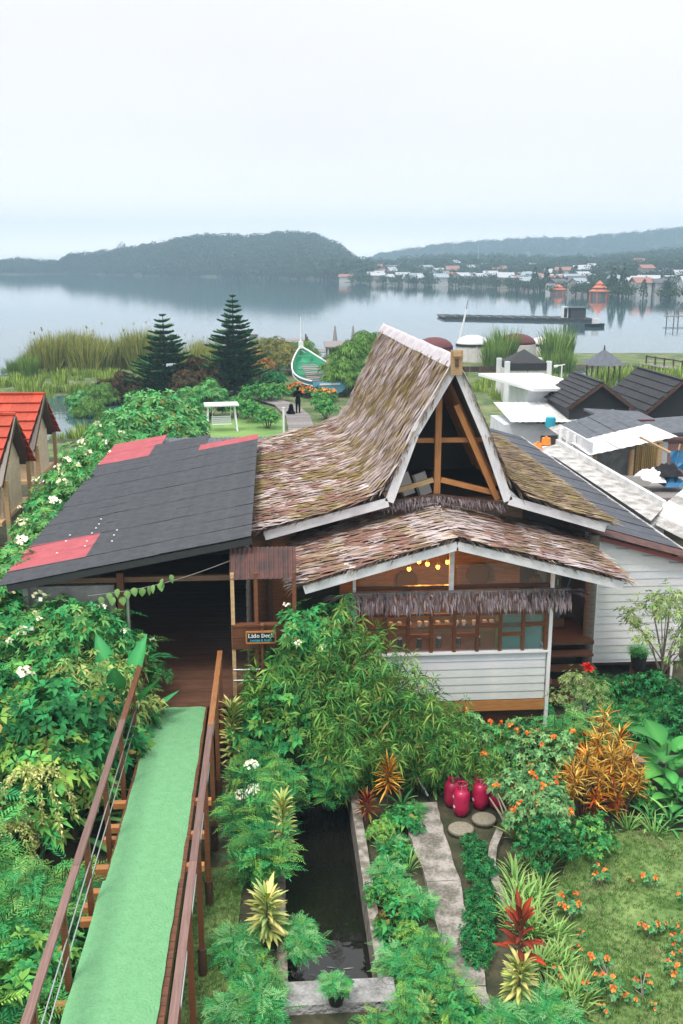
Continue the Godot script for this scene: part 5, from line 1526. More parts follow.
	for q in near_px:
		var p: Vector3 = h2.call(q[0], q[1])
		var ri := rng.randi() % 5
		var w := rf(3.4, 6.4)
		var d := rf(4.0, 6.0)
		var ht := rf(2.2, 3.8)
		var hs := thing("village_house", "small %s roofed house among trees on the far shore" % rn[ri], "house", p + Vector3(0, 0.2, 0), rf(-0.6, 0.6), "village houses across the lake with %s roofs" % rn[ri])
		FR = hs.transform
		box(hs, "wall", Vector3(0, ht * 0.5 - 0.5, 0), Vector3(w, ht + 1.0, d), M.far_wall if rng.randf() < 0.6 else M.far_wall_b)
		var mb := MB.new()
		var hh := rf(1.0, 1.9)
		var o := 0.5
		for s in [-1.0, 1.0]:
			mb.quad(Vector3(-w * 0.5 - o, ht - 0.1, s * (d * 0.5 + o)), Vector3(-w * 0.5 - o, ht + hh, 0), Vector3(w * 0.5 + o, ht + hh, 0), Vector3(w * 0.5 + o, ht - 0.1, s * (d * 0.5 + o)))
			mb.tri(Vector3(s * w * 0.5, ht, -d * 0.5), Vector3(s * w * 0.5, ht + hh, 0), Vector3(s * w * 0.5, ht, d * 0.5))
		mesh(hs, "roof", mb.done(), roofs[ri])
		FR = Transform3D.IDENTITY
	# waterside pavilions
	for q in [[599, 297.5, 0.66, "tiered orange pavilion standing at the far water edge"], [558, 294.0, 0.5, "low orange roofed pavilion beside the tiered one"], [571, 292.0, 0.35, "small orange roofed kiosk between the two pavilions"]]:
		var p := at(q[0], q[1], WATER)
		p.y = WATER + 0.3
		var s: float = q[2]
		var t := thing("lakeside_pavilion", q[3], "pavilion", p)
		for k in 3 if s > 0.6 else 2:
			rod(t, "roof_tier", p + Vector3(0, (2.2 + 1.5 * k) * s, 0), p + Vector3(0, (3.7 + 1.5 * k) * s, 0), (5.0 - 1.6 * k) * s, M.pavilion_orange, (2.6 - 1.1 * k) * s * 0.7, 8)
		for k in 6:
			var a := TAU * k / 6.0
			rod(t, "column", p + Vector3(cos(a) * 4.0 * s, -0.6, sin(a) * 4.0 * s), p + Vector3(cos(a) * 4.0 * s, 2.3 * s, sin(a) * 4.0 * s), 0.25, M.pavilion_orange, -1.0, 6)
		rod(t, "core", p + Vector3(0, -0.5, 0), p + Vector3(0, 2.6 * s, 0), 2.8 * s, M.far_wall_b, -1.0, 10)
	var cps := [[534, 0.03], [546, 0.035], [612, 0.02], [622, 0.02]]
	for q in cps:
		var p: Vector3 = h2.call(q[0], q[1])
		var t := thing("cypress", "dark cypress standing by the pavilions on the far shore", "tree", p, rf(0, 3), "cypresses by the far pavilions")
		mesh(t, "crown", trees[3], M.leaf, Transform3D(Basis.IDENTITY.scaled(Vector3(6, 7.5, 6)), p))
	var mp: Vector3 = h2.call(478, 0.75)
	var ms := thing("radio_mast", "thin radio mast rising above the far village", "mast", mp)
	rod(ms, "shaft", mp, mp + Vector3(0, 20, 0), 0.35, M.far_roof_grey, 0.12, 6)
	rod(ms, "antenna", mp + Vector3(0, 20, 0), mp + Vector3(0, 24, 0), 0.1, M.far_roof_grey, 0.04, 6)
	rng.state = keep

# ================= plants
const EMERALD := [Color(0.018, 0.15, 0.062), Color(0.028, 0.22, 0.088), Color(0.012, 0.10, 0.045), Color(0.05, 0.28, 0.10), Color(0.09, 0.27, 0.07), Color(0.15, 0.30, 0.07)]
const BAMBOO := [Color(0.028, 0.15, 0.05), Color(0.05, 0.21, 0.06), Color(0.016, 0.09, 0.035), Color(0.11, 0.26, 0.065), Color(0.18, 0.28, 0.085)]
const DEEP := [Color(0.012, 0.085, 0.035), Color(0.02, 0.13, 0.05), Color(0.03, 0.17, 0.06), Color(0.008, 0.055, 0.025)]
const PALE := [Color(0.23, 0.34, 0.13), Color(0.32, 0.40, 0.18), Color(0.12, 0.26, 0.09), Color(0.06, 0.18, 0.065)]
const GREY_GREEN := [Color(0.07, 0.22, 0.105), Color(0.12, 0.30, 0.15), Color(0.04, 0.15, 0.07), Color(0.18, 0.33, 0.17)]
const OLIVE := [Color(0.10, 0.14, 0.045), Color(0.17, 0.19, 0.07), Color(0.06, 0.095, 0.035), Color(0.22, 0.22, 0.09)]
const MAROON := [Color(0.035, 0.02, 0.016), Color(0.07, 0.03, 0.022), Color(0.05, 0.05, 0.02), Color(0.03, 0.055, 0.022)]
const CROTON := [Color(0.27, 0.095, 0.012), Color(0.38, 0.18, 0.02), Color(0.16, 0.04, 0.010), Color(0.24, 0.15, 0.03), Color(0.09, 0.07, 0.015), Color(0.40, 0.27, 0.08)]
const REDS := [Color(0.11, 0.009, 0.010), Color(0.06, 0.008, 0.008), Color(0.22, 0.016, 0.010), Color(0.035, 0.011, 0.008)]

func pick(a: Array) -> Color:
	var c: Color = a[rng.randi() % a.size()]
	var s := rf(0.9, 1.8)
	return Color(c.r * s * 1.15, c.g * s * 1.05, c.b * s * 0.8)
func root(key: String) -> Node3D:
	var o := Node3D.new(); proto[key] = o
	return o
func put(parent: Node3D, called: String, m: Mesh, mat: Material, xf := Transform3D.IDENTITY) -> MeshInstance3D:
	var o := MeshInstance3D.new(); o.name = called; o.mesh = m; o.material_override = mat; o.transform = xf
	parent.add_child(o, true)
	return o
func frame_along(d: Vector3, roll := 0.0) -> Basis:     # local +z runs along d, local y upwards
	var z := d.normalized()
	var x := Vector3.UP.cross(z)
	if x.length() < 0.05: x = Vector3.RIGHT
	x = x.normalized()
	return Basis(x, z.cross(x), z) * Basis(Vector3.BACK, roll)

func sprig(mb: MB, p: Vector3, ax: Vector3, n: int, l: float, w: float, droop: float, cols: Array, open := 0.9):
	var s := ax.cross(Vector3(0.3, 0.5, 0.8)).normalized()
	var t := s.cross(ax)
	var c0 := pick(cols)
	var a0 := rf(0, TAU)
	for k in n:
		var a := a0 + TAU * k / n + rf(-0.3, 0.3)
		var d := (ax * rf(0.25, 0.75) + (s * cos(a) + t * sin(a)) * open).normalized()
		var c := c0.lerp(pick(cols), 0.35)
		if rng.randf() < 0.025: c = Color(0.32, 0.26, 0.07) * rf(0.6, 1.1)
		mb.leaf(p + d * 0.01, d, ax, l * rf(0.7, 1.2), w * rf(0.8, 1.2), droop, c)

func frond(mb: MB, p: Vector3, d: Vector3, l: float, pairs: int, ll: float, lw: float, bend: float, col: Color):
	var pos := p
	var dir := d
	var s := d.cross(Vector3.UP).normalized()
	for k in pairs:
		pos += dir * (l / pairs)
		dir = (dir - Vector3(0, bend / pairs, 0)).normalized()
		var q := s.cross(dir)
		var t := 1.0 - absf(float(k) / pairs - 0.4) * 1.1
		for e in [-1.0, 1.0]:
			var ld: Vector3 = (s * e + dir * 0.7 + q * rf(-0.25, 0.25)).normalized()
			mb.chip(pos, ld, ld.cross(q).normalized(), ll * t * rf(0.8, 1.2), lw, col * rf(0.85, 1.15))
	mb.chip(pos, dir, s, ll, lw, col)

func stems_mesh(pts: Array, r: float, col: Color) -> ArrayMesh:
	var mb := MB.new()
	for s in pts: mb.tube(s, [r, r * 0.8, r * 0.4], col, 5)
	return mb.done()

func flower_head(mb: MB, p: Vector3, r: float, cols: Array, n := 26, l := 0.05):
	for k in n:
		var d := rdir(); d.y = absf(d.y) * 0.9 + 0.05
		d = d.normalized()
		var s := d.cross(rdir()).normalized()
		mb.chip(p + d * r * rf(0.6, 1.0) * Vector3(1, 0.7, 1), (s + d * 0.3).normalized(), d.cross(s).normalized(), l, l * 0.9, pick(cols))

# bush of sprigs gathered in lumps on stems
func bush(key: String, r: float, hgt: float, lumps: int, sprigs: int, per: int, l: float, w: float, droop: float, cols: Array, lump_r := 0.32, low := 0.25, stem_col := Color(0.07, 0.055, 0.035), flowers: Array = [], nfl := 0, fl := 0.05, fr := 0.05, trunk := 0.0):
	var o := root(key)
	var mb := MB.new()
	var st := []
	var fm := MB.new()
	for k in lumps:
		var a := TAU * (k * 0.618)
		var rr := r * sqrt((k + 0.4) / lumps)
		var top := hgt * (low + (1.0 - low) * (1.0 - pow(rr / r, 2.0) * rf(0.5, 1.0)) * rf(0.75, 1.05))
		var c := Vector3(cos(a) * rr, top, sin(a) * rr)
		if trunk > 0.0: st.append([Vector3(0, trunk * rf(0.6, 1.0), 0), Vector3(c.x * 0.55, lerpf(trunk, c.y, 0.5), c.z * 0.55), c])
		else: st.append([Vector3(cos(a) * 0.06, 0, sin(a) * 0.06), Vector3(c.x * 0.45, c.y * 0.6, c.z * 0.45), c])
		var lr := lump_r * rf(0.75, 1.25)
		for j in sprigs:
			var d := rdir(); d.y = d.y * 0.75 + 0.2
			var p := c + d * lr * pow(rng.randf(), 0.4) * Vector3(1, 0.85, 1)
			if p.y < 0.03: continue
			sprig(mb, p, (d + Vector3(0, 0.45, 0) + rdir() * 0.35).normalized(), per, l, w, droop, cols)
		for j in nfl:
			var d := rdir(); d.y = absf(d.y)
			flower_head(fm, c + d.normalized() * lr * 1.05, fr, flowers, 12, fl)
	put(o, "foliage", mb.done(), M.leaf)
	put(o, "stem", stems_mesh(st, 0.018, stem_col), M.bark)
	if trunk > 0.0: put(o, "trunk", stems_mesh([[Vector3.ZERO, Vector3(0.05, trunk * 0.5, 0.02), Vector3(0, trunk, 0)]], 0.045, stem_col), M.bark)
	if nfl > 0: stuff(put(o, "blossom", fm.done(), M.petal))

func feather(key: String, r: float, hgt: float, n: int, cols: Array, white := 0):
	var o := root(key)
	var mb := MB.new()
	var st := []
	var tips := []
	for k in n:
		var a := TAU * k * 0.618
		var rr := r * sqrt((k + 0.3) / n)
		var tip := Vector3(cos(a) * rr, hgt * rf(0.6, 1.05) * (1.0 - 0.3 * pow(rr / r, 2.0)), sin(a) * rr)
		var b := Vector3(tip.x * 0.3, 0, tip.z * 0.3)
		var m := b.lerp(tip, 0.55) + Vector3(rf(-0.05, 0.05), 0, rf(-0.05, 0.05))
		st.append([b, m, tip])
		tips.append(tip)
		for j in 10:
			var t := rf(0.35, 1.0)
			var p := m.lerp(tip, (t - 0.55) / 0.45) if t > 0.55 else b.lerp(m, t / 0.55)
			var aa := rf(0, TAU)
			frond(mb, p, Vector3(cos(aa), rf(0.15, 0.8), sin(aa)).normalized(), rf(0.2, 0.34), 9, 0.11, 0.014, 0.7, pick(cols))
	put(o, "foliage", mb.done(), M.leaf)
	put(o, "stem", stems_mesh(st, 0.012, Color(0.04, 0.11, 0.035)), M.bark)
	for k in white:
		var fm := MB.new()
		flower_head(fm, tips[k * 3] + Vector3(0, 0.05, 0), 0.10, [Color(0.78, 0.78, 0.74), Color(0.66, 0.69, 0.6), Color(0.82, 0.8, 0.8)], 46, 0.06)
		put(o, "flower_head", fm.done(), M.petal)

func bamboo_clump(key: String, r: float, hgt: float, n: int, cols: Array):
	var o := root(key)
	var mb := MB.new()
	var st := []
	for k in n:
		var a := TAU * k * 0.618
		var rr := r * sqrt((k + 0.3) / n)
		var top := Vector3(cos(a) * rr, hgt * rf(0.65, 1.05) * (1.0 - 0.42 * pow(rr / r, 2.2)), sin(a) * rr)
		var b := Vector3(top.x * 0.25, 0, top.z * 0.25)
		var m := Vector3(top.x * 0.5, top.y * 0.7, top.z * 0.5)
		st.append([b, m, top])
		for j in 26:
			var t := rf(0.2, 1.0)
			var p := m.lerp(top, (t - 0.5) / 0.5) if t > 0.5 else b.lerp(m, t / 0.5)
			p += rdir() * rf(0.05, 0.24)
			var ax := Vector3(rf(-1, 1), rf(-0.35, 0.4), rf(-1, 1)).normalized()
			sprig(mb, p, ax, 6, 0.19, 0.026, 0.3, cols, 0.6)
	put(o, "foliage", mb.done(), M.leaf)
	put(o, "stem", stems_mesh(st, 0.014, Color(0.10, 0.12, 0.04)), M.bark)

func blade(l: float, w: float, bend: float, col: Color, tip: Color, belly := 0.4, fold := 0.2, segs := 6) -> ArrayMesh:
	var mb := MB.new()
	mb.strap(Vector3.ZERO, Vector3(0, 0, 1), Vector3.UP, l, w, bend, col, segs, tip, belly, fold, 0.8 if segs > 5 else 0.2)
	return mb.done()

# plants whose large leaves are single pieces
func rosette(key: String, leaves: Array, n: int, y0: float, y1: float, tilt0: float, tilt1: float, stem_r: float, called := "leaf", spread := 0.03, stem_col := Color(0.12, 0.09, 0.05), size0 := 0.8, size1 := 1.15):
	var o := root(key)
	var mb := MB.new()
	mb.tube([Vector3.ZERO, Vector3(0.01, y0 * 0.5, 0.01), Vector3(0, y1, 0)], [stem_r, stem_r * 0.85, stem_r * 0.5], stem_col, 6)
	put(o, "stem", mb.done(), M.bark)
	for k in n:
		var t := (k + 0.5) / n
		var a := k * 2.4 + rf(-0.25, 0.25)
		var el := lerpf(tilt0, tilt1, t) + rf(-0.12, 0.12)
		var d := Vector3(cos(a) * cos(el), sin(el), sin(a) * cos(el))
		var b := frame_along(d, rf(-0.25, 0.25)).scaled_local(Vector3.ONE * rf(size0, size1))
		put(o, called, leaves[rng.randi() % leaves.size()], M.leaf, Transform3D(b, Vector3(cos(a) * spread, lerpf(y0, y1, t), sin(a) * spread)))

func reed_clump(key: String, r: float, hgt: float, n: int, cols: Array, plume: bool):
	var o := root(key)
	var mb := MB.new()
	for k in n:
		var a := rf(0, TAU)
		var rr := r * sqrt(rng.randf())
		var p := Vector3(cos(a) * rr, 0, sin(a) * rr)
		var d := Vector3(cos(a) * rf(0, 0.25) + rf(-0.1, 0.1), 1, sin(a) * rf(0, 0.25) + rf(-0.1, 0.1)).normalized()
		mb.strap(p, d, Vector3(rf(-1, 1), 0.1, rf(-1, 1)), hgt * rf(0.5, 1.08), rf(0.05, 0.10), rf(0.2, 1.5), pick(cols), 4)
		if plume and k % 400 == 0:
			var e := p + d * hgt * rf(0.95, 1.1)
			for j in 5: mb.leaf(e, (d + rdir() * 0.4).normalized(), rdir(), 0.35, 0.07, 0.2, pick([Color(0.26, 0.25, 0.13), Color(0.2, 0.2, 0.1)]))
	put(o, "blades", mb.done(), M.leaf)
	stuff(o.get_child(0))

func norfolk(key: String, hgt: float, r: float, tiers: int, sparse_top: bool):
	var o := root(key)
	var tk := MB.new()
	tk.tube([Vector3.ZERO, Vector3(0.02, hgt * 0.5, 0), Vector3(0, hgt, 0)], [0.14, 0.08, 0.02], Color(0.06, 0.05, 0.04), 7)
	put(o, "trunk", tk.done(), M.bark)
	var cols := [Color(0.02, 0.085, 0.04), Color(0.032, 0.12, 0.05), Color(0.014, 0.06, 0.03), Color(0.05, 0.155, 0.06)]
	for t in tiers:
		var u := float(t) / (tiers - 1)
		var y := hgt * (0.07 + 0.90 * u)
		var rr := r * pow(1.0 - u, 0.85) + 0.12
		var mb := MB.new()
		var n := 12 if u < 0.7 else 8
		for k in n:
			var a := TAU * (k + 0.5 * (t % 2)) / n + rf(-0.15, 0.15)
			var d := Vector3(cos(a), rf(-0.06, 0.16), sin(a))
			if rng.randf() < 0.08: continue
			var l := rr * rf(0.66, 1.15)
			var p := Vector3(0, y, 0)
			var pts := [p, p + d * l * 0.5 - Vector3(0, 0.04 * l, 0), p + d * l + Vector3(0, 0.12 * l, 0)]
			mb.tube(pts, [0.03, 0.02, 0.006], Color(0.05, 0.05, 0.03), 4)
			var m := int(8 + 17 * l / 1.6)
			var side := d.cross(Vector3.UP).normalized()
			for j in m:
				var v := (j + 1.0) / m
				var q: Vector3 = pts[0].lerp(pts[1], v * 2.0) if v < 0.5 else pts[1].lerp(pts[2], v * 2.0 - 1.0)
				for e in [-1.0, 1.0]:
					mb.leaf(q, (d * 0.55 + side * e + Vector3(0, rf(0.25, 0.7), 0)).normalized(), Vector3.UP, (0.20 + 0.26 * sin(PI * v) * l / 1.6) * rf(0.8, 1.25), 0.19, -0.1, pick(cols))
				mb.leaf(q, (d + Vector3(0, 0.9, 0)).normalized(), side, 0.2, 0.13, 0.0, pick(cols))
		put(o, "branch_tier", mb.done(), M.leaf)

func make_plants():
	rng.seed = 4242
	bamboo_clump("bamboo_a", 1.0, 2.5, 34, BAMBOO)
	bamboo_clump("bamboo_b", 1.15, 2.1, 34, BAMBOO)
	bamboo_clump("bamboo_c", 0.8, 1.6, 24, [BAMBOO[0], BAMBOO[1], BAMBOO[3], BAMBOO[3], BAMBOO[4]])
	feather("feather_a", 0.55, 1.3, 30, EMERALD)
	feather("feather_b", 0.62, 1.0, 30, EMERALD)
	feather("feather_c", 0.5, 1.5, 30, [EMERALD[1], EMERALD[3], EMERALD[4], PALE[2]])
	feather("feather_white", 0.5, 1.55, 30, EMERALD, 3)
	feather("feather_low", 0.42, 0.55, 24, [EMERALD[1], EMERALD[3], EMERALD[4], GREY_GREEN[1]])
	bush("leafy_a", 0.75, 1.4, 12, 42, 6, 0.11, 0.05, 0.25, DEEP + [EMERALD[1]], 0.3)
	bush("broad_low", 0.4, 0.5, 7, 12, 5, 0.17, 0.085, 0.35, [EMERALD[0], EMERALD[1], DEEP[1], EMERALD[4]], 0.2, 0.4)
	bush("yellow_a", 0.5, 1.0, 10, 36, 6, 0.11, 0.045, 0.35, [EMERALD[4], EMERALD[5], Color(0.22, 0.36, 0.09), EMERALD[3]], 0.26)
	bush("leafy_b", 0.6, 1.1, 10, 42, 6, 0.10, 0.055, 0.3, EMERALD, 0.28)
	bush("pale_a", 0.7, 1.9, 13, 52, 6, 0.13, 0.045, 0.6, PALE + [PALE[0]], 0.32, 0.35)
	bush("orange_a", 0.62, 1.15, 12, 36, 6, 0.10, 0.05, 0.3, GREY_GREEN, 0.26, 0.3, Color(0.22, 0.19, 0.14), [Color(0.75, 0.13, 0.02), Color(0.70, 0.22, 0.04)], 1, 0.07, 0.03)
	bush("orange_b", 0.5, 1.35, 10, 34, 6, 0.10, 0.05, 0.3, GREY_GREEN + [PALE[2]], 0.26, 0.4, Color(0.22, 0.19, 0.14), [Color(0.75, 0.10, 0.02), Color(0.72, 0.2, 0.04)], 1, 0.07, 0.03)
	bush("elder_a", 0.85, 3.4, 18, 58, 6, 0.16, 0.06, 0.3, [EMERALD[1], EMERALD[3], PALE[2], GREY_GREEN[1], EMERALD[4]], 0.42, 0.3, Color(0.15, 0.13, 0.09), [Color(0.72, 0.73, 0.66), Color(0.6, 0.65, 0.5)], 1, 0.11, 0.12)
	bush("elder_b", 0.8, 3.0, 16, 58, 6, 0.16, 0.06, 0.3, [EMERALD[0], EMERALD[1], EMERALD[3], PALE[2]], 0.42, 0.3, Color(0.15, 0.13, 0.09), [Color(0.72, 0.73, 0.66)], 1, 0.06, 0.06)
	bush("broad_a", 1.3, 2.9, 20, 40, 5, 0.34, 0.12, 0.35, [EMERALD[1], EMERALD[3], PALE[2], GREY_GREEN[1]], 0.55, 0.25)
	bush("maroon_a", 1.4, 2.6, 16, 50, 5, 0.34, 0.11, 0.3, MAROON, 0.6, 0.2)
	bush("willow_a", 1.5, 3.0, 16, 60, 6, 0.32, 0.06, 0.7, [Color(0.09, 0.22, 0.06), Color(0.13, 0.27, 0.08), Color(0.06, 0.16, 0.05)], 0.7, 0.25)
	bush("olive_a", 1.4, 2.6, 16, 50, 6, 0.30, 0.06, 0.3, OLIVE, 0.6, 0.2)
	bush("rust_a", 1.0, 2.0, 12, 45, 6, 0.28, 0.07, 0.3, [Color(0.34, 0.15, 0.05), Color(0.24, 0.16, 0.06), Color(0.16, 0.17, 0.05)], 0.5, 0.2)
	bush("topiary", 0.55, 1.1, 9, 120, 6, 0.10, 0.06, 0.1, [EMERALD[0], EMERALD[1], DEEP[1]], 0.42, 0.55)
	bush("flowerbed_a", 0.8, 0.8, 10, 30, 5, 0.2, 0.08, 0.2, DEEP + [OLIVE[1]], 0.35, 0.5, Color(0.07, 0.055, 0.035), [Color(0.70, 0.16, 0.03), Color(0.75, 0.5, 0.06), Color(0.6, 0.08, 0.03)], 4, 0.12, 0.08)
	bush("tree_right", 0.95, 3.1, 15, 26, 5, 0.12, 0.04, 0.35, [Color(0.16, 0.27, 0.12), Color(0.10, 0.2, 0.08), Color(0.24, 0.33, 0.17)], 0.36, 0.5, Color(0.20, 0.17, 0.13), [], 0, 0.05, 0.05, 1.5)
	bush("low_hedge", 0.3, 0.34, 8, 26, 6, 0.07, 0.035, 0.2, DEEP + [EMERALD[0], EMERALD[1]], 0.16, 0.5)
	bush("geranium", 0.16, 0.42, 3, 11, 6, 0.075, 0.055, 0.2, [EMERALD[0], GREY_GREEN[1], GREY_GREEN[0]], 0.11, 0.55, Color(0.3, 0.27, 0.22), [Color(0.75, 0.14, 0.03), Color(0.7, 0.22, 0.05)], 1, 0.06, 0.03)
	# big croton: rosettes of narrow leaves, gold above and rust below
	for v in 2:
		var o := root("croton_%d" % v)
		var st := []
		for k in 9:
			var a := TAU * k * 0.618
			var rr := 0.42 * sqrt((k + 0.2) / 9.0)
			var tip := Vector3(cos(a) * rr, (1.35 - rr * 1.5) * rf(0.85, 1.1), sin(a) * rr)
			st.append([Vector3(tip.x * 0.3, 0, tip.z * 0.3), tip * Vector3(0.7, 0.5, 0.7), tip])
			var mb := MB.new()
			for j in 70:
				var t := rng.randf()
				var aa := rf(0, TAU)
				var el := rf(-0.2, 1.3)
				var gold := rng.randf() < (0.75 if tip.y > 0.85 else 0.15)
				var c := pick([CROTON[5], CROTON[3], CROTON[1], Color(0.45, 0.38, 0.13)]) if gold else pick([CROTON[0], CROTON[2], CROTON[4], CROTON[1], Color(0.2, 0.03, 0.012)])
				mb.strap(tip - Vector3(0, t * 0.4, 0), Vector3(cos(aa) * cos(el), sin(el), sin(aa) * cos(el)), Vector3(0.01, 1, 0.02), rf(0.17, 0.3), rf(0.02, 0.034), 0.5, c, 2)
			put(o, "leaf_head", mb.done(), M.leaf)
		put(o, "stem", stems_mesh(st, 0.014, Color(0.12, 0.09, 0.06)), M.bark)
	# single-leaf plants
	var gold := []
	for k in 6: gold.append(blade(rf(0.24, 0.34), rf(0.022, 0.034), rf(0.2, 0.9), pick([CROTON[1], CROTON[0], Color(0.55, 0.30, 0.03)]), pick([CROTON[5], CROTON[1], CROTON[2]]), 0.5, 0.2, 4))
	rosette("croton_gold", gold, 95, 0.55, 0.95, -0.3, 1.25, 0.015, "leaf", 0.02)
	var redl := []
	for k in 5: redl.append(blade(rf(0.18, 0.26), rf(0.024, 0.036), rf(0.2, 0.9), pick([REDS[0], CROTON[0], REDS[2]]), pick([REDS[1], CROTON[0], Color(0.2, 0.2, 0.05)]), 0.5, 0.2, 4))
	rosette("croton_red", redl, 60, 0.3, 0.55, -0.3, 1.2, 0.014, "leaf", 0.02)
	var cord := []
	for k in 6: cord.append(blade(rf(0.30, 0.42), rf(0.085, 0.12), rf(0.2, 0.8), pick([REDS[0], REDS[1], REDS[3], REDS[1]]), pick([REDS[0], REDS[2], REDS[3]]), 0.5, 0.3))
	rosette("cordyline", cord, 26, 0.75, 1.35, 0.1, 1.35, 0.022, "leaf", 0.025)
	var drac := []
	for k in 6: drac.append(blade(rf(0.26, 0.38), rf(0.06, 0.085), rf(0.5, 1.1), pick([Color(0.26, 0.31, 0.11), Color(0.34, 0.36, 0.17), Color(0.11, 0.20, 0.05)]), pick([Color(0.38, 0.37, 0.2), Color(0.22, 0.28, 0.10), Color(0.30, 0.32, 0.14)]), 0.4, 0.25))
	for k in 2: drac.append(blade(0.32, 0.07, 0.8, Color(0.10, 0.26, 0.07), Color(0.34, 0.42, 0.16), 0.4, 0.25))
	rosette("dracaena", drac, 95, 0.25, 0.85, -0.15, 1.2, 0.03, "leaf", 0.05)
	rosette("dracaena_tall", drac, 110, 0.4, 1.75, 0.15, 1.2, 0.03, "leaf", 0.04)
	var pad := []
	for k in 4: pad.append(blade(rf(0.75, 1.0), rf(0.24, 0.30), rf(0.1, 0.35), pick([Color(0.02, 0.20, 0.07), Color(0.03, 0.26, 0.09)]), Color(0.05, 0.30, 0.11), 0.55, 0.22, 8))
	rosette("paddle", pad, 8, 0.5, 1.1, 0.75, 1.35, 0.04, "leaf", 0.05, Color(0.08, 0.2, 0.06))
	var crin := []
	for k in 5: crin.append(blade(rf(0.8, 1.15), rf(0.085, 0.13), rf(0.7, 1.6), pick([Color(0.014, 0.12, 0.05), Color(0.02, 0.17, 0.06)]), pick([Color(0.03, 0.2, 0.075), Color(0.14, 0.32, 0.12)]), 0.45, 0.3, 7))
	rosette("crinum", crin, 18, 0.05, 0.35, 0.35, 1.35, 0.06, "leaf", 0.04)
	var ear := []
	for k in 4: ear.append(blade(rf(0.46, 0.62), rf(0.34, 0.44), rf(0.6, 1.1), pick([Color(0.014, 0.12, 0.035), Color(0.02, 0.16, 0.045), Color(0.035, 0.20, 0.06)]), pick([Color(0.02, 0.15, 0.045), Color(0.06, 0.22, 0.06)]), 0.3, 0.25, 7))
	rosette("elephant_ear", ear, 16, 0.2, 0.8, 0.0, 0.9, 0.025, "leaf", 0.16, Color(0.06, 0.15, 0.05))
	var stp := []
	for k in 6: stp.append(blade(rf(0.34, 0.5), rf(0.028, 0.042), rf(0.3, 0.9), pick([Color(0.06, 0.24, 0.08), Color(0.12, 0.32, 0.10), Color(0.04, 0.17, 0.06)]), pick([Color(0.26, 0.40, 0.16), Color(0.16, 0.34, 0.12)]), 0.4, 0.3, 4))
	rosette("border_lily", stp, 24, 0.02, 0.08, 0.7, 1.35, 0.02, "leaf", 0.07)
	# pale hanging plumes
	var o := root("plume_plant")
	var mb := MB.new()
	var sm := []
	for k in 13:
		var a := TAU * k * 0.618
		var p := Vector3(0, 1.7, 0)
		var d := Vector3(cos(a), 0.9, sin(a)).normalized()
		var l := rf(0.9, 1.5)
		var pts := []
		for j in 26:
			d = (d - Vector3(0, 0.16, 0)).normalized()
			p += d * l / 26.0
			pts.append(p)
			for q in 5: mb.leaf(p + rdir() * 0.03, (rdir() + Vector3(0, -0.4, 0)).normalized(), rdir(), 0.07, 0.035, 0.3, pick([Color(0.36, 0.42, 0.20), Color(0.45, 0.48, 0.27), Color(0.24, 0.33, 0.13)]))
		sm.append([Vector3.ZERO, Vector3(0, 1.0, 0), Vector3(0, 1.72, 0)])
	put(o, "plumes", mb.done(), M.leaf); stuff(o.get_child(0))
	put(o, "stem", stems_mesh(sm.slice(0, 1), 0.04, Color(0.1, 0.1, 0.05)), M.bark)
	reed_clump("reed_green", 1.15, 3.6, 560, [Color(0.16, 0.20, 0.055), Color(0.20, 0.24, 0.075), Color(0.10, 0.15, 0.045), Color(0.26, 0.26, 0.11)], true)
	reed_clump("reed_dark", 0.9, 3.2, 340, [Color(0.10, 0.19, 0.05), Color(0.16, 0.26, 0.07), Color(0.06, 0.12, 0.035)], false)
	reed_clump("marsh_tuft", 0.8, 1.0, 110, [Color(0.16, 0.26, 0.06), Color(0.24, 0.34, 0.10), Color(0.10, 0.18, 0.05)], false)
	norfolk("pine_tall", 7.3, 2.7, 19, false)
	norfolk("pine_bushy", 6.0, 2.9, 14, true)

func grow(kind: String, called: String, label: String, category: String, pos: Vector3, s := 1.0, group := "", turn := -1.0, sy := 1.0) -> Node3D:
	var o: Node3D = proto[kind].duplicate()
	o.name = numbered(called); add_child(o)
	o.position = pos
	o.basis = Basis(Vector3.UP, rf(0, TAU) if turn < 0.0 else turn).scaled_local(Vector3(s, s * sy, s))
	tag(o, label, category, group)
	return o

func on_ground(px: float, py: float, y: float) -> Vector3:
	var p := at(px, py, y)
	p.y = ground_y(p.x, p.z) - 0.03
	return p

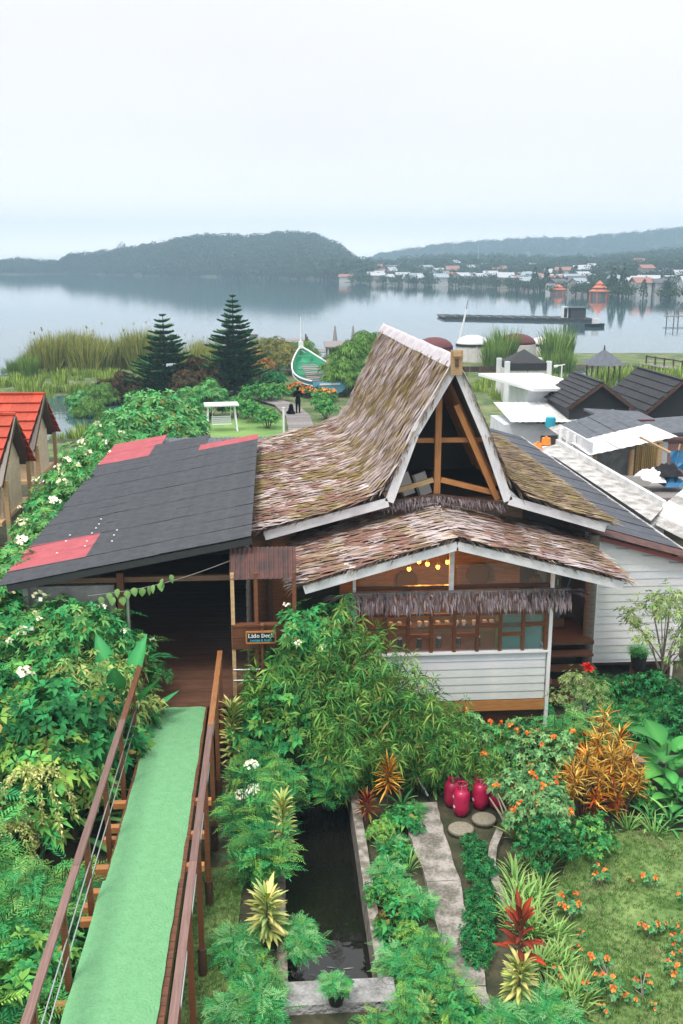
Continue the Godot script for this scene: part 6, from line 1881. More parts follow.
# ================= garden
const LOOK := {"feather_a": "feathery emerald", "feather_b": "low spreading feathery", "feather_c": "light feathery", "feather_white": "white flowered feathery", "feather_low": "tiny lacy", "leafy_a": "dense dark leafy", "leafy_b": "rounded emerald leafy", "elder_a": "tall white umbelled", "elder_b": "tall leafy", "broad_low": "broad leaved", "yellow_a": "yellow green", "dracaena": "cream striped", "border_lily": "grassy bladed", "crinum": "strap leaved", "bamboo_c": "bamboo like", "orange_a": "wide grey green", "orange_b": "upright grey green"}
func look(kind: String, rest: String) -> String: return LOOK.get(kind, "green") + " " + rest
func build_garden():
	rng.seed = 99
	# ---- bamboo in front of the porch
	var g := "bamboo clumps in front of the porch"
	for q in [["bamboo_a", 318, 668, 0.8, 1.05], ["bamboo_b", 376, 668, 1.05, 1.3], ["bamboo_a", 338, 634, 1.35, 1.35], ["bamboo_b", 415, 700, 0.5, 1.0], ["bamboo_b", 455, 712, 0.35, 0.85], ["bamboo_c", 296, 645, 1.1, 1.6], ["bamboo_c", 345, 735, -0.1, 1.1], ["bamboo_b", 395, 725, -0.1, 0.85], ["bamboo_c", 430, 745, -0.4, 0.9]]:
		var bl: String = {318: "bamboo clump between the booth and the porch corner", 376: "bamboo clump arching up to the porch window sill", 338: "tallest bamboo clump, rising beside the thin porch post", 415: "bamboo clump leaning on the white porch boards", 455: "bamboo clump next to the orange flowered shrubs", 296: "bamboo clump below the booth boards by the sign", 345: "small bamboo clump drooping to the far pond end", 395: "bamboo clump above the leaning grey pipe", 430: "small bamboo clump right behind the gas bottles"}.get(q[1], "bamboo clump before the porch")
		grow(q[0], "bamboo_clump", bl, "bamboo", on_ground(q[1], q[2], q[3]), q[4], g)
	grow("elder_b", "emerald_shrub", "tall emerald shrub under the thatch corner beside the booth", "shrub", on_ground(318, 610, 1.7), 0.95)
	grow("leafy_b", "emerald_shrub", "lower emerald shrub filling the gap below the booth boards", "shrub", on_ground(290, 668, 0.8), 1.5)
	for q in [["leafy_b", 478, 706, 0.3, 1.0], ["yellow_a", 500, 716, 0.1, 0.9], ["feather_c", 450, 722, 0.2, 0.9], ["leafy_a", 525, 716, 0.0, 0.75]]:
		grow(q[0], "wall_shrub", look(q[0], "shrub growing up against the white porch boards"), "shrub", on_ground(q[1], q[2], q[3]), q[4], "shrubs against the porch boards")
	# ---- bed on the far side of the left handrail
	g = "mixed shrubs in the dense bed beside the footbridge"
	var spots := []
	for k in 60:
		var p := Vector3(rf(-7.6, -3.0), 0, rf(-17.6, -7.6))
		var ok := true
		for s in spots:
			if Vector2(s.x - p.x, s.z - p.z).length() < 0.62: ok = false
		if p.x > -3.35 and p.z > -16: ok = false
		if ok: spots.append(p)
	for p in spots:
		var r := rng.randi() % 12
		var kind: String = ["feather_a", "feather_b", "leafy_a", "leafy_b", "feather_a", "feather_c", "leafy_a", "crinum", "feather_c", "yellow_a", "yellow_a", "yellow_a"][r]
		var pos := Vector3(p.x, ground_y(p.x, p.z) - 0.03, p.z)
		if kind == "crinum": grow(kind, "strap_leaf_lily", "lily with long arching dark green straps in the footbridge bed", "lily", pos, rf(1.0, 1.4), "strap leaved lilies in the footbridge bed")
		elif kind == "yellow_a": grow(kind, "yellow_green_shrub", "bright yellow green shrub in the bed along the footbridge", "shrub", pos, rf(1.1, 1.5) * remap(pos.z, -7.6, -17.6, 1.0, 1.5), "yellow green shrubs in the footbridge bed")
		elif kind.begins_with("leafy"): grow(kind, "leafy_shrub", look(kind, "shrub filling the bed along the footbridge"), "shrub", pos, rf(1.0, 1.3) * remap(pos.z, -7.6, -17.6, 1.0, 1.55), "leafy shrubs in the footbridge bed")
		else: grow(kind, "feathery_shrub", look(kind, "shrub filling the bed along the footbridge"), "shrub", pos, rf(1.05, 1.35) * remap(pos.z, -7.6, -17.6, 1.0, 1.55), "feathery shrubs in the footbridge bed")
	grow("pale_a", "drooping_shrub", "tall shrub with drooping pale yellow green leaf tips by the footbridge", "shrub", on_ground(92, 662, 1.1), 1.3)
	grow("pale_a", "drooping_shrub", "second pale tipped shrub nestled against the taller one", "shrub", on_ground(100, 700, 0.6), 1.1)
	grow("paddle", "paddle_leaf_plant", "plant with broad upright paddle leaves at the end of the handrail", "plant", Vector3(-2.85, GND, -16.9), 1.5, "", 0.4)
	grow("paddle", "paddle_leaf_plant", "narrow upright paddle leaves standing among feathery shrubs near the eave", "plant", on_ground(48, 640, 1.3), 1.3, "", 2.0)
	grow("crinum", "strap_leaf_lily", "large lily with straps reaching over the handrail below the paddle leaves", "lily", on_ground(108, 725, 0.2), 1.6)
	grow("crinum", "strap_leaf_lily", "lily with a pale curled leaf beside the hanging plumes", "lily", on_ground(70, 775, 0.0), 1.35)
	grow("crinum", "strap_leaf_lily", "lily leaning on the handrail between paddle leaves and plumes", "lily", on_ground(122, 745, 0.0), 1.2)
	grow("plume_plant", "plume_plant", "plant with long pale hanging flower plumes beside the handrail", "plant", on_ground(36, 775, 0.4), 1.0)
	grow("plume_plant", "plume_plant", "shorter plume plant with pale tassels low in the bed", "plant", on_ground(8, 840, -0.2), 0.75)
	for q in [["elder_b", 78, 612, 1.75, 1.0], ["feather_c", 100, 628, 1.5, 2.0], ["elder_a", 48, 612, 1.75, 0.9], ["elder_b", 18, 606, 1.8, 1.0], ["elder_b", 112, 622, 1.5, 0.85], ["leafy_b", 20, 650, 1.0, 1.8], ["feather_c", 60, 650, 1.1, 1.9], ["feather_white", 12, 690, 0.8, 1.5], ["feather_a", 60, 695, 0.6, 1.6], ["feather_c", 20, 900, 0.0, 1.15], ["leafy_b", 30, 960, 0.0, 1.2], ["feather_a", 5, 1000, 0.2, 1.2], ["feather_b", 50, 880, -0.2, 1.2]]:
		grow(q[0], "garden_shrub", look(q[0], "shrub standing among the taller plants of the footbridge bed"), "shrub", on_ground(q[1], q[2], q[3]), q[4], "light shrubs in the footbridge bed")
	# ---- strip between bridge and pond
	grow("dracaena_tall", "variegated_dracaena", "tall cream and green dracaena leaning against the right handrail", "dracaena", on_ground(231, 700, 0.35), 0.85)
	grow("dracaena_tall", "variegated_dracaena", "variegated dracaena overhanging the pond under the white flowers", "dracaena", on_ground(283, 828, -0.4), 0.75)
	grow("dracaena", "variegated_dracaena", "low round cream dracaena rosette at the pond edge", "dracaena", on_ground(267, 905, -0.55), 0.95)
	grow("dracaena", "variegated_dracaena", "small pale dracaena beside the grass below the handrail", "dracaena", on_ground(232, 745, -0.2), 0.6)
	grow("feather_white", "white_flowered_shrub", "feathery shrub with two big white flower heads above the pond", "shrub", on_ground(250, 775, 0.25), 1.0)
	grow("feather_a", "feathery_shrub", "drooping feathery shrub on a bare stem by the pond end", "shrub", on_ground(262, 825, -0.1), 0.95)
	for q in [["feather_a", 255, 735, 0.0, 0.9], ["feather_c", 290, 720, -0.1, 0.95], ["leafy_a", 268, 690, 0.2, 0.85], ["feather_c", 245, 668, 0.4, 0.85], ["leafy_b", 300, 690, 0.3, 0.9], ["feather_a", 330, 770, -0.5, 0.8], ["feather_c", 282, 765, -0.2, 0.8]]:
		grow(q[0], "booth_shrub", look(q[0], "shrub in the thicket between booth and pond"), "shrub", on_ground(q[1], q[2], q[3]), q[4], "shrubs between booth and pond")
	for q in [["feather_low", 304, 938, -0.95, 0.6], ["feather_low", 298, 922, -0.95, 0.55], ["feather_b", 248, 965, -0.8, 0.5], ["feather_low", 238, 945, -1.0, 0.8], ["feather_c", 270, 985, -0.9, 0.4], ["feather_low", 255, 1008, -1.0, 0.9], ["feather_low", 228, 1015, -1.0, 0.7]]:
		grow(q[0], "pond_fern", look(q[0], "fern beside the concrete end of the pond"), "fern", on_ground(q[1], q[2], q[3]), q[4], "ferns at the near pond corner")
	# ---- right of the pond
	grow("croton_gold", "golden_croton", "golden orange spiky croton ball on a stem by the pond", "croton", on_ground(388, 778, -0.5), 1.0)
	grow("croton_red", "red_croton", "small red spiky croton beside the golden one", "croton", on_ground(367, 803, -0.75), 1.0)
	grow("cordyline", "red_cordyline", "tall dark red cordyline with glossy leaves by the path", "cordyline", on_ground(520, 925, -0.15), 0.9)
	grow("dracaena", "green_dracaena", "pale green dracaena skirt at the foot of the red cordyline", "dracaena", on_ground(520, 975, -0.7), 0.8)
	grow("croton_red", "red_croton", "low red croton leaning over the pond rim", "croton", on_ground(385, 922, -0.95), 0.6)
	grow("crinum", "strap_leaf_lily", "small lily with broad straps behind the golden croton", "lily", on_ground(402, 796, -0.9), 0.45)
	grow("crinum", "strap_leaf_lily", "lily tucked between the gas bottles and the bamboo", "lily", on_ground(435, 765, -0.8), 0.6)
	g = "feathery ferns between pond rim and path"
	for q in [["feather_low", 393, 838, -1.0, 0.5], ["feather_low", 388, 868, -1.0, 0.62], ["feather_low", 402, 887, -1.0, 0.55], ["feather_low", 415, 806, -1.0, 0.5], ["feather_b", 424, 968, -0.8, 0.62], ["feather_b", 445, 992, -0.8, 0.66], ["feather_c", 408, 1008, -0.8, 0.5], ["feather_low", 398, 960, -1.0, 0.7], ["feather_b", 380, 1022, -0.8, 0.5], ["feather_low", 548, 1005, -0.9, 0.8], ["feather_low", 505, 1012, -0.9, 0.7], ["feather_a", 432, 940, -0.7, 0.5], ["feather_low", 420, 900, -1.0, 0.6]]:
		grow(q[0], "feathery_fern", look(q[0], "fern growing between pond rim and stone path"), "fern", on_ground(q[1], q[2], q[3]), q[4], g)
	for q in [["broad_low", 403, 818, -1.0, 0.7], ["yellow_a", 383, 826, -0.9, 0.4], ["broad_low", 396, 852, -1.0, 0.6], ["leafy_b", 382, 890, -0.9, 0.4], ["broad_low", 398, 922, -1.0, 0.75], ["yellow_a", 410, 930, -0.9, 0.38], ["dracaena", 425, 1010, -0.9, 0.5], ["broad_low", 460, 1015, -1.0, 0.7], ["border_lily", 385, 845, -1.1, 0.8], ["border_lily", 408, 865, -1.1, 0.7], ["border_lily", 392, 905, -1.1, 0.8]]:
		grow(q[0], "rim_plant", look(q[0], "plant squeezed among ferns along the pond rim"), "plant", on_ground(q[1], q[2], q[3]), q[4], "small plants along the pond rim")
	# low hedge beside the path and strap border
	for k in 15:
		var t := k / 14.0
		var px := lerpf(472, 484, t) + sin(t * 5.0) * 5.0
		grow("low_hedge", "low_hedge_plant", "low dark green plant in the row beside the stone path", "plant", on_ground(px + rf(-4, 4), lerpf(846, 965, t), GND), rf(0.4, 0.72), "low plants along the stone path")
	for k in 46:
		var t := rng.randf()
		var py := lerpf(812, 1015, t)
		var cx := lerpf(520, 545, absf(t - 0.45) * 1.6) if py < 925 else lerpf(540, 572, (py - 925) / 90.0)
		grow("border_lily", "border_lily", "clump of narrow pale green blades edging the lawn", "lily", on_ground(cx + rf(-22, 20), py, GND + 0.1), rf(0.6, 0.95), "strap leaved border edging the lawn")
	for q in [["bamboo_c", 485, 762, -0.5, 0.6], ["leafy_a", 545, 850, -0.9, 0.6], ["leafy_b", 590, 838, -0.9, 0.6]]:
		grow(q[0], "understory_shrub", look(q[0], "shrub under the orange flowered bushes"), "shrub", on_ground(q[1], q[2], q[3]), q[4], "shrubs under the orange flowers")
	g = "orange flowered shrubs in front of the porch"
	for q in [["orange_a", 486, 735, -0.2, 0.75], ["orange_b", 470, 728, -0.1, 0.95], ["orange_a", 532, 778, -0.3, 0.95], ["orange_b", 545, 790, -0.3, 0.75], ["orange_a", 540, 806, -0.6, 0.85], ["orange_b", 562, 750, -0.2, 0.9], ["orange_a", 545, 735, -0.2, 0.9], ["orange_b", 520, 720, 0.0, 0.85], ["orange_a", 548, 822, -0.7, 0.6]]:
		grow(q[0], "orange_flowered_shrub", look(q[0], "shrub dotted with orange flowers before the porch"), "shrub", on_ground(q[1], q[2], q[3]), q[4], g)
	grow("croton_0", "croton_bush", "large gold topped croton bush in front of the annex", "croton", on_ground(604, 738, 0.1), 1.3)
	grow("croton_1", "croton_bush", "rust red croton bush at the foot of the gold topped one", "croton", on_ground(585, 782, -0.4), 1.1)
	grow("croton_1", "croton_bush", "orange croton bush leaning towards the lawn edge", "croton", on_ground(620, 775, -0.4), 0.95)
	grow("feather_c", "feathery_shrub", "feathery shrub growing between white corner post and croton", "shrub", on_ground(568, 706, 0.3), 1.05)
	grow("leafy_b", "leafy_shrub", "green leafy shrub below the porch corner post", "shrub", on_ground(585, 720, 0.1), 0.9)
	# red-bloomed stem by the entry
	var rp := on_ground(583, 665, 0.6)
	var rt := grow("tree_right", "red_flower_plant", "spindly pale plant with one big red bloom by the entry", "plant", rp, 0.55)
	var fm := MB.new()
	for k in 16:
		var d := rdir(); d.y = absf(d.y)
		fm.leaf(Vector3.ZERO, d.normalized(), Vector3.UP, 0.17, 0.09, 0.3, Color(0.70, 0.015, 0.01) * rf(0.8, 1.1))
	var bp := at_z(587, 668, rp.z + 0.25)
	FR = Transform3D.IDENTITY
	mesh(rt, "red_bloom", fm.done(), M.petal, Transform3D(Basis.IDENTITY, bp))
	mesh(rt, "flower_stalk", stems_mesh([[rp, rp.lerp(bp, 0.6) + Vector3(0.04, 0, 0), bp]], 0.02, Color(0.3, 0.3, 0.2)), M.bark)
	# right edge
	grow("tree_right", "sapling", "thin sapling with sparse grey green leaves before the annex wall", "sapling", on_ground(668, 600, 1.4), 0.95)
	grow("elephant_ear", "elephant_ear", "plant with huge heart shaped leaves at the lawn corner", "plant", on_ground(668, 740, -0.2), 1.2)
	grow("elephant_ear", "elephant_ear", "lower broad leaved plant below the huge heart leaves", "plant", on_ground(678, 790, -0.7), 0.8)
	for q in [["feather_low", 625, 690, -0.5, 1.2], ["feather_low", 648, 700, -0.4, 1.3], ["crinum", 650, 815, -1.0, 0.5], ["crinum", 670, 820, -1.0, 0.55], ["leafy_b", 640, 800, -1.0, 0.5], ["leafy_a", 690, 700, 0.0, 0.9], ["feather_low", 610, 700, -0.4, 1.2], ["leafy_a", 622, 690, -0.5, 0.75], ["leafy_a", 655, 692, -0.5, 0.8], ["feather_b", 640, 700, -0.5, 0.9], ["leafy_b", 600, 688, -0.5, 0.8], ["border_lily", 628, 826, -1.1, 0.8], ["border_lily", 655, 832, -1.1, 0.8]]:
		grow(q[0], "corner_plant", look(q[0], "plant in the shady bed under the annex"), "plant", on_ground(q[1], q[2], q[3]), q[4], "plants in the bed under the annex")
	for q in [[566, 915], [571, 922], [575, 958], [600, 973], [632, 885], [650, 890], [598, 888], [650, 940], [660, 935], [612, 1005], [619, 998], [632, 1008], [676, 948], [672, 960], [560, 985], [674, 990], [683, 905], [640, 995], [580, 940], [605, 1018], [655, 1015], [590, 1000]]:
		grow("geranium", "orange_flower_plant", "single small plant with an orange bloom on the lawn", "flower", on_ground(q[0], q[1], GND), rf(0.25, 0.95), "orange flowers scattered over the lawn")
	# ---- hedge along the black roof, shrubs behind
	g = "elder bushes along the black roof"
	for k in 9:
		var t := k / 8.0
		grow("elder_a" if k % 2 == 0 else "elder_b", "elder_bush", "tall bush with white flower umbels pressed along the black roof edge", "bush", Vector3(lerpf(-5.6, -5.95, t) + rf(-0.2, 0.2), GND, lerpf(-20.2, -35.5, t)), rf(1.0, 1.12), g)
	for k in 4:
		grow("olive_a", "dry_shrub", "yellowing shrub at the foot of the elder hedge by the cottage", "shrub", Vector3(-6.7 - 0.1 * k, GND, -20.5 - 1.6 * k), 0.75, "dry shrubs below the elder hedge")
	g = "broad leaved bushes behind the hall"
	for q in [[118, 425, 1.0, 1.0], [140, 415, 1.0, 1.1], [160, 420, 1.0, 1.15], [178, 420, 1.0, 1.0], [150, 435, 0.6, 1.0], [128, 440, 0.6, 1.0], [108, 445, 0.6, 0.9], [170, 440, 0.5, 0.9]]:
		grow("broad_a", "broad_leaf_bush", "bright green broad leaved bush crowding behind the red roof panel", "bush", on_ground(q[0], q[1], q[2]), q[3], g)
	# ---- pines, shrubs, reeds
	grow("pine_bushy", "norfolk_pine", "shorter bushy tiered pine with a bare leader beside the reeds", "pine", on_ground(166, 397, -1.4), 1.0)
	grow("pine_tall", "norfolk_pine", "tall slender tiered pine beside the boardwalk", "pine", on_ground(235, 396, -1.4), 1.0)
	g = "dark red shrubs between the pines"
	for q in [[125, 395, 0.95], [108, 398, 0.8], [145, 398, 0.8], [198, 395, 1.0], [212, 398, 0.8], [190, 402, 0.8]]:
		grow("maroon_a", "dark_shrub", "dark maroon leaved shrub standing around the pines", "shrub", on_ground(q[0], q[1], -1.4), q[2], g)
	for q in [["broad_a", 210, 418, 0.75], ["broad_a", 185, 425, 0.7], ["willow_a", 100, 400, 0.7], ["broad_a", 80, 405, 0.6], ["willow_a", 90, 412, 0.6]]:
		grow(q[0], "lawn_shrub", "mid green shrub around the swing and the marsh pool", "shrub", on_ground(q[1], q[2], -1.4), q[3], "shrubs round the swing and the pool")
	grow("topiary", "topiary_ball", "clipped round green bush by the boardwalk", "bush", on_ground(273, 393, -1.4), 1.15)
	for q in [["rust_a", 258, 380, 1.1], ["olive_a", 250, 376, 0.9], ["olive_a", 278, 372, 1.1], ["olive_a", 290, 376, 1.0], ["olive_a", 264, 368, 1.0]]:
		grow(q[0], "autumn_shrub", "olive and rust coloured shrub behind the clipped round bush", "shrub", on_ground(q[1], q[2], -1.4), q[3], "olive shrubs by the landing")
	for q in [[300, 358, 1.1], [292, 362, 0.9], [352, 392, 1.2], [346, 397, 0.9], [360, 385, 1.2], [368, 372, 1.2], [358, 362, 1.1], [345, 362, 0.9]]:
		grow("willow_a", "willow_shrub", "fresh green willowy shrub beside the painted boat", "shrub", on_ground(q[0], q[1], -1.4), q[2], "willowy shrubs round the boat")
	for q in [[310, 398], [303, 394], [318, 399], [326, 402], [296, 396]]:
		grow("flowerbed_a", "flower_clump", "clump of red and yellow flowers under the boat stern", "flowers", on_ground(q[0], q[1], -1.4), 0.9, "flower clumps under the boat")
	for q in [[262, 402], [270, 404], [280, 402], [250, 404], [322, 412], [326, 420], [246, 420], [255, 424], [268, 430], [236, 418]]:
		grow("leafy_b", "edging_shrub", "low green shrub edging the boardwalk and lawn", "shrub", on_ground(q[0], q[1], -1.4), 1.1, "low shrubs along the boardwalk")
	g = "tall reed clumps on the lake edge"
	for k in 34:
		var px := rf(30, 150)
		grow("reed_green", "reed_clump", "tall yellow green reed clump standing at the lake edge", "reeds", on_ground(px, rf(363, 376) - (6.0 if px > 110 else 0.0), -1.4), rf(0.65, 1.12) * (0.75 if px < 45 else 1.0), g)
	for q in [[215, 376], [205, 372], [190, 378], [222, 384]]:
		grow("reed_green", "reed_clump", "loose reed clump between the two pines", "reeds", on_ground(q[0], q[1], -1.4), 0.85, "reeds between the pines")
	for k in 12:
		grow("reed_dark", "sedge_clump", "sparse low sedge in the shallow water by the reeds", "sedge", on_ground(rf(0, 34), rf(358, 378), -1.4), rf(0.4, 0.65), "sparse sedge in the shallows")
	for q in [[497, 366, 1.0], [503, 364, 1.15], [491, 368, 0.8]]:
		grow("reed_dark", "reed_clump", "tall reed clump between white dome and red capped dome", "reeds", on_ground(q[0], q[1], -1.4), q[2], "reeds between the dome tents")
	for q in [[552, 366, 1.05], [560, 364, 1.2], [546, 370, 0.8], [565, 368, 0.8]]:
		grow("reed_dark", "reed_clump", "bright reed clump to the lakeward side of the grey tent", "reeds", on_ground(q[0], q[1], -1.4), q[2], "reeds beside the grey tent")
	for k in 26:
		grow("marsh_tuft", "marsh_tuft", "tuft of bright marsh grass on the bank", "grass", on_ground(rf(600, 690), rf(368, 392), -1.4), rf(0.8, 1.6), "marsh tufts on the bank by the pier")
	for k in 34:
		var a := rf(0, TAU)
		var p := Vector3(-17.5 + cos(a) * rf(8.0, 11.5), 0, -66.0 + sin(a) * rf(9.5, 13.0))
		p.y = maxf(ground_y(p.x, p.z), WATER - 0.2)
		grow("marsh_tuft", "pool_tuft", "grass tuft at the rim of the marsh pool", "grass", p, rf(0.7, 1.3), "grass tufts round the marsh pool")
	for k in 18:
		grow("marsh_tuft", "shore_tuft", "dry grass tuft in front of the dome tents", "grass", on_ground(rf(455, 590), rf(374, 400), -1.4), rf(0.5, 0.9), "grass tufts before the dome tents")
	for k in 70:
		grow("marsh_tuft", "bank_tuft", "grass tuft on the flat bank between pool and reeds", "grass", on_ground(rf(0, 210), rf(372, 398), -1.4), rf(0.5, 1.1), "grass tufts on the bank by the reeds")
	for k in 30:
		grow("marsh_tuft", "meadow_tuft", "grass tuft on the meadow behind the white house", "grass", on_ground(rf(455, 600), rf(380, 402), -1.4), rf(0.5, 1.0), "grass tufts behind the white house")
	lawn_grass()
	climbing_vine()

func lawn_grass():
	var mb := MB.new()
	for k in 7:
		mb.strap(Vector3(rf(-0.03, 0.03), 0, rf(-0.03, 0.03)), Vector3(rf(-0.6, 0.6), 1, rf(-0.6, 0.6)).normalized(), Vector3(rf(-1, 1), 0.2, rf(-1, 1)), rf(0.03, 0.065), 0.007, 0.4, Color(1, 1, 1) * rf(0.8, 1.15), 2)
	var tuft := mb.done()
	var xf := []
	var cl := []
	var cols := [Color(0.11, 0.25, 0.055), Color(0.16, 0.31, 0.08), Color(0.23, 0.35, 0.11), Color(0.08, 0.20, 0.045), Color(0.30, 0.35, 0.15)]
	var nz := FastNoiseLite.new(); nz.seed = 31; nz.frequency = 0.5
	for lawn in [[[556, 1060], [545, 985], [548, 935], [556, 890], [568, 862], [590, 842], [630, 833], [683, 835], [760, 840], [800, 900], [820, 1060]], [[196, 870], [244, 870], [238, 930], [246, 990], [240, 1060], [170, 1060], [176, 960]]]:
		var poly := PackedVector2Array()
		for p in lawn:
			var w := at(p[0], p[1]); poly.append(Vector2(w.x, w.z))
		var lo := poly[0]; var hi := poly[0]
		for p in poly: lo = lo.min(p); hi = hi.max(p)
		var n := int((hi.x - lo.x) * (hi.y - lo.y) * 620.0)
		for k in n:
			var q := Vector2(rf(lo.x, hi.x), rf(lo.y, hi.y))
			if not Geometry2D.is_point_in_polygon(q, poly): continue
			if nz.get_noise_2d(q.x, q.y) < -0.28 and rng.randf() < 0.6: continue
			xf.append(Transform3D(Basis(Vector3.UP, rf(0, TAU)).scaled(Vector3.ONE * rf(0.7, 1.4)), Vector3(q.x, GND + 0.045, q.y)))
			var i := clampi(int((nz.get_noise_2d(q.x * 1.3 + 40.0, q.y * 1.3) + 0.5) * 5.0 + rf(-1, 1)), 0, 4)
			cl.append(cols[i])
	var mm := MultiMesh.new(); mm.transform_format = MultiMesh.TRANSFORM_3D; mm.use_colors = true; mm.mesh = tuft; mm.instance_count = xf.size()
	for k in xf.size():
		mm.set_instance_transform(k, xf[k]); mm.set_instance_color(k, cl[k])
	var o := MultiMeshInstance3D.new(); o.name = numbered("grass"); o.multimesh = mm; o.material_override = M.leaf; add_child(o)
	tag(o, "short mown grass covering the garden lawn", "grass"); stuff(o)

func climbing_vine():
	# vine with heart leaves on a wire below the black eave
	var a := at_z(88, 596, -18.0)
	var b := at_z(232, 560, -18.3)
	var v := thing("wire_vine", "vine with pale heart shaped leaves trailing on a wire under the eave", "vine", Vector3(a.x, GND, a.z))
	var mb := MB.new()
	var pts := []
	for k in 9:
		var t := k / 8.0
		pts.append(a.lerp(b, t) - Vector3(0, 0.12 * sin(PI * t), 0))
	mb.tube(pts, [0.008, 0.008, 0.008, 0.008, 0.008, 0.008, 0.008, 0.008, 0.008], Color(0.25, 0.25, 0.22), 4)
	mesh(v, "wire", mb.done(), M.bark)
	rod(v, "pipe_post", at_z(127, 594, -18.0) - Vector3(0, 2.9, 0), at_z(127, 590, -18.0), 0.035, M.steel)
	var hl := blade(0.17, 0.15, 0.4, Color(0.20, 0.36, 0.12), Color(0.14, 0.30, 0.09), 0.25, 0.2, 5)
	for q in [[118, 592], [126, 594], [133, 591], [142, 591], [148, 590], [154, 588], [160, 586], [163, 582], [108, 596], [100, 600], [170, 578], [112, 600], [122, 600]]:
		var p := at_z(q[0], q[1] - 3, -17.95)
		mesh(v, "leaf", hl, M.leaf, Transform3D(frame_along(Vector3(rf(-0.4, 0.4), -1, rf(0.2, 0.6)), rf(-0.4, 0.4)), p))

# ================= small things
func build_small_things():
	rng.seed = 5150
	# gas bottles
	for q in [[452, 806, "pink gas bottle at the path end of the cluster"], [461, 815, "foremost pink gas bottle, set before the others by the stepping stones"], [464, 800, "pink gas bottle standing at the back against the shrubs"], [480, 808, "pink gas bottle behind the second stepping stone"], [477, 799, "pink gas bottle half hidden between its neighbours"], [497, 808, "pink gas bottle apart from the cluster under the bare branches"]]:
		var c := at(q[0], q[1], GND); c.y = GND + 0.02
		var g := thing("gas_bottle", q[2], "gas bottle", c, rf(0, 6), "pink gas bottles by the bamboo")
		FR = g.transform
		var prof := [[0.0, 0.0], [0.115, 0.0], [0.115, 0.05], [0.125, 0.06], [0.142, 0.10], [0.146, 0.16], [0.146, 0.34], [0.138, 0.40], [0.11, 0.45], [0.06, 0.475], [0.0, 0.48]]
		mesh(g, "body", lathe(prof, 20), any("gas_pink", 4))
		var tor := TorusMesh.new(); tor.inner_radius = 0.085; tor.outer_radius = 0.103; tor.rings = 20; tor.ring_segments = 8
		mesh(g, "handle_ring", tor, M.gas_pink, Transform3D(Basis.IDENTITY, Vector3(0, 0.575, 0)))
		for k in 3:
			var a := TAU * k / 3.0
			bar(g, "handle_strut", Vector3(cos(a) * 0.092, 0.44, sin(a) * 0.092), Vector3(cos(a) * 0.092, 0.575, sin(a) * 0.092), 0.035, 0.008, M.gas_pink)
		rod(g, "valve", Vector3(0, 0.47, 0), Vector3(0, 0.53, 0), 0.022, M.steel)
		for k in 4:
			var a := rf(0, TAU)
			var y: float = 0.18 + 0.16 * (k % 2)
			mesh(g, "white_mark", box_mesh(Vector3(0.05, 0.045, 0.006)), M.white_paint, Transform3D(Basis.from_euler(Vector3(0, a, 0.3)), Vector3(sin(a) * 0.145, y, cos(a) * 0.145)))
		FR = Transform3D.IDENTITY
	# stepping stones
	for q in [[461, 829, 0.22, "round stepping stone directly before the gas bottles"], [484, 819, 0.21, "round stepping stone set nearer the hedge"]]:
		var c := at(q[0], q[1], GND + 0.08)
		var s := thing("stepping_stone", q[3], "stone", c)
		mesh(s, "slab", lathe([[0.0, 0.03], [q[2] * 0.9, 0.03], [q[2], 0.012], [q[2], -0.06], [0.0, -0.06]], 22), M.step_stone, Transform3D(Basis.from_euler(Vector3(rf(-0.02, 0.02), 1.0, 0)).scaled(Vector3(1, 1, 0.92)), c))
	# potted plant on the pond end slab
	var c := at(336, 1003, -1.06); c.y = -1.058
	var p := thing("flower_pot", "dark pot on the concrete pond end", "pot", c)
	mesh(p, "pot", lathe([[0.0, 0.0], [0.09, 0.0], [0.13, 0.22], [0.145, 0.23], [0.145, 0.25], [0.12, 0.25], [0.11, 0.2], [0.0, 0.2]], 18), M.dark_metal, Transform3D(Basis.IDENTITY, c))
	grow("feather_low", "potted_fern", "green fern spilling from the pot on the pond end", "fern", c + Vector3(-0.03, 0.18, 0.03), 0.42)
	var q2 := grow("elephant_ear", "potted_arum", "two round leaves rising from the pot on the pond end", "plant", c + Vector3(0.05, 0.12, -0.05), 0.32)
	for k in q2.get_child_count():
		if k > 6: q2.get_child(k).visible = false
	for k in range(q2.get_child_count() - 1, 6, -1): q2.get_child(k).free()
	# pot on a stand by the annex wall, bricks, white board
	c = at(638, 668, -0.5)
	var st := thing("plant_stand", "dark stand with a pot against the annex wall", "stand", Vector3(c.x, GND, c.z))
	rod(st, "leg", Vector3(c.x, GND, c.z), Vector3(c.x, -0.5, c.z), 0.05, M.dark_wood0)
	rod(st, "pot", Vector3(c.x, -0.5, c.z), Vector3(c.x, -0.22, c.z), 0.14, M.dark_metal, 0.18, 14)
	grow("feather_low", "potted_plant", "small plant in the pot on the stand by the annex", "plant", Vector3(c.x, -0.26, c.z), 0.55)
	for q in [[657, 727, 0, "topmost orange brick of the small pile under the annex"], [656, 732, 1, "orange brick in the middle of the small pile"], [654, 737, 2, "orange brick lowest in the small pile"]]:
		var b := at(q[0], q[1], GND + 0.1)
		var t := thing("orange_brick", q[3], "brick", Vector3(b.x, GND + 0.16 - 0.075 * q[2], b.z), 0.2 * q[2])
		FR = t.transform
		box(t, "block", Vector3(0, 0.035, 0), Vector3(0.2, 0.068, 0.1), M.orange_brick)
		FR = Transform3D.IDENTITY
	c = at(637, 793, GND)
	var wb := thing("leaning_slab", "white slab leaning in the bed at the lawn corner", "panel", c)
	box(wb, "slab", c + Vector3(0, 0.12, 0), Vector3(0.26, 0.035, 0.44), M.white_paint, Vector3(0.35, 0.5, 0.1))
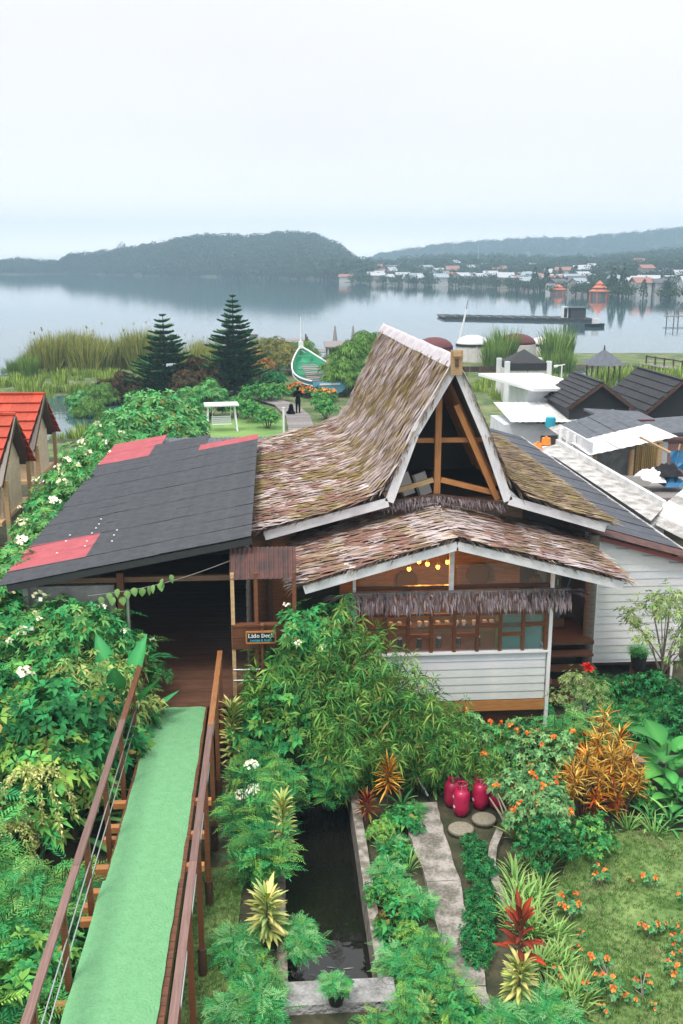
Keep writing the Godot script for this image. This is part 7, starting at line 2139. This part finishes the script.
	box(wb, "stake", c + Vector3(0.02, 0.02, -0.15), Vector3(0.04, 0.2, 0.04), M.grey_wood)
	var pv := structure("stepping_path", box_mesh(Vector3(1.0, 0.06, 0.7)), M.path_stone, Transform3D(Basis.IDENTITY, at(638, 755, GND + 0.03)))
	# pipe leaning across the bamboo, broom by the door
	var pa := at(428, 796, -1.1); var pb := at_z(385, 720, -16.6)
	var pp := thing("leaning_pipe", "thin grey pipe leaning out of the bamboo by the gas bottles", "pipe", pa)
	rod(pp, "shaft", pa, pb, 0.022, M.steel)
	rod(pp, "end_cap", pb, pb + (pb - pa).normalized() * 0.05, 0.03, M.dark_metal)
	var br := thing("broom", "broom with a blue stick leaning by the grey door", "broom", Vector3(6.55, -0.05, -21.2))
	rod(br, "stick", Vector3(6.45, 0.2, -21.2), Vector3(6.8, 1.3, -21.4), 0.018, M.tarp_blue)
	box(br, "head", Vector3(6.42, 0.1, -21.18), Vector3(0.3, 0.18, 0.08), M.wicker)
	# bare branching twig by the gas bottles
	var tb := on_ground(513, 838, GND)
	var tw := thing("bare_shrub", "bare forked pale stems rising beside the gas bottles", "shrub", tb)
	var stems := []
	for k in 5:
		var e := tb + Vector3(rf(-0.45, 0.15), rf(0.6, 0.95), rf(-0.2, 0.2))
		stems.append([tb, tb.lerp(e, 0.5) + Vector3(rf(-0.05, 0.05), 0.08, 0), e])
	FR = Transform3D.IDENTITY
	mesh(tw, "stem", stems_mesh(stems, 0.026, Color(0.42, 0.37, 0.27)), M.bark)
	for q in [[610, 985, "bare pale twigs on the lawn between orange flowers"], [644, 1000, "taller bare twigs near the lawn edge flowers"]]:
		var t0 := on_ground(q[0], q[1], GND)
		var t := thing("bare_twig", q[2], "twig", t0)
		stems = []
		for k in 6:
			var e := t0 + Vector3(rf(-0.2, 0.2), rf(0.25, 0.5), rf(-0.2, 0.2))
			stems.append([t0, t0.lerp(e, 0.5) + Vector3(rf(-0.03, 0.03), 0.03, 0), e])
		mesh(t, "stem", stems_mesh(stems, 0.008, Color(0.45, 0.42, 0.36)), M.bark)
	build_person()

func lathe(prof: Array, n: int) -> ArrayMesh:
	var mb := MB.new()
	for k in prof.size():
		var a: Array = prof[maxi(k - 1, 0)]
		var b: Array = prof[mini(k + 1, prof.size() - 1)]
		var t := Vector2(b[0] - a[0], b[1] - a[1]).normalized()
		for j in n:
			var g := TAU * j / n
			mb.v.append(Vector3(cos(g) * prof[k][0], prof[k][1], sin(g) * prof[k][0]))
			mb.n.append(Vector3(cos(g) * t.y, -t.x, sin(g) * t.y).normalized()); mb.c.append(Color(1, 1, 1))
	for k in prof.size() - 1:
		for j in n:
			var a := k * n + j
			var b := k * n + (j + 1) % n
			mb.i.append_array([a, b, a + n, b, b + n, a + n])
	return mb.done()

# ================= the person
# bones: [a, b, ra, rb]; surface nets over a smooth union of tapered capsules
func skin_mesh(bones: Array, cell: float, blend: float, colour: Callable) -> ArrayMesh:
	var lo := Vector3.INF
	var hi := -Vector3.INF
	for b in bones:
		var m: float = maxf(b[2], b[3]) + cell * 3.0
		lo = lo.min(b[0] - Vector3.ONE * m).min(b[1] - Vector3.ONE * m); hi = hi.max(b[0] + Vector3.ONE * m).max(b[1] + Vector3.ONE * m)
	var nx := int((hi.x - lo.x) / cell) + 2
	var ny := int((hi.y - lo.y) / cell) + 2
	var nz := int((hi.z - lo.z) / cell) + 2
	var f := PackedFloat32Array(); f.resize(nx * ny * nz); f.fill(1.0)
	for b in bones:
		var m: float = maxf(b[2], b[3]) + cell * 2.0 + blend
		var l: Vector3 = (b[0].min(b[1]) - Vector3.ONE * m - lo) / cell
		var h: Vector3 = (b[0].max(b[1]) + Vector3.ONE * m - lo) / cell
		var d: Vector3 = b[1] - b[0]
		var dd := maxf(d.length_squared(), 1e-9)
		for z in range(maxi(0, int(l.z)), mini(nz, int(h.z) + 1)):
			for y in range(maxi(0, int(l.y)), mini(ny, int(h.y) + 1)):
				for x in range(maxi(0, int(l.x)), mini(nx, int(h.x) + 1)):
					var p := lo + Vector3(x, y, z) * cell
					var t := clampf((p - b[0]).dot(d) / dd, 0.0, 1.0)
					var v: float = p.distance_to(b[0] + d * t) - lerpf(b[2], b[3], t)
					var i := (z * ny + y) * nx + x
					var o := f[i]
					var k := maxf(blend - absf(o - v), 0.0) / blend
					f[i] = minf(o, v) - k * k * blend * 0.25
	var mb := MB.new()
	var idx := {}
	for z in nz - 1:
		for y in ny - 1:
			for x in nx - 1:
				var i := (z * ny + y) * nx + x
				var neg := 0
				var sum := Vector3.ZERO
				var cnt := 0
				var c := [f[i], f[i + 1], f[i + nx], f[i + nx + 1], f[i + nx * ny], f[i + nx * ny + 1], f[i + nx * ny + nx], f[i + nx * ny + nx + 1]]
				for q in 8:
					if c[q] < 0.0: neg += 1
				if neg == 0 or neg == 8: continue
				for e in [[0, 1], [2, 3], [4, 5], [6, 7], [0, 2], [1, 3], [4, 6], [5, 7], [0, 4], [1, 5], [2, 6], [3, 7]]:
					var a: float = c[e[0]]
					var b: float = c[e[1]]
					if (a < 0.0) == (b < 0.0): continue
					var t := a / (a - b)
					sum += Vector3(e[0] & 1, (e[0] >> 1) & 1, e[0] >> 2).lerp(Vector3(e[1] & 1, (e[1] >> 1) & 1, e[1] >> 2), t)
					cnt += 1
				var g := Vector3(c[1] + c[3] + c[5] + c[7] - c[0] - c[2] - c[4] - c[6], c[2] + c[3] + c[6] + c[7] - c[0] - c[1] - c[4] - c[5], c[4] + c[5] + c[6] + c[7] - c[0] - c[1] - c[2] - c[3]).normalized()
				var p := lo + (Vector3(x, y, z) + sum / cnt) * cell
				idx[i] = mb.v.size()
				mb.v.append(p); mb.n.append(g); mb.c.append(colour.call(p))
	for i in idx:
		var x: int = i % nx
		var y: int = (i / nx) % ny
		var z: int = i / (nx * ny)
		for ax in 3:
			var st: int = [1, nx, nx * ny][ax]
			if (f[i] < 0.0) == (f[i + st] < 0.0): continue
			var u: int = [nx, nx * ny, 1][ax]
			var w: int = [nx * ny, 1, nx][ax]
			if not (idx.has(i - u) and idx.has(i - w) and idx.has(i - u - w)): continue
			var q := [idx[i], idx[i - u], idx[i - u - w], idx[i - w]]
			if f[i] < 0.0: mb.i.append_array([q[0], q[1], q[2], q[0], q[2], q[3]])
			else: mb.i.append_array([q[0], q[2], q[1], q[0], q[3], q[2]])
	return mb.done()

func build_person():
	var c := at(298, 413, -1.17)
	var p := thing("person", "person in black clothes standing on the boardwalk, hands raised in front", "person", c, 0.2)
	FR = p.transform
	var v := func(x, y, z): return Vector3(x, y, z)
	var bones := [
		[v.call(-0.09, 0.06, 0.10), v.call(-0.09, 0.05, -0.06), 0.045, 0.05], [v.call(0.10, 0.06, 0.12), v.call(0.10, 0.05, -0.04), 0.045, 0.05],
		[v.call(-0.09, 0.07, -0.03), v.call(-0.085, 0.46, 0.0), 0.05, 0.065], [v.call(0.10, 0.07, -0.01), v.call(0.09, 0.46, 0.02), 0.05, 0.065],
		[v.call(-0.085, 0.46, 0.0), v.call(-0.08, 0.84, 0.0), 0.065, 0.095], [v.call(0.09, 0.46, 0.02), v.call(0.08, 0.84, 0.0), 0.065, 0.095],
		[v.call(0, 0.88, 0), v.call(0, 1.08, 0), 0.14, 0.13], [v.call(0, 1.08, 0), v.call(0, 1.30, 0.0), 0.13, 0.15],
		[v.call(-0.15, 1.32, 0), v.call(0.15, 1.32, 0), 0.075, 0.075], [v.call(0, 1.35, 0), v.call(0, 1.47, 0.01), 0.06, 0.055],
		[v.call(0, 1.53, 0.02), v.call(0, 1.60, 0.01), 0.082, 0.09], [v.call(0, 1.53, 0.105), v.call(0, 1.555, 0.095), 0.014, 0.01],
		[v.call(-0.09, 1.55, 0.0), v.call(-0.09, 1.57, 0.0), 0.016, 0.016], [v.call(0.09, 1.55, 0.0), v.call(0.09, 1.57, 0.0), 0.016, 0.016]]
	for s in [-1.0, 1.0]:
		bones.append([v.call(s * 0.19, 1.32, 0), v.call(s * 0.25, 1.07, 0.05), 0.06, 0.05])
		bones.append([v.call(s * 0.25, 1.07, 0.05), v.call(s * 0.08, 1.16, 0.27), 0.048, 0.034])
		bones.append([v.call(s * 0.08, 1.16, 0.27), v.call(s * 0.035, 1.19, 0.32), 0.036, 0.034])
		for k in 4:
			var a: Vector3 = v.call(s * (0.035 - 0.004 * k), 1.21 - 0.018 * k, 0.34)
			bones.append([a, a + v.call(-s * 0.025, 0.01, 0.03), 0.010, 0.009])
		bones.append([v.call(s * 0.05, 1.2, 0.32), v.call(s * 0.03, 1.24, 0.335), 0.011, 0.009])
	var colour := func(q: Vector3) -> Color:
		if q.y > 1.42 and q.z > 0.03 and q.y < 1.61: return Color(0.36, 0.21, 0.145)
		if q.z > 0.25: return Color(0.36, 0.21, 0.145)
		if q.y > 1.44: return Color(0.012, 0.010, 0.010)
		if q.y < 0.85: return Color(0.018, 0.019, 0.024)
		return Color(0.014, 0.014, 0.016)
	mesh(p, "body", skin_mesh(bones, 0.018, 0.03, colour), M.solid)
	FR = Transform3D.IDENTITY
	var b := at(291, 414, -1.17)
	var g := thing("backpack", "black bag slumped on the boardwalk at the person's feet", "bag", b, -0.3)
	FR = g.transform
	var bb := [[v.call(0, 0.16, 0), v.call(0, 0.5, -0.05), 0.2, 0.13], [v.call(0, 0.14, 0.14), v.call(0, 0.3, 0.12), 0.11, 0.09], [v.call(-0.2, 0.09, 0.05), v.call(0.2, 0.09, 0.05), 0.1, 0.1]]
	mesh(g, "pack", skin_mesh(bb, 0.03, 0.06, func(_q): return Color(0.014, 0.012, 0.014)), M.solid)
	var mb := MB.new()
	mb.tube([Vector3(-0.05, 0.6, -0.08), Vector3(0, 0.7, -0.06), Vector3(0.05, 0.6, -0.08)], [0.015, 0.015, 0.015], Color(0.02, 0.02, 0.02), 5)
	mesh(g, "strap", mb.done(), M.solid)
	FR = Transform3D.IDENTITY
